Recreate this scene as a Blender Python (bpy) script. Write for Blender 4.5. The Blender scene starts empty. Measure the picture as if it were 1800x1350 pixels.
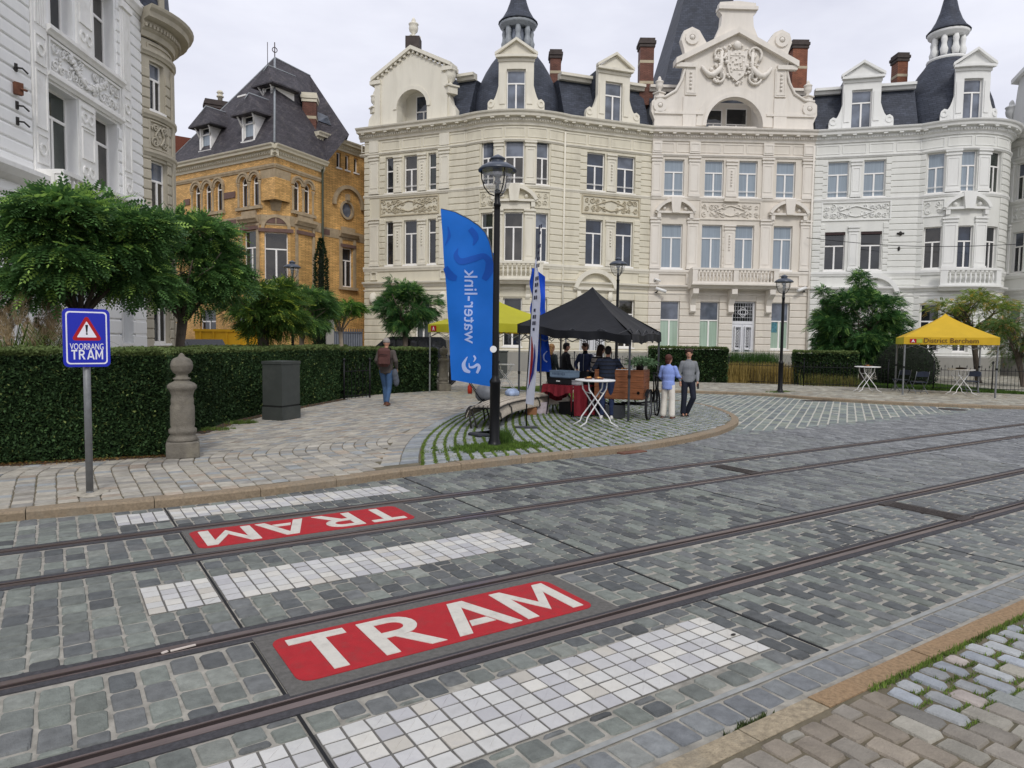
import bpy, math, random
import numpy as np
from mathutils import Vector, Matrix
random.seed(7); rng = np.random.default_rng(7)
S = bpy.context.scene
R = math.radians; PI = math.pi; cos = math.cos; sin = math.sin
# ------------------------------------------------------------------ camera (solved from the tram rails, gauge 1 m)
FOC, PITCH, ROLL, YAW, EYE = 1218.98452, 0.062068, -0.01315345, 0.58512929, 1.85819813
def cam_axes():
    f = Vector((sin(YAW)*cos(PITCH), cos(YAW)*cos(PITCH), -sin(PITCH)))
    r0 = Vector((cos(YAW), -sin(YAW), 0)); u0 = r0.cross(f)
    u = u0*cos(ROLL) + r0*sin(ROLL); r = r0*cos(ROLL) - u0*sin(ROLL)
    return f, r, u
FW, RT, UP = cam_axes(); EYEP = Vector((0, 0, EYE))
cam = bpy.data.cameras.new('camera'); co = bpy.data.objects.new('camera', cam); S.collection.objects.link(co)
cam.sensor_fit = 'HORIZONTAL'; cam.sensor_width = 36.0; cam.lens = 36.0*FOC/1800.0
cam.clip_end = 3000; cam.clip_start = 0.1
M = Matrix((RT, UP, -FW)).transposed().to_4x4(); M.translation = EYEP
co.matrix_world = M; S.camera = co
S.render.resolution_x = 1024; S.render.resolution_y = 768
# ------------------------------------------------------------------ sky and sun (overcast)
SUN_EL, SUN_AZ = R(42), R(205)
w = bpy.data.worlds.new('World'); S.world = w; w.use_nodes = True
nt = w.node_tree; nt.nodes.clear()
def N(nt, t, **k):
    n = nt.nodes.new(t)
    for a, b in k.items(): setattr(n, a, b)
    return n
sky = N(nt, 'ShaderNodeTexSky', sky_type='NISHITA', sun_disc=False)
sky.sun_elevation = SUN_EL; sky.sun_rotation = SUN_AZ; sky.air_density = 1.6; sky.dust_density = 4.0; sky.altitude = 20
hs = N(nt, 'ShaderNodeHueSaturation'); hs.inputs['Saturation'].default_value = 0.35
geo = N(nt, 'ShaderNodeTexCoord')
mp = N(nt, 'ShaderNodeMapping'); mp.inputs['Scale'].default_value = (1.2, 1.2, 3.5)
no = N(nt, 'ShaderNodeTexNoise'); no.inputs['Scale'].default_value = 1.6; no.inputs['Detail'].default_value = 6; no.inputs['Roughness'].default_value = 0.55
cr = N(nt, 'ShaderNodeValToRGB'); cr.color_ramp.elements[0].position = 0.3; cr.color_ramp.elements[0].color = (5.8, 5.95, 7.0, 1)
cr.color_ramp.elements[1].position = 0.7; cr.color_ramp.elements[1].color = (8.7, 8.8, 9.6, 1)
mx = N(nt, 'ShaderNodeMixRGB'); mx.inputs[0].default_value = 0.9
bg = N(nt, 'ShaderNodeBackground'); bg.inputs['Strength'].default_value = 0.1
wo = N(nt, 'ShaderNodeOutputWorld')
L_ = nt.links.new
L_(sky.outputs[0], hs.inputs['Color']); L_(geo.outputs['Generated'], mp.inputs[0]); L_(mp.outputs[0], no.inputs['Vector'])
L_(no.outputs['Fac'], cr.inputs[0]); L_(hs.outputs[0], mx.inputs[1]); L_(cr.outputs[0], mx.inputs[2]); L_(mx.outputs[0], bg.inputs[0]); L_(bg.outputs[0], wo.inputs[0])
sl = bpy.data.lights.new('sun', 'SUN'); sl.energy = 1.1; sl.angle = R(12); sl.color = (1, .97, .92)
so = bpy.data.objects.new('sun', sl); S.collection.objects.link(so)
dsun = Vector((sin(SUN_AZ)*cos(SUN_EL), cos(SUN_AZ)*cos(SUN_EL), sin(SUN_EL)))
so.rotation_euler = dsun.to_track_quat('Z', 'Y').to_euler(); so.location = (0, 0, 40)
S.view_settings.view_transform = 'Standard'; S.view_settings.look = 'None'; S.view_settings.exposure = 0.3; S.view_settings.gamma = 1
S.render.engine = 'CYCLES'
# ------------------------------------------------------------------ picture helpers: real places found from the calibrated camera
def ray(px, py): return FW*FOC + RT*(px-900) - UP*(py-675)
def G(px, py, z=0.0):
    d = ray(px, py); t = (z-EYE)/d.z; return Vector((d.x*t, d.y*t))
def PD(px, D, z=0.0):                      # the spot seen at column px at distance D, at height z
    py = 605.0
    for _ in range(6):
        d = ray(px, py); t = D/d.dot(FW); zz = EYE + d.z*t; py += (zz-z)/D*FOC
    d = ray(px, py); t = D/d.dot(FW); return Vector((d.x*t, d.y*t, z))
# ------------------------------------------------------------------ materials
MATS = {}
def lin(h):
    h = h.lstrip('#'); c = [int(h[i:i+2], 16)/255 for i in (0, 2, 4)]
    return tuple((x/12.92 if x <= .04045 else ((x+.055)/1.055)**2.4) for x in c)
def mat(name, col, rough=.7, var=.12, scale=4, bump=0.0, bscale=60, spec=.35, metal=0, streak=False, attr=False, trans=0, stretch=None, var2=None):
    if name in MATS: return MATS[name]
    m = bpy.data.materials.new(name); m.use_nodes = True; t = m.node_tree; b = t.nodes['Principled BSDF']
    if isinstance(col, str): col = lin(col)
    b.inputs['Roughness'].default_value = rough; b.inputs['Specular IOR Level'].default_value = spec; b.inputs['Metallic'].default_value = metal
    tc = N(t, 'ShaderNodeTexCoord'); src = tc.outputs['Object']
    if stretch or streak:
        mpn = N(t, 'ShaderNodeMapping'); mpn.inputs['Scale'].default_value = stretch or (1, 1, .22); t.links.new(src, mpn.inputs[0]); vec = mpn.outputs[0]
    else: vec = src
    nz = N(t, 'ShaderNodeTexNoise'); nz.inputs['Scale'].default_value = scale; nz.inputs['Detail'].default_value = 5; nz.inputs['Roughness'].default_value = .6
    t.links.new(vec, nz.inputs['Vector'])
    mr = N(t, 'ShaderNodeMapRange'); mr.inputs[1].default_value = .3; mr.inputs[2].default_value = .7
    mr.inputs[3].default_value = 1-var; mr.inputs[4].default_value = 1+var; t.links.new(nz.outputs['Fac'], mr.inputs[0])
    mul = N(t, 'ShaderNodeVectorMath', operation='SCALE')
    if attr:
        at = N(t, 'ShaderNodeAttribute'); at.attribute_name = 'Col'; t.links.new(at.outputs['Color'], mul.inputs[0])
    else: mul.inputs[0].default_value = col
    t.links.new(mr.outputs[0], mul.inputs['Scale']); out = mul.outputs[0]
    if var2:                               # second, broad layer of stains: (colour, amount, scale)
        n2 = N(t, 'ShaderNodeTexNoise'); n2.inputs['Scale'].default_value = var2[2]; n2.inputs['Detail'].default_value = 7; n2.inputs['Roughness'].default_value = .7
        t.links.new(vec, n2.inputs['Vector'])
        r2 = N(t, 'ShaderNodeMapRange'); r2.inputs[1].default_value = .5; r2.inputs[2].default_value = .75; r2.inputs[4].default_value = var2[1]
        t.links.new(n2.outputs['Fac'], r2.inputs[0])
        m2 = N(t, 'ShaderNodeMixRGB'); t.links.new(r2.outputs[0], m2.inputs[0]); t.links.new(out, m2.inputs[1])
        c2 = lin(var2[0]) if isinstance(var2[0], str) else var2[0]; m2.inputs[2].default_value = (*c2, 1); out = m2.outputs[0]
    t.links.new(out, b.inputs['Base Color'])
    if bump:
        nb = N(t, 'ShaderNodeTexNoise'); nb.inputs['Scale'].default_value = bscale; nb.inputs['Detail'].default_value = 4
        t.links.new(src, nb.inputs['Vector'])
        bp = N(t, 'ShaderNodeBump'); bp.inputs['Strength'].default_value = bump; bp.inputs['Distance'].default_value = .02
        t.links.new(nb.outputs['Fac'], bp.inputs['Height']); t.links.new(bp.outputs[0], b.inputs['Normal'])
    if trans:
        tr = N(t, 'ShaderNodeBsdfTranslucent'); t.links.new(out, tr.inputs['Color']); ms = N(t, 'ShaderNodeMixShader'); ms.inputs[0].default_value = trans
        o = t.nodes['Material Output']; t.links.new(b.outputs[0], ms.inputs[1]); t.links.new(tr.outputs[0], ms.inputs[2]); t.links.new(ms.outputs[0], o.inputs[0])
    MATS[name] = m; return m
def slate_mat(name, col, bw=.3, bh=.13, moss=0.0):
    if name in MATS: return MATS[name]
    m = bpy.data.materials.new(name); m.use_nodes = True; t = m.node_tree; b = t.nodes['Principled BSDF']; L = t.links.new
    tc = N(t, 'ShaderNodeTexCoord'); sx = N(t, 'ShaderNodeSeparateXYZ'); L(tc.outputs['Object'], sx.inputs[0])
    ax = N(t, 'ShaderNodeMath', operation='MULTIPLY_ADD'); L(sx.outputs[0], ax.inputs[0]); ax.inputs[1].default_value = .8
    my = N(t, 'ShaderNodeMath', operation='MULTIPLY'); L(sx.outputs[1], my.inputs[0]); my.inputs[1].default_value = -.55; L(my.outputs[0], ax.inputs[2])
    cb = N(t, 'ShaderNodeCombineXYZ'); L(ax.outputs[0], cb.inputs[0]); L(sx.outputs[2], cb.inputs[1])
    br = N(t, 'ShaderNodeTexBrick'); br.inputs['Scale'].default_value = 1; br.inputs['Brick Width'].default_value = bw; br.inputs['Row Height'].default_value = bh
    br.inputs['Mortar Size'].default_value = .012; L(cb.outputs[0], br.inputs['Vector'])
    c = lin(col) if isinstance(col, str) else col
    br.inputs['Color1'].default_value = (*[x*.8 for x in c], 1); br.inputs['Color2'].default_value = (*[x*1.25 for x in c], 1); br.inputs['Mortar'].default_value = (*[x*.6 for x in c], 1)
    nz = N(t, 'ShaderNodeTexNoise'); nz.inputs['Scale'].default_value = 1.3; nz.inputs['Detail'].default_value = 8; nz.inputs['Roughness'].default_value = .7; L(tc.outputs['Object'], nz.inputs['Vector'])
    mr = N(t, 'ShaderNodeMapRange'); mr.inputs[1].default_value = .3; mr.inputs[2].default_value = .7; mr.inputs[3].default_value = .7; mr.inputs[4].default_value = 1.35; L(nz.outputs['Fac'], mr.inputs[0])
    mu = N(t, 'ShaderNodeVectorMath', operation='SCALE'); L(br.outputs['Color'], mu.inputs[0]); L(mr.outputs[0], mu.inputs['Scale']); out = mu.outputs[0]
    if moss:
        n2 = N(t, 'ShaderNodeTexNoise'); n2.inputs['Scale'].default_value = 2.6; n2.inputs['Detail'].default_value = 9; n2.inputs['Roughness'].default_value = .75; L(tc.outputs['Object'], n2.inputs['Vector'])
        r2 = N(t, 'ShaderNodeMapRange'); r2.inputs[1].default_value = .52; r2.inputs[2].default_value = .72; r2.inputs[4].default_value = moss; L(n2.outputs['Fac'], r2.inputs[0])
        m2 = N(t, 'ShaderNodeMixRGB'); L(r2.outputs[0], m2.inputs[0]); L(out, m2.inputs[1]); m2.inputs[2].default_value = (.16, .14, .12, 1); out = m2.outputs[0]
    L(out, b.inputs['Base Color']); b.inputs['Roughness'].default_value = .62; b.inputs['Specular IOR Level'].default_value = .3
    bp = N(t, 'ShaderNodeBump'); bp.inputs['Strength'].default_value = .5; bp.inputs['Distance'].default_value = .02; L(br.outputs['Fac'], bp.inputs['Height']); bp.invert = True; L(bp.outputs[0], b.inputs['Normal'])
    MATS[name] = m; return m
def glass_mat(name, col, rough=.04, curtain=None):
    if name in MATS: return MATS[name]
    m = bpy.data.materials.new(name); m.use_nodes = True; t = m.node_tree; b = t.nodes['Principled BSDF']; L = t.links.new
    tc = N(t, 'ShaderNodeTexCoord'); c = lin(col) if isinstance(col, str) else col
    nz = N(t, 'ShaderNodeTexNoise'); nz.inputs['Scale'].default_value = 1.1; nz.inputs['Detail'].default_value = 3; L(tc.outputs['Object'], nz.inputs['Vector'])
    r = N(t, 'ShaderNodeValToRGB'); r.color_ramp.elements[0].position = .35; r.color_ramp.elements[1].position = .65
    r.color_ramp.elements[0].color = (*[x*.45 for x in c], 1); r.color_ramp.elements[1].color = (*[x*1.3 for x in c], 1); L(nz.outputs['Fac'], r.inputs[0]); out = r.outputs[0]
    if curtain:
        wv = N(t, 'ShaderNodeTexNoise'); mpn = N(t, 'ShaderNodeMapping'); mpn.inputs['Scale'].default_value = (16, 16, .3); L(tc.outputs['Object'], mpn.inputs[0]); L(mpn.outputs[0], wv.inputs['Vector'])
        wv.inputs['Scale'].default_value = 1; m3 = N(t, 'ShaderNodeMixRGB'); L(wv.outputs['Fac'], m3.inputs[0]); cc = lin(curtain)
        m3.inputs[1].default_value = (*[x*.6 for x in cc], 1); m3.inputs[2].default_value = (*[x*1.2 for x in cc], 1); out = m3.outputs[0]
    L(out, b.inputs['Base Color']); b.inputs['Roughness'].default_value = rough; b.inputs['Specular IOR Level'].default_value = .75
    nb = N(t, 'ShaderNodeTexNoise'); nb.inputs['Scale'].default_value = 1.6; L(tc.outputs['Object'], nb.inputs['Vector'])
    bp = N(t, 'ShaderNodeBump'); bp.inputs['Strength'].default_value = .12; bp.inputs['Distance'].default_value = .05; L(nb.outputs['Fac'], bp.inputs['Height']); L(bp.outputs[0], b.inputs['Normal'])
    MATS[name] = m; return m
# ------------------------------------------------------------------ objects
def link(o, parent=None):
    S.collection.objects.link(o)
    if parent is not None: o.parent = parent
    return o
ROOT = {}                                    # world position of every thing
def tag(o, label=None, cat=None, group=None, kind=None):
    for k, v in (('label', label), ('category', cat), ('group', group), ('kind', kind)):
        if v: o[k] = v
    return o
def thing(name, label, cat, loc=(0, 0, 0), group=None, rz=0):
    o = bpy.data.objects.new(name, None); o.empty_display_size = .3; link(o)
    o.location = Vector(loc) if len(loc) == 3 else Vector((loc[0], loc[1], 0)); o.rotation_euler = (0, 0, rz)
    return tag(o, label, cat, group)
def root_of(o):
    while o.parent: o = o.parent
    return o
def fastmesh(name, V, F, material, parent=None, col=None, smooth=False, local=False):
    """V (n,3) world (or local) points, F (m,k) faces all of k corners."""
    V = np.asarray(V, dtype=np.float32); F = np.asarray(F, dtype=np.int32)
    if parent is not None and not local: V = V - np.array(root_of(parent).location, dtype=np.float32)
    me = bpy.data.meshes.new(name); me.vertices.add(len(V)); me.vertices.foreach_set('co', V.ravel())
    k = F.shape[1]; me.loops.add(F.size); me.loops.foreach_set('vertex_index', F.ravel())
    me.polygons.add(len(F)); me.polygons.foreach_set('loop_start', np.arange(len(F), dtype=np.int32)*k); me.polygons.foreach_set('loop_total', np.full(len(F), k, dtype=np.int32))
    me.polygons.foreach_set('use_smooth', np.full(len(F), smooth)); me.update(calc_edges=True); me.validate()
    if col is not None:
        a = me.color_attributes.new('Col', 'FLOAT_COLOR', 'POINT'); c = np.ones((len(V), 4), dtype=np.float32); c[:, :3] = col; a.data.foreach_set('color', c.ravel())
    me.materials.append(material); return link(bpy.data.objects.new(name, me), parent)
class MB:
    def __init__(s): s.v = []; s.f = []; s.mi = []; s.cur = 0; s.sm = []; s.marks = []
    def mark(s, name): s.marks.append((name, len(s.v), len(s.f))); return s
    def add(s, vs, fs, sm=False):
        o = len(s.v); s.v += [tuple(v) for v in vs]; s.f += [tuple(i+o for i in f) for f in fs]; s.mi += [s.cur]*len(fs); s.sm += [sm]*len(fs); return s
    def box(s, c, d, rz=0, rx=0, ry=0):
        vs = [Vector((x*d[0]/2, y*d[1]/2, z*d[2]/2)) for x in (-1, 1) for y in (-1, 1) for z in (-1, 1)]
        if rz or rx or ry:
            m = Matrix.Rotation(rz, 3, 'Z') @ Matrix.Rotation(ry, 3, 'Y') @ Matrix.Rotation(rx, 3, 'X'); vs = [m @ v for v in vs]
        c = Vector(c); return s.add([v+c for v in vs], [(0, 1, 3, 2), (4, 6, 7, 5), (0, 4, 5, 1), (2, 3, 7, 6), (0, 2, 6, 4), (1, 5, 7, 3)])
    def bbox(s, c, d, rz=0, b=.01):          # box with chamfered edges
        x, y, z = d[0]/2, d[1]/2, d[2]/2; m = Matrix.Rotation(rz, 3, 'Z'); c = Vector(c)
        def rg(xx, yy, zz): return [(-xx+b, -yy, zz), (xx-b, -yy, zz), (xx, -yy+b, zz), (xx, yy-b, zz), (xx-b, yy, zz), (-xx+b, yy, zz), (-xx, yy-b, zz), (-xx, -yy+b, zz)]
        rings = [rg(x-b, y-b, -z), rg(x, y, -z+b), rg(x, y, z-b), rg(x-b, y-b, z)]
        vs = [c + m @ Vector(p) for r_ in rings for p in r_]; fs = [tuple(range(7, -1, -1)), tuple(range(24, 32))]
        for k in range(3):
            for i in range(8): fs.append((k*8+i, k*8+(i+1) % 8, k*8+8+(i+1) % 8, k*8+8+i))
        return s.add(vs, fs)
    def tube(s, pts, r, n=8, cap=True, sm=True, sq=1.0):
        pts = [Vector(p) for p in pts]; rs = r if isinstance(r, (list, tuple)) else [r]*len(pts); vs = []; fs = []
        t0 = (pts[1]-pts[0]).normalized(); a = Vector((0, 0, 1)) if abs(t0.z) < .9 else Vector((1, 0, 0)); x = t0.cross(a).normalized()
        for i, p in enumerate(pts):
            t = (pts[min(i+1, len(pts)-1)]-pts[max(i-1, 0)])
            if t.length < 1e-9: t = t0
            t.normalize(); x = (x - t*x.dot(t)).normalized(); y = t.cross(x)
            for k in range(n):
                g = 2*PI*k/n; vs.append(p + (x*cos(g)+y*sin(g)*sq)*rs[i])
        for i in range(len(pts)-1):
            for k in range(n): fs.append((i*n+k, i*n+(k+1) % n, (i+1)*n+(k+1) % n, (i+1)*n+k))
        s.add(vs, fs, sm)
        if cap:
            o = len(s.v)-len(vs); s.f += [tuple(o+k for k in range(n-1, -1, -1)), tuple(o+(len(pts)-1)*n+k for k in range(n))]; s.mi += [s.cur]*2; s.sm += [False]*2
        return s
    def lathe(s, c, prof, n=20, sm=True, a0=0, a1=2*PI, fl=None):    # prof [(r,z)...] bottom to top; fl: radius multiplier by angle
        c = Vector(c); full = abs(a1-a0-2*PI) < 1e-6; m = n if full else n+1; vs = []; fs = []
        for r, z in prof:
            for k in range(m):
                g = a0+(a1-a0)*k/n; q = fl(g) if fl else 1; vs.append((c.x+r*q*cos(g), c.y+r*q*sin(g), c.z+z))
        for i in range(len(prof)-1):
            for k in range(n):
                k2 = (k+1) % m if full else k+1; fs.append((i*m+k, i*m+k2, (i+1)*m+k2, (i+1)*m+k))
        s.add(vs, fs, sm)
        if full:
            o = len(s.v)-len(vs)
            if prof[0][0] > 1e-4: s.f.append(tuple(o+k for k in range(n-1, -1, -1))); s.mi.append(s.cur); s.sm.append(False)
            if prof[-1][0] > 1e-4: s.f.append(tuple(o+(len(prof)-1)*n+k for k in range(n))); s.mi.append(s.cur); s.sm.append(False)
        return s
    def ell(s, c, r, n=12, m=8, rot=None):
        c = Vector(c); r = r if isinstance(r, (tuple, list)) else (r, r, r); vs = []; fs = []
        for i in range(m+1):
            ph = PI*i/m
            for k in range(n):
                g = 2*PI*k/n; v = Vector((r[0]*sin(ph)*cos(g), r[1]*sin(ph)*sin(g), -r[2]*cos(ph)))
                if rot: v = rot @ v
                vs.append(c+v)
        for i in range(m):
            for k in range(n): fs.append((i*n+k, i*n+(k+1) % n, (i+1)*n+(k+1) % n, (i+1)*n+k))
        return s.add(vs, fs, True)
    def caps(s, a, b, ra, rb, n=10):
        a = Vector(a); b = Vector(b); d = (b-a); l = d.length
        if l < 1e-6: return s.ell(a, ra, n)
        d.normalize(); pts = []; rs = []
        for i in range(4): g = PI/2*(1-i/4); pts.append(a-d*ra*sin(g)); rs.append(max(ra*cos(g), ra*.08))
        pts += [a, b]; rs += [ra, rb]
        for i in range(1, 5): g = PI/2*i/4; pts.append(b+d*rb*sin(g)); rs.append(max(rb*cos(g), rb*.08))
        return s.tube(pts, rs, n)
    def prism(s, poly, z0, z1):              # polygon [(x,y)] pulled up
        n = len(poly); vs = [(p[0], p[1], z0) for p in poly]+[(p[0], p[1], z1) for p in poly]
        return s.add(vs, [tuple(range(n-1, -1, -1)), tuple(range(n, 2*n))]+[(i, (i+1) % n, n+(i+1) % n, n+i) for i in range(n)])
    # ---- facade work: u along the wall, v outwards, z up
    def prof(s, fr, u0, u1, pr, caps=True):
        if u1 <= u0+1e-4: return s
        n = fr.seg(u0, u1); k = len(pr); vs = []; fs = []
        for i in range(n+1):
            u = u0+(u1-u0)*i/n; vs += [fr.pt(u, v, z) for v, z in pr]
        for i in range(n):
            for j in range(k): fs.append((i*k+j, i*k+(j+1) % k, (i+1)*k+(j+1) % k, (i+1)*k+j))
        if caps: fs += [tuple(range(k-1, -1, -1)), tuple(n*k+j for j in range(k))]
        return s.add(vs, fs)
    def fb(s, fr, u0, u1, v0, v1, z0, z1): return s.prof(fr, u0, u1, [(v0, z0), (v1, z0), (v1, z1), (v0, z1)])
    def fpoly(s, fr, pts, v0, v1):           # polygon in (u,z) pulled from v0 out to v1
        n = len(pts); vs = [fr.pt(u, v1, z) for u, z in pts]+[fr.pt(u, v0, z) for u, z in pts]
        return s.add(vs, [tuple(range(n)), tuple(range(2*n-1, n-1, -1))]+[(i, n+i, n+(i+1) % n, (i+1) % n) for i in range(n)])
    def build(s, name, material, parent=None, col=None, mats=None, local=False):
        if s.marks:                          # separate pieces become separate parts
            ms = [(name, 0, 0)]+s.marks+[('', len(s.v), len(s.f))]; out = None; s.marks = []
            for (nm, v0, f0), (_, v1, f1) in zip(ms[:-1], ms[1:]):
                if f1 <= f0: continue
                q = MB(); q.v = s.v[v0:v1]; q.f = [tuple(i-v0 for i in f) for f in s.f[f0:f1]]; q.mi = s.mi[f0:f1]; q.sm = s.sm[f0:f1]; out = q.build(nm, material, parent, col, mats, local)
            return out
        me = bpy.data.meshes.new(name); vs = s.v
        if parent is not None and not local:
            l = root_of(parent).location; vs = [(x-l.x, y-l.y, z-l.z) for x, y, z in vs]
        me.from_pydata(vs, [], s.f)
        for m in (mats or [material]): me.materials.append(m)
        me.polygons.foreach_set('material_index', s.mi); me.polygons.foreach_set('use_smooth', s.sm); me.update()
        if col is not None: me.color_attributes.new('Col', 'FLOAT_COLOR', 'POINT')
        return link(bpy.data.objects.new(name, me), parent)
def solo(mb, name, material, label, cat, group=None, kind=None):     # a thing that is one mesh, its origin at its base
    vs = np.array(mb.v); c = (vs.min(0)+vs.max(0))/2; c[2] = vs[:, 2].min(); mb.v = [(x-c[0], y-c[1], z-c[2]) for x, y, z in mb.v]
    o = mb.build(name, material); o.location = c; return tag(o, label, cat, group, kind)
def copy_tree(o, parent=None):
    c = o.copy(); S.collection.objects.link(c); c.parent = parent
    for ch in o.children: copy_tree(ch, c)
    return c
class Fr:                                    # flat wall A -> B, left to right as seen from outside
    def __init__(s, A, B):
        s.A = Vector((A[0], A[1])); d = Vector((B[0], B[1]))-s.A; s.L = d.length; s.U = d/s.L; s.Nn = Vector((s.U.y, -s.U.x))
    def pt(s, u, v, z): p = s.A+s.U*u+s.Nn*v; return (p.x, p.y, z)
    def seg(s, a, b): return 1
    def u(s, px, py):
        d = ray(px, py); n = s.Nn; t = ((s.A-Vector((0, 0))) @ n)/(d.x*n.x+d.y*n.y); return (Vector((d.x*t, d.y*t))-s.A) @ s.U
    def off(s, v): return Fr(s.A+s.Nn*v, s.A+s.U*s.L+s.Nn*v)
class Arc:                                   # round wall, centre C, radius r, from angle t0
    def __init__(s, C, r, t0, t1): s.C = Vector(C); s.r = r; s.t0 = t0; s.L = r*(t1-t0)
    def pt(s, u, v, z): g = s.t0+u/s.r; return (s.C.x+(s.r+v)*cos(g), s.C.y+(s.r+v)*sin(g), z)
    def seg(s, a, b): return max(1, int(math.ceil((b-a)/.3)))
    def u(s, px, py):
        d = ray(px, py); d2 = Vector((d.x, d.y)).normalized(); b = d2 @ s.C; q = b*b-(s.C @ s.C-s.r*s.r)
        t = b-math.sqrt(max(q, 0)); p = d2*t-s.C; g = math.atan2(p.y, p.x)
        while g < s.t0-.5: g += 2*PI
        return (g-s.t0)*s.r
def circ3(a, b, c):
    ax, ay, bx, by, cx, cy = *a, *b, *c; d = 2*(ax*(by-cy)+bx*(cy-ay)+cx*(ay-by))
    ux = ((ax*ax+ay*ay)*(by-cy)+(bx*bx+by*by)*(cy-ay)+(cx*cx+cy*cy)*(ay-by))/d
    uy = ((ax*ax+ay*ay)*(cx-bx)+(bx*bx+by*by)*(ax-cx)+(cx*cx+cy*cy)*(bx-ax))/d
    return Vector((ux, uy)), math.hypot(ax-ux, ay-uy)
# ================================================================== GROUND
def inpoly(P, poly):
    poly = np.asarray([(p[0], p[1]) for p in poly]); x, y = P[:, 0], P[:, 1]; ins = np.zeros(len(P), bool); j = len(poly)-1
    for i in range(len(poly)):
        xi, yi = poly[i]; xj, yj = poly[j]
        c = ((yi > y) != (yj > y)) & (x < (xj-xi)*(y-yi)/(yj-yi+1e-12)+xi); ins ^= c; j = i
    return ins
class Setts:
    """real stones: each a bevelled block with a slightly domed top, standing proud of the mortar"""
    def __init__(s): s.V = []; s.F = []; s.C = []; s.n = 0
    def add(s, Q, col, z=0.0, gap=.008, bev=.012, h=.008, jit=.003, full=True, tilt=.0015):
        Q = np.asarray(Q, float)                                    # (n,4,2) corners ccw
        if len(Q) == 0: return
        n = len(Q); c = Q.mean(1, keepdims=True); Q = Q+rng.normal(0, jit, Q.shape)
        d = Q-c; l = np.linalg.norm(d, axis=2, keepdims=True); e1 = np.roll(Q, -1, 1)-Q; e0 = np.roll(Q, 1, 1)-Q
        u1 = e1/np.linalg.norm(e1, axis=2, keepdims=True); u0 = e0/np.linalg.norm(e0, axis=2, keepdims=True)
        P = Q+(u0+u1)*gap/2
        if full:
            k = bev*.8+rng.random((n, 4, 1))**2*bev*1.6
            out = np.empty((n, 8, 2)); out[:, 0::2] = P+u0*k; out[:, 1::2] = P+u1*k
            inn = out+(c-out)/np.linalg.norm(c-out, axis=2, keepdims=True)*bev; m = 8
        else: out = P; inn = P+(c-P)/np.linalg.norm(c-P, axis=2, keepdims=True)*bev; m = 4
        tx = rng.normal(0, tilt, (n, 1))
        zo = np.full((n, m), z-.006); zi = z+h*.6+rng.normal(0, .0012, (n, m))+tx; cz = z+h+tx
        V = np.concatenate([np.dstack([out, zo]), np.dstack([inn, zi]), np.dstack([c, cz.reshape(n, 1, 1)[:, :, 0]])], 1)
        b = s.n+np.arange(n)[:, None]*(2*m+1); i = np.arange(m); j = (i+1) % m; F = []
        ring = np.stack([i, j, j+m, i+m], 1).ravel(); F1 = (b+ring[None]).reshape(-1, 4)
        o = np.arange(0, m, 2); top = np.stack([o+m, (o+1) % m+m, (o+2) % m+m, np.full(len(o), 2*m)], 1).ravel(); F2 = (b+top[None]).reshape(-1, 4)
        s.V.append(V.reshape(-1, 3)); s.F += [F1, F2]; s.C.append(np.repeat(col, 2*m+1, 0)); s.n += n*(2*m+1)
    def build(s, name, m): return fastmesh(name, np.concatenate(s.V), np.concatenate(s.F), m, col=np.concatenate(s.C))
def cols(n, pal, wts, var=.085):
    p = np.array([lin(c) for c in pal]); w_ = np.array(wts, float); k = rng.choice(len(p), n, p=w_/w_.sum()); return p[k]*(1+rng.normal(0, var, (n, 1))).clip(.6, 1.5)
def grid(u0, u1, v0, v1, pu, pv, stag=0.0, jc=.0, alongv=True, jv=.0):
    """columns of width pu along u, stones of length pv inside each column; returns corner quads in (u,v)"""
    out = []
    us = np.arange(u0, u1, pu)
    for i, u in enumerate(us):
        off = ((i % 2)*stag + rng.normal(0, jc))*pv
        vs = np.arange(v0-pv+off, v1+pv, pv)
        if jv: vs = vs+rng.uniform(-jv, jv, len(vs))*pv
        a, b = vs[:-1], vs[1:]
        out.append(np.stack([np.stack([np.full(len(a), u), a], 1), np.stack([np.full(len(a), u+pu), a], 1), np.stack([np.full(len(a), u+pu), b], 1), np.stack([np.full(len(a), u), b], 1)], 1))
    return np.concatenate(out)
SETT = mat('sett stone', '#777777', rough=.8, var=.22, scale=14, bump=.45, bscale=90, attr=True, spec=.25)
MORT = mat('mortar', '#9b978d', rough=.95, var=.3, scale=9, bump=.3, bscale=200, var2=('#5a5a54', .6, 3))
PAVM = mat('pavement joint sand', '#68604f', rough=.95, var=.3, scale=6, bump=.4, bscale=150, var2=('#56604a', .5, 2.2))
CURV = -3.847e-4
RY = [7.2386, 6.2704, 4.4295, 3.4645]
def rail_y(k, X): return RY[k]+CURV*X*X
# ---- sheets
def sheet(name, pts, z, m, kind='structure', thick=0):
    mb = MB()
    if thick: mb.prism([(p[0], p[1]) for p in pts], z-thick, z)
    else: mb.add([(p[0], p[1], z) for p in pts], [tuple(range(len(pts)))])
    return tag(mb.build(name, m), kind=kind)
sheet('ground', [(-400, -300), (500, -300), (500, 600), (-400, 600)], -.03, mat('far ground', '#6b6a63', rough=.95, var=.2, scale=.3))
sheet('road', [(-25, -12), (75, -12), (75, 45), (-25, 45)], -.004, MORT)
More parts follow.
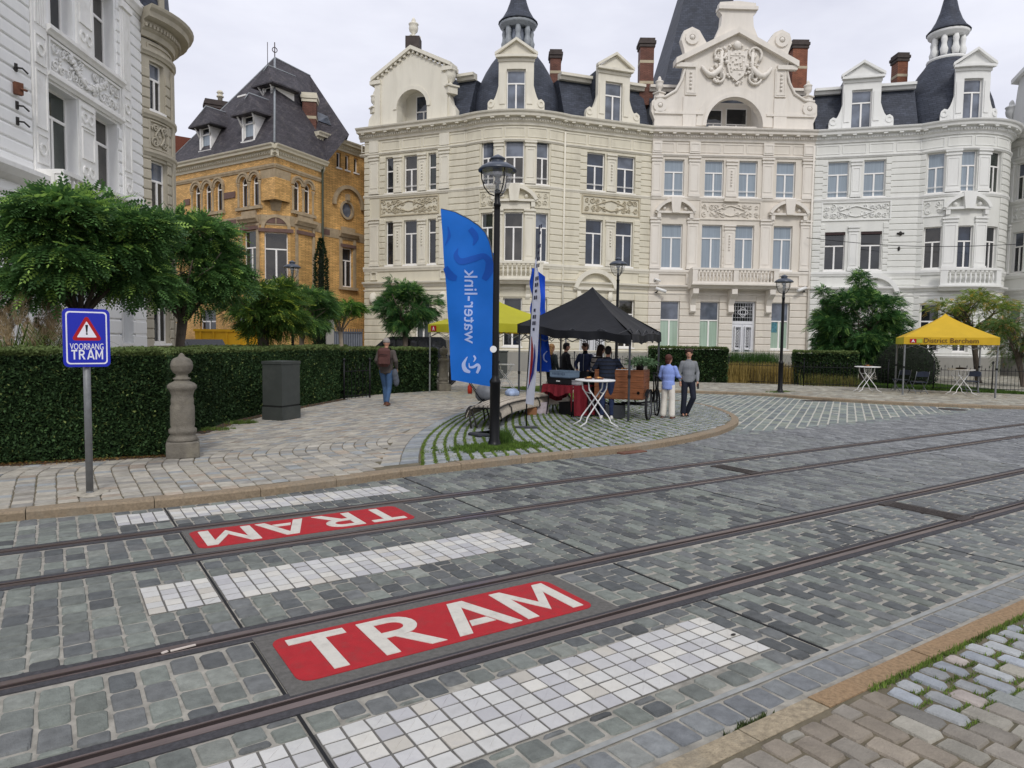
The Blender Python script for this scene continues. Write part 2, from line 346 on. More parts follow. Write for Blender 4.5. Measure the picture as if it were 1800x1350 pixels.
# plaza outline (z = .1): kerb line round the island, then back along the side street
kpx = [(-200, 925), (0, 900), (300, 876), (500, 854), (620, 838), (700, 827), (800, 816), (900, 805), (1000, 795), (1080, 788), (1150, 779), (1220, 767), (1262, 757), (1290, 747), (1300, 739), (1297, 731), (1280, 722), (1250, 712), (1200, 704), (1140, 698), (1060, 693), (980, 690)]
K = [G(x, y, .1) for x, y in kpx]
def smooth(P, it=3):
    for _ in range(it):
        Q = [P[0]]
        for a, b in zip(P[:-1], P[1:]): Q += [a*.75+b*.25, a*.25+b*.75]
        P = Q+[P[-1]]
    return P
Ks = smooth(K[:13], 1)[:-1]+smooth(K[12:], 2)
back = [Vector((20.8, 28)), Vector((26, 33)), Vector((24, 60)), Vector((-40, 60)), Vector((-60, 8.3))]
plaza = Ks+back
def shrink(line, d):
    out = []
    for i, p in enumerate(line):
        t = (line[min(i+1, len(line)-1)]-line[max(i-1, 0)]).normalized(); out.append(p+Vector((-t.y, t.x))*d)
    return out
sheet('plaza_pavement', shrink(Ks, .05)+back, .094, PAVM, thick=.2)
fpx = [(980, 688), (1060, 686), (1140, 685), (1225, 687), (1310, 690), (1370, 693), (1440, 699), (1560, 706), (1680, 711), (1800, 714.5), (2000, 717), (2300, 722)]
Fk = smooth([G(x, y, .1) for x, y in fpx], 1)
farpoly = Fk+[Vector((80, -2)), Vector((90, 40)), Vector((30, 60)), Vector((20, 36))]
sheet('far_pavement', shrink(Fk, .05)+farpoly[-4:], .0935, PAVM, thick=.2)
# near pavement, lower right
NK = 2.03
sheet('near_pavement', [(-10, -9), (40, -9), (40, NK), (-10, NK)], .044, PAVM, thick=.1)
# ---- kerbs: real stones laid end to end
def kerb(name, line, width, z, m, seglen=1.1, drop=.13, inward=1, bev=.015, skip=None):
    """line of 2d points; stone from the line inwards"""
    pts = [Vector(p) for p in line]; d = [0]
    for a, b in zip(pts[:-1], pts[1:]): d.append(d[-1]+(b-a).length)
    def at(t):
        t = min(max(t, 0), d[-1]-1e-6)
        for i in range(len(d)-1):
            if d[i+1] >= t: f = (t-d[i])/max(d[i+1]-d[i], 1e-9); return pts[i].lerp(pts[i+1], f), (pts[i+1]-pts[i]).normalized()
        return pts[-1], (pts[-1]-pts[-2]).normalized()
    mb = MB(); t = 0; cc = []
    while t < d[-1]-.05:
        t1 = min(t+seglen*random.uniform(.85, 1.15), d[-1]); n = max(1, int((t1-t)/.35)); ring = []
        dz = random.uniform(-.003, .003); rr = []
        for i in range(n+1):
            p, tn = at(t+.004+(t1-t-.008)*i/n); nn = Vector((-tn.y, tn.x))*inward
            pr = [(0.012, z-drop), (0, z-bev*1.6), (bev, z-.002), (width-.004, z), (width, z-drop)]
            rr.append([(p.x+nn.x*a, p.y+nn.y*a, b+dz) for a, b in pr])
        vs = [v for r_ in rr for v in r_]; fs = []
        for i in range(n):
            for j in range(5): fs.append((i*5+j, i*5+(j+1) % 5, (i+1)*5+(j+1) % 5, (i+1)*5+j))
        fs += [(4, 3, 2, 1, 0), tuple(n*5+j for j in range(5))]
        mb.add(vs, fs); t = t1
    return tag(mb.build(name, m), kind='structure')
GRAN = mat('kerb granite', '#8b7c67', rough=.85, var=.25, scale=30, bump=.4, bscale=120, var2=('#8b8578', .8, 1.3))
GRAN2 = mat('kerb granite worn', '#9c8f78', rough=.9, var=.3, scale=25, bump=.6, bscale=90, var2=('#77756c', .8, 2.5))
kerb('kerb', Ks, .17, .104, GRAN)
kerb('kerb', Fk, .2, .104, GRAN, inward=1)
kerb('kerb', [(3.2, NK+.02), (14, NK+.02)], .14, .052, mat('kerb granite orange', '#937b5e', rough=.9, var=.3, scale=40, bump=.5, bscale=150, var2=('#9a7d5e', .5, 3)), inward=-1, drop=.06)
kerb('kerb', [(-6, NK+.02), (3.2, NK+.02)], .14, .05, GRAN2, inward=-1, drop=.06)
# ---- road setts
road = Setts()
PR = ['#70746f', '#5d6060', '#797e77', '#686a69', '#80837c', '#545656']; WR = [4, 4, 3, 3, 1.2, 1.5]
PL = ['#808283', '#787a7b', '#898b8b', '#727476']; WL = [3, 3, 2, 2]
GAPR = .075                                  # half width of the clear strip beside each rail groove
bars = [(.49, 3.63, 2.56, 3.125), (.49, 3.63, 5.09, 5.67), (.49, 3.63, 7.68, 8.12)]
slabs = [(.985, 3.27, 3.53, 4.36), (.985, 3.27, 6.34, 7.17)]
bands = [(2.345, -1, 3), (0, 3, 2), (0, 2, 1), (0, 1, 0), (0, 0, -1)]
joints = [.97+2.93*k for k in range(-3, 14)]
def excl(Q):
    c = Q.mean(1); keep = np.ones(len(Q), bool); X, Y = c[:, 0], c[:, 1]; hy = np.abs(Q[:, 2, 1]-Q[:, 0, 1])*.5
    for k in range(4):
        ry = rail_y(k, X); keep &= (np.abs(Y-ry) > .055)
    for (a, b, lo, hi) in slabs: keep &= ~((X > a-.06) & (X < b+.03) & (Y > lo-.02) & (Y < hi+.02))
    for (a, b, lo, hi) in bars: keep &= ~((X > a-.02) & (X < b+.02) & (Y > lo-.02) & (Y < hi+.02))
    for jx in joints: keep &= ~(np.abs(X-jx) < .012)
    return keep
def clipY(Q, lo, hi):
    """cut stones to the band between two curves lo(X), hi(X)"""
    Q = Q.copy(); X = Q[:, :, 0]; Q[:, :, 1] = np.clip(Q[:, :, 1], lo(X), hi(X)); h = Q[:, 2, 1]-Q[:, 1, 1]; return Q[h > .045]
edge = {3: -1}
def bandfn(k, side):                          # side +1 far side of rail k, -1 near side
    return lambda X: rail_y(k, X)+side*(.1 if side > 0 else .125)
far_lo = lambda X: rail_y(0, X)+.1
fk = np.array([(p.x, p.y) for p in Ks if p.x < 13.2]); fk = fk[np.argsort(fk[:, 0])]
def kerb_far(X):
    base = np.interp(X, fk[:, 0], fk[:, 1])-.01
    return np.where(X > 12.6, 9.35+(X-12.6)*.02, base)
lanes = [(lambda X: X*0+2.36, bandfn(3, -1)), (bandfn(3, 1), bandfn(2, -1)), (bandfn(2, 1), bandfn(1, -1)), (bandfn(1, 1), bandfn(0, -1)), (far_lo, kerb_far)]
def cut_x(Q):                                 # keep the columns off the expansion joints
    return Q
def lane_cells(x0, x1, lo, hi, pu, pv, stag, jc, jv=0):
    Q = grid(x0, x1, 1.5, 10.5, pu, pv, stag, jc, jv=jv); return clipY(Q, lo, hi)
js = sorted([-14]+joints+[45])
def sub_lane(li, a2, b2, lo, hi, kind):
    ex = .009 if (li < 2 and kind == 2) else (.004 if kind else 0)
    W = b2-a2
    if kind == 0: n = max(1, round(W/.157)); Q = lane_cells(a2, b2-.01, lo, hi, W/n, [.235, .215, .185, .2, .17][li], .0, .1, .04); gp = .016
    elif kind == 1: n = max(1, round(W/.15)); Q = lane_cells(a2, b2-.01, lo, hi, W/n, [.2, .2, .19, .2, .18][li], .5, .05, .12); gp = .011
    else: n = max(1, round(W/.124)); Q = lane_cells(a2, b2-.01, lo, hi, W/n, .222, .5, .05, .06); gp = .009
    c0 = Q.mean(1); Q = Q[c0[:, 0] < b2]; n = len(Q)
    if ex and n: f_ = rng.uniform(.2, 1.9, (n, 2)); Q[:, 0:2, 1] += ex*f_[:, :1]; Q[:, 2:4, 1] -= ex*f_[:, 1:]
    if n == 0: return
    if kind == 0: c = cols(n, PR, [5, 2.5, 4, 3, 2, 1])
    elif kind == 1: c = cols(n, PR, [4, 4, 2, 4, 1, 2])
    else:
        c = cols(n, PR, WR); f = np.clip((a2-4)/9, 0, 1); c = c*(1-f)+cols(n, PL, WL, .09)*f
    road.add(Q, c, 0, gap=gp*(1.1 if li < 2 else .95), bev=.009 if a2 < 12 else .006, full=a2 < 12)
for li, (lo, hi) in enumerate(lanes):
    bar = {0: bars[0], 2: bars[1], 4: bars[2]}.get(li); sl_ = {1: slabs[0], 3: slabs[1]}.get(li)
    brk = sorted(set(js+([bar[0], bar[1]] if bar else [sl_[0]-.02, sl_[1]+.02])))
    for a, b in zip(brk[:-1], brk[1:]):
        if b < -9 or b-a < .06: continue
        ja = min(abs(a-j) for j in joints) < .001; jb = min(abs(b-j) for j in joints) < .001
        a2, b2 = a+(.014 if ja else .003), b-(.014 if jb else .003); mid_ = (a+b)/2; kind = 0 if mid_ < .97 else (1 if mid_ < 3.9 else 2)
        if sl_ and sl_[0]-.03 < mid_ < sl_[1]+.02: continue
        if bar and bar[0] < mid_ < bar[1]:
            sub_lane(li, a2, b2, lo, (lambda X, v=bar[2]: X*0+v-.004), 1); sub_lane(li, a2, b2, (lambda X, v=bar[3]: X*0+v+.004), hi, 1)
        else: sub_lane(li, a2, b2, lo, hi, kind)
# white marble bars
white = Setts()
for (a, b, lo, hi) in bars:
    nr = 5 if hi-lo > .5 else 4
    for (p, q) in ((a, .955), (.985, b)):
        if nr == 4 or True: n = round((q-p)/.118)
        Q = grid(p, q-.001, lo, hi-.001, (q-p)/n, (hi-lo)/nr); Y = Q.mean(1)[:, 1]; Q = Q[(Y > lo) & (Y < hi) & (Q.mean(1)[:, 0] < q)]
        white.add(Q, cols(len(Q), ['#c3c2bd', '#bab9b7', '#cac7be', '#b1b0b0', '#bdb8ad'], [4, 3, 2, 2, 1], .04), 0, gap=.011, bev=.002, h=.006, jit=.0008, full=False, tilt=.0006)
for (a, b, lo, hi) in bars: sheet('marking_joint', [(a, lo), (b, lo), (b, hi), (a, hi)], .0003, mat('dark joint mortar', '#66645f', rough=.95, var=.2, scale=10))
# gutter row + strip
Q = grid(-6, 14, 2.115, 2.31, .158, .2); Q = clipY(Q, lambda X: X*0+2.115, lambda X: X*0+2.315)
gut = Setts(); gut.add(Q, cols(len(Q), ['#828585', '#7b7e7e', '#898b86', '#747779'], [3, 3, 2, 2], .07), -.004, gap=.014, bev=.007)
MARB = mat('white marble setts', '#cccccc', rough=.55, var=.09, scale=9, bump=.12, bscale=120, attr=True, spec=.4, var2=('#85858a', .4, 9))
tag(road.build('road_setts', SETT), kind='structure'); tag(white.build('crossing_marking', MARB), kind='structure'); tag(gut.build('gutter_setts', SETT), kind='structure')
sheet('gutter_joint', [(-6, 2.318), (14, 2.318), (14, 2.352), (-6, 2.352)], .003, mat('gutter mortar', '#90928f', rough=.9, var=.2, scale=8))
# expansion joints
mb = MB()
for jx in joints:
    for (lo, hi) in lanes:
        X = np.array([jx]); a, b = float(lo(X)[0]), float(hi(X)[0])
        if b-a > .1: mb.box((jx, (a+b)/2, -.002), (.016, b-a, .008))
tag(mb.build('road_joint', mat('bitumen', '#17181a', rough=.7)), kind='structure')
# ---- rails: concrete bed strip, steel head, dark groove, steel lip
bed = mat('rail bed asphalt', '#4b4a4d', rough=.95, var=.3, scale=40, bump=.7, bscale=260)
steel = mat('rail steel', '#776a66', rough=.34, var=.25, scale=6, metal=.55, stretch=(.4, 6, 6), spec=.5)
rust = mat('rail groove rust', '#241a17', rough=.9, var=.3, scale=8)
for k in range(4):
    root = thing('tram_rail', ['grooved steel tram rail farthest from the camera, beside the far white bar', 'grooved steel tram rail running along the near side of the upside down red panel', 'grooved steel tram rail along the far side of the upright red panel', 'nearest grooved steel tram rail, between the red panel and the widest white bar'][k], 'tram rail', (0, RY[k], 0), group='tram rails set in the paving')
    X = np.linspace(-14, 46, 61); s_ = 1 if k in (0, 2) else -1     # +1: field side (head) is the far side
    def strip(name, a, b, z0, z1, m):
        a, b = (a, b) if s_ > 0 else (-b, -a); q = MB(); vs = []
        for x in X:
            y = rail_y(k, x)
            for dy, z in ((a, z0), (a, z1), (b, z1), (b, z0)): vs.append((x, y+dy, z))
        fs = [(i*4+j, (i+1)*4+j, (i+1)*4+(j+1) % 4, i*4+(j+1) % 4) for i in range(len(X)-1) for j in range(4)]
        q.add(vs, fs); return q.build(name, m, root)
    strip('rail_bed', .062, .125, -.02, .0035, bed); strip('rail_bed', -.1, -.042, -.02, .0035, bed)
    strip('rail_head', .012, .062, -.02, .006, steel); strip('groove', -.03, .012, -.03, .0, rust); strip('rail_lip', -.042, -.03, -.02, .005, steel)
# ---- TRAM panels
slabm = mat('cast slab concrete', '#64625e', rough=.95, var=.22, scale=30, bump=.5, bscale=220)
redm = mat('red road paint', '#a91e26', rough=.75, var=.1, scale=12, bump=.35, bscale=260, var2=('#7c3a38', .75, 7))
whm = mat('white road paint', '#cfcbc0', rough=.8, var=.08, scale=16, bump=.4, bscale=260, var2=('#98928a', .75, 8))
def rrect(x0, x1, y0, y1, r, n=6):
    P = []
    for cx, cy, a in ((x1-r, y1-r, 0), (x0+r, y1-r, PI/2), (x0+r, y0+r, PI), (x1-r, y0+r, 3*PI/2)):
        for i in range(n+1): P.append((cx+r*cos(a+PI/2*i/n), cy+r*sin(a+PI/2*i/n)))
    return P
def letters():
    T = [[(0, .51), (.36, .51), (.36, .43), (.225, .43), (.225, 0), (.135, 0), (.135, .43), (0, .43)]]
    out = [(-.96, T)]
    bowl = [(.20+.155*cos(PI/2-PI*i/10), .365+.145*sin(PI/2-PI*i/10)) for i in range(11)]; inn = [(.19+.075*cos(-PI/2+PI*i/8), .365+.068*sin(-PI/2+PI*i/8)) for i in range(9)]
    Rl = [[(0, 0), (.09, 0), (.09, .51), (0, .51)], [(.0905, .433), (.0905, .51)]+bowl[0:6]+[inn[4]]+inn[5:9][::1]+[(.19, .433)][:0], bowl[5:11]+[(.0905, .22), (.0905, .297)]+inn[0:5], [(.15, .2195), (.26, .2195), (.40, 0), (.295, 0)]]
    out.append((-.51, Rl))
    A = [[(0, 0), (.095, 0), (.235, .41), (.235, .51), (.175, .51)], [(.4705, 0), (.3755, 0), (.2355, .41), (.2355, .51), (.2955, .51)], [(.1435, .10), (.327, .10), (.30, .18), (.1695, .18)]]
    out.append((-.02, A))
    Mm = [[(0, 0), (.09, 0), (.09, .51), (0, .51)], [(.38, 0), (.47, 0), (.47, .51), (.38, .51)], [(.0905, .51), (.0905, .36), (.2345, .06), (.2345, .21)], [(.3795, .51), (.3795, .36), (.2355, .06), (.2355, .21)]]
    out.append((.50, Mm)); return out
for i, (x0, x1, y0, y1) in enumerate([(1.065, 3.14, 3.635, 4.258), (1.03, 3.12, 6.46, 7.085)]):
    root = thing('tram_marking', ['large red road panel with upright white letters TRAM, between the two nearest rails', 'red road panel with white letters TRAM upside down, between the two far rails'][i], 'road marking', ((x0+x1)/2, (y0+y1)/2, .004))
    s0, s1, t0, t1 = slabs[i]; q = MB(); q.prism([(s0, t0), (s1, t0), (s1, t1), (s0, t1)], -.02, .0045); q.build('slab', slabm, root)
    q = MB(); q.prism(rrect(x0, x1, y0, y1, .085), .002, .0085); q.build('red_panel', redm, root)
    cx, cy = (x0+x1)/2, (y0+y1)/2; f = 1 if i == 0 else -1; q = MB()
    for ox, polys in letters():
        for P in polys: P2 = [(cx+f*(ox+a), cy+f*(b-.255)) for a, b in P]; q.prism(P2, .003, .0125)
    q.build('lettering', whm, root)
# ---- plaza setts
lp = Setts(); isl = Setts(); fp = Setts()
PW = ['#a39e92', '#99958c', '#aaa497', '#8f8c85', '#9f9384', '#929594', '#aca79c']; WW = [4, 3, 3, 2, 1.2, 2, 1.5]
PI_ = ['#8d9295', '#979b9c', '#83888b', '#9ea09d', '#8d908b']; WI = [4, 3, 3, 2, 1.5]
ilpx = [(700, 827), (703, 812), (707, 795), (716, 778), (735, 760), (765, 742), (800, 727), (850, 712), (900, 703), (980, 695)]
IL = [G(x, y, .1) for x, y in ilpx]                     # left boundary of the island
ily = np.array([p.y for p in IL]); ilx = np.array([p.x for p in IL]); o_ = np.argsort(ily); ily, ilx = ily[o_], ilx[o_]
def wI(y): return np.interp(y, ily, ilx)
ila = np.array([(p.y, p.x) for p in smooth(IL, 2)]); ila = ila[np.argsort(ila[:, 0])]
def wI(y): return np.interp(y, ila[:, 0], ila[:, 1])
inner = [p for p in Ks]
def shrink(line, d):
    out = []
    for i, p in enumerate(line):
        t = (line[min(i+1, len(line)-1)]-line[max(i-1, 0)]).normalized(); out.append(p+Vector((-t.y, t.x))*d)
    return out
Kin = shrink(Ks, .2)
# island: nested curved courses, grass in the joints
def warp(Q, f): Q = Q.copy(); Q[:, :, 0] = Q[:, :, 0]+f(Q[:, :, 1]); return Q
Q = grid(0.36, 13, 8.7, 24, .205, .125, .5, .1)
sc = lambda y: wI(y)-wI(np.array([9.0]))[0]
def wisl(Q):                                   # courses flatten away from the left edge
    Q = Q.copy(); u = Q[:, :, 0]; y = Q[:, :, 1]; b = np.clip(1-u/16, .35, 1)
    Q[:, :, 0] = u+wI(np.array([9.0]))[0]+sc(y)*b; return Q
Q = wisl(Q); C = Q.mean(1); m = inpoly(C, Kin+[Vector((20.8, 28)), Vector((5, 28)), Vector((-20, 9))]) & (C[:, 0] > wI(C[:, 1])+.3) & (C[:, 1] < 22)
Q = Q[m]; isl.add(Q, cols(len(Q), PI_, WI, .08), .1, gap=.03, bev=.01, jit=.006); ISLQ = Q
# border of the island: one smooth band of paler stones
t = np.arange(8.95, 22, .15); a = wI(t); 
def bandq(o0, o1, t): 
    a0 = wI(t); return np.stack([np.stack([a0[:-1]+o0, t[:-1]], 1), np.stack([a0[:-1]+o1, t[:-1]], 1), np.stack([a0[1:]+o1, t[1:]], 1), np.stack([a0[1:]+o0, t[1:]], 1)], 1)
Qb = bandq(.0, .3, t); C = Qb.mean(1); Qb = Qb[inpoly(C, Kin+[Vector((20, 26)), Vector((0, 26)), Vector((-20, 9))])]; isl.add(Qb, cols(len(Qb), PI_, WI, .06), .1, gap=.012, bev=.008)
# kerbside row on the island and walkway band left of it
Qb = bandq(-.3, 0, t); C = Qb.mean(1); Qb = Qb[inpoly(C, Kin+[Vector((20, 26)), Vector((0, 26)), Vector((-20, 9))])]; lp.add(Qb, cols(len(Qb), PW, WW, .07), .1, gap=.01, bev=.008)
# walkway: columns square to the kerb which swing round with the path
def wwalk(Q):
    Q = Q.copy(); y = Q[:, :, 1]; t_ = np.clip(y-10.3, 0, None); Q[:, :, 0] = Q[:, :, 0]+np.where(t_ < 1.6, .3*t_*t_, .77+.92*(t_-1.6)); return Q
Q = grid(-14, 7.2, 8.2, 26, .2, .142, .5, .2, jv=.05); Q = wwalk(Q); C = Q.mean(1)
m = inpoly(C, Kin+[Vector((26, 33)), Vector((-14, 33)), Vector((-14, 8.5))]) & (C[:, 0] < wI(C[:, 1])-.3) & (C[:, 1] < 26)
lp.add(Q[m], cols(m.sum(), PW, WW, .09), .1, gap=.011, bev=.008)
# rest of the plaza, farther off: larger plain courses
Q = grid(-4, 34, 21.5, 42, .24, .2, .5, .2); Q = Q[:, :, [0, 1]]; C = Q.mean(1)
m = inpoly(C, plaza) & (C[:, 1] > 22) & (C[:, 0] > 6) & ((C[:, 1] > 26) | (C[:, 0] > wI(np.array([21.]))[0]-2))
lp.add(Q[m], cols(m.sum(), PW, WW, .09), .1, gap=.016, bev=.012, full=False)
PAV = mat('pavement stone', '#999999', rough=.85, var=.16, scale=9, bump=.4, bscale=80, attr=True, spec=.2, var2=('#77706a', .35, 5))
tag(lp.build('pavement_setts', PAV), kind='structure'); tag(isl.build('island_setts', PAV), kind='structure')
# ---- side street: long joints that run towards the far right
Fkin = shrink(Fk, .22)
vd = (G(1490, 700)-G(1490, 760)).normalized(); vp = Vector((vd.y, -vd.x))
o = G(1400, 740); Q = grid(-20, 26, -8, 20, .205, .3, .5, .12, jv=.1)
W_ = np.stack([o.x+vp.x*Q[:, :, 0]+vd.x*Q[:, :, 1], o.y+vp.y*Q[:, :, 0]+vd.y*Q[:, :, 1]], 2); C = W_.mean(1)
sidepoly = [p for p in Ks if p.x > 12.3]; 
streetpoly = [Vector((12.9, 9.42)), Vector((46, 8.6)), Vector((46, 4))] + list(reversed(Fk)) + list(reversed([p for p in Ks if (p.x > 12.6 and p.y > 9.4)]))
lim = 9.42; 
side = Setts(); okp = inpoly(C, [Vector((-5, 9.45)), Vector((60, 8.4)), Vector((60, 40)), Vector((-5, 40))]) & ~inpoly(C, plaza) & ~inpoly(C, farpoly) & (C[:, 0] > 11)
W_ = W_[okp]; side.add(W_, cols(len(W_), ['#7d8580', '#747a78', '#868c82', '#6c7274', '#8e9289'], [3, 3, 2, 2, 1], .09), 0, gap=.032, bev=.008, full=False, jit=.004)
tag(side.build('side_street_setts', SETT), kind='structure')
sheet('street_mortar', [(12.5, 9.43), (60, 8.4), (60, 30), (16, 32)], .0005, mat('pale mortar', '#b3b1a6', rough=.9, var=.15, scale=5))
# ---- far pavement stones
Q = grid(8, 62, -2, 36, .26, .19, .5, .2); C = Q.mean(1); m = inpoly(C, shrink(Fk, .24)+farpoly[-4:]) & (C[:, 1] < 31-(C[:, 0]-20)*.3+6)
fp.add(Q[m], cols(m.sum(), ['#979488', '#8c897f', '#a19e91', '#90897a', '#a8a598'], [3, 3, 2, 2, 2], .09), .1, gap=.02, bev=.012, full=False)
# ---- near pavement lower right
Q = grid(-3, 9, -1, NK-.13, .2, .135, .5, .1); Q2 = Q[:, :, ::-1].copy()
Q = grid(-1.5, 10, -.7, NK-.14, .137, .205, .5, .1, jv=.08); Q = clipY(Q, lambda X: X*0-.7, lambda X: X*0+NK-.135); C = Q.mean(1); Q = Q[(C[:, 1] < NK-.15) & (C[:, 1] > -.6)]; C = Q.mean(1)
grassy = (C[:, 0] > 3.62) & (C[:, 1]+ (C[:, 0]-3.6)*.0 > 1.56)
npv = Setts(); a = Q[~grassy]; npv.add(a, cols(len(a), ['#8d877d', '#847e74', '#949085', '#7b7973', '#898073', '#898c88'], [4, 3, 3, 2, 2, 1], .1), .05, gap=.013, bev=.008, jit=.004)
b = Q[grassy]; npv.add(b, cols(len(b), ['#979ca1', '#a3a6a6', '#8f9191', '#a39a93'], [3, 3, 2, 2], .1), .05, gap=.032, bev=.011, jit=.006); NGR = b
tag(fp.build('far_pavement_setts', PAV), kind='structure'); tag(npv.build('near_pavement_setts', PAV), kind='structure')
# ---- grass in the joints
GRS = mat('joint grass', '#55702c', rough=.9, var=.4, scale=7, attr=True, trans=.3)
def blades(name, P, h, spread, n_per, colA='#4f6b27', colB='#7d8f45', z=.1, wid=.006, label=None, kind='stuff', lean=.5):
    P = np.repeat(np.asarray(P), n_per, 0); n = len(P); P = P+rng.normal(0, spread, (n, 2)); a = rng.uniform(0, 2*PI, n); l = h*rng.uniform(.4, 1.2, n)
    dx, dy = np.cos(a), np.sin(a); le = l*lean*rng.uniform(.2, 1.4, n); wv = wid*rng.uniform(.6, 1.4, n)
    zz = np.full(n, z)
    v0 = np.stack([P[:, 0]-dy*wv, P[:, 1]+dx*wv, zz], 1); v1 = np.stack([P[:, 0]+dy*wv, P[:, 1]-dx*wv, zz], 1)
    v2 = np.stack([P[:, 0]+dx*le, P[:, 1]+dy*le, zz+l], 1)
    V = np.stack([v0, v1, v2], 1).reshape(-1, 3); F = np.arange(3*n).reshape(-1, 3); f = rng.random((n, 1)); c = np.array(lin(colA))*(1-f)+np.array(lin(colB))*f
    o = fastmesh(name, V, F, GRS, col=np.repeat(c, 3, 0)); return tag(o, label, 'grass' if label else None, kind=kind)
q = ISLQ; mid = (q[:, 0]+q[:, 3])/2; c = q.mean(1)
pn = np.sin(c[:, 0]*1.7+c[:, 1]*.9)*.5+np.sin(c[:, 0]*.6-c[:, 1]*1.9)*.5
lush = (np.clip(1.5-(c[:, 0]-wI(c[:, 1]))*.22, 0, 1) > rng.random(len(c)))
L1 = mid[lush]; L2 = mid[~lush]
P = np.concatenate([L1+(q[lush][:, 3]-q[lush][:, 0])*t_ for t_ in (-.35, -.1, .15, .4)]); P2 = np.concatenate([L2+(q[~lush][:, 3]-q[~lush][:, 0])*t_ for t_ in (-.3, .1, .4)]); xj = np.concatenate([q[:, 0]+(q[:, 1]-q[:, 0])*t_ for t_ in (.2, .5, .8)]); P2 = np.concatenate([P2, xj[rng.random(len(xj)) < .5]])
blades('joint_grass', P, .032, .014, 10, label='short green grass growing thick in the curved sett joints beside the bench')
blades('joint_moss', P2, .012, .008, 5, colA='#66752f', colB='#8b9458', label='thin moss and grass in the sett joints of the island')
e = (NGR[:, 0]+NGR[:, 1])/2; e2 = (NGR[:, 1]+NGR[:, 2])/2; ee = np.concatenate([e+(NGR[:, 1]-NGR[:, 0])*t_ for t_ in (-.4, -.2, 0, .2, .4)]+[e2])
blades('corner_grass', ee, .022, .009, 9, z=.044, label='bright green grass between grey setts at the lower right corner', wid=.004)
kx = np.arange(3.55, 9, .012); blades('kerb_grass', np.stack([kx, np.full(len(kx), NK-.135)], 1), .028, .012, 8, z=.044, wid=.004, label='strip of grass along the orange kerb edge')
# ================================================================== BUILDINGS
FRAMEW = mat('window frame paint', '#eceae6', rough=.45, var=.04)
GLD = glass_mat('dark window glass', (.018, .02, .024)); GLS = glass_mat('sky blue window glass', (.13, .15, .19), rough=.06)  # GLS: pale sky reflection put into the base colour
GLDV = [GLD, GLD, glass_mat('warm dark window glass', (.04, .036, .03)), glass_mat('blue dark window glass', (.025, .035, .055)), glass_mat('greenish dark window glass', (.022, .03, .024))]
GLC = glass_mat('pale blue curtain behind glass', (.1, .1, .1), curtain='#8d9aa5'); GLG = glass_mat('green curtain behind glass', (.1, .1, .1), rough=.15, curtain='#a9bfae')
def wall(mb, fr, u0, u1, z0, z1, ops, depth=.3, v=0.0):
    us = sorted({u0, u1}|{a for o in ops for a in o[:2] if u0 < a < u1}); zs = sorted({z0, z1}|{a for o in ops for a in o[2:4] if z0 < a < z1})
    for a, b in zip(us[:-1], us[1:]):
        for c, d in zip(zs[:-1], zs[1:]):
            mu, mz = (a+b)/2, (c+d)/2
            if any(o[0] < mu < o[1] and o[2] < mz < o[3] for o in ops): continue
            n = fr.seg(a, b); vs = []
            for i in range(n+1): u = a+(b-a)*i/n; vs += [fr.pt(u, v, c), fr.pt(u, v, d)]
            mb.add(vs, [(2*i, 2*i+2, 2*i+3, 2*i+1) for i in range(n)])
    for o in ops:
        a, b, c, d = o[:4]; P = lambda u, vv, z: fr.pt(u, vv, z)
        mb.add([P(a, v, c), P(a, v-depth, c), P(a, v-depth, d), P(a, v, d)], [(0, 1, 2, 3)]); mb.add([P(b, v, c), P(b, v-depth, c), P(b, v-depth, d), P(b, v, d)], [(3, 2, 1, 0)])
        n = fr.seg(a, b)
        for i in range(n):
            x, y = a+(b-a)*i/n, a+(b-a)*(i+1)/n
            mb.add([P(x, v, c), P(y, v, c), P(y, v-depth, c), P(x, v-depth, c)], [(0, 1, 2, 3)]); mb.add([P(x, v, d), P(y, v, d), P(y, v-depth, d), P(x, v-depth, d)], [(3, 2, 1, 0)])
def rust(mb, fr, u0, u1, z0, z1, ops, h=.37, t=.05, g=.035):
    n = max(1, round((z1-z0)/h)); h = (z1-z0)/n
    for i in range(n):
        a, b = z0+i*h+g/2, z0+(i+1)*h-g/2; free = [(u0, u1)]
        for o in ops:
            if o[3] > a+.02 and o[2] < b-.02:
                nf = []
                for x, y in free:
                    if o[1] <= x or o[0] >= y: nf.append((x, y)); continue
                    if o[0]-x > .05: nf.append((x, o[0]))
                    if y-o[1] > .05: nf.append((o[1], y))
                free = nf
        for x, y in free: mb.prof(fr, x, y, [(-.02, a), (t*.5, a), (t, a+.03), (t, b-.03), (t*.5, b), (-.02, b)])
def cornice(mb, fr, u0, u1, z, h, d, dent=True, sp=.28, brack=0):
    """classical moulding whose top is at z"""
    mb.prof(fr, u0, u1, [(-.02, z-h), (d*.12, z-h), (d*.18, z-h*.8), (d*.3, z-h*.74), (d*.34, z-h*.45), (d*.75, z-h*.4), (d*.8, z-h*.22), (d*.95, z-h*.12), (d, z-h*.02), (d, z), (-.02, z)])
    if dent:
        n = max(1, int((u1-u0)/sp)); s = (u1-u0)/n
        for i in range(n): mb.fb(fr, u0+s*i+s*.22, u0+s*i+s*.75, d*.1, d*.42, z-h*.7, z-h*.56)
    if brack:
        n = max(1, int((u1-u0)/brack)); s = (u1-u0)/n
        for i in range(n): mb.fb(fr, u0+s*i+s*.37, u0+s*i+s*.63, d*.3, d*.7, z-h*.52, z-h*.38)
def band(mb, fr, u0, u1, z0, z1, d): mb.prof(fr, u0, u1, [(-.02, z0), (d*.5, z0), (d*.7, z0+(z1-z0)*.3), (d, z0+(z1-z0)*.55), (d, z1), (-.02, z1)])
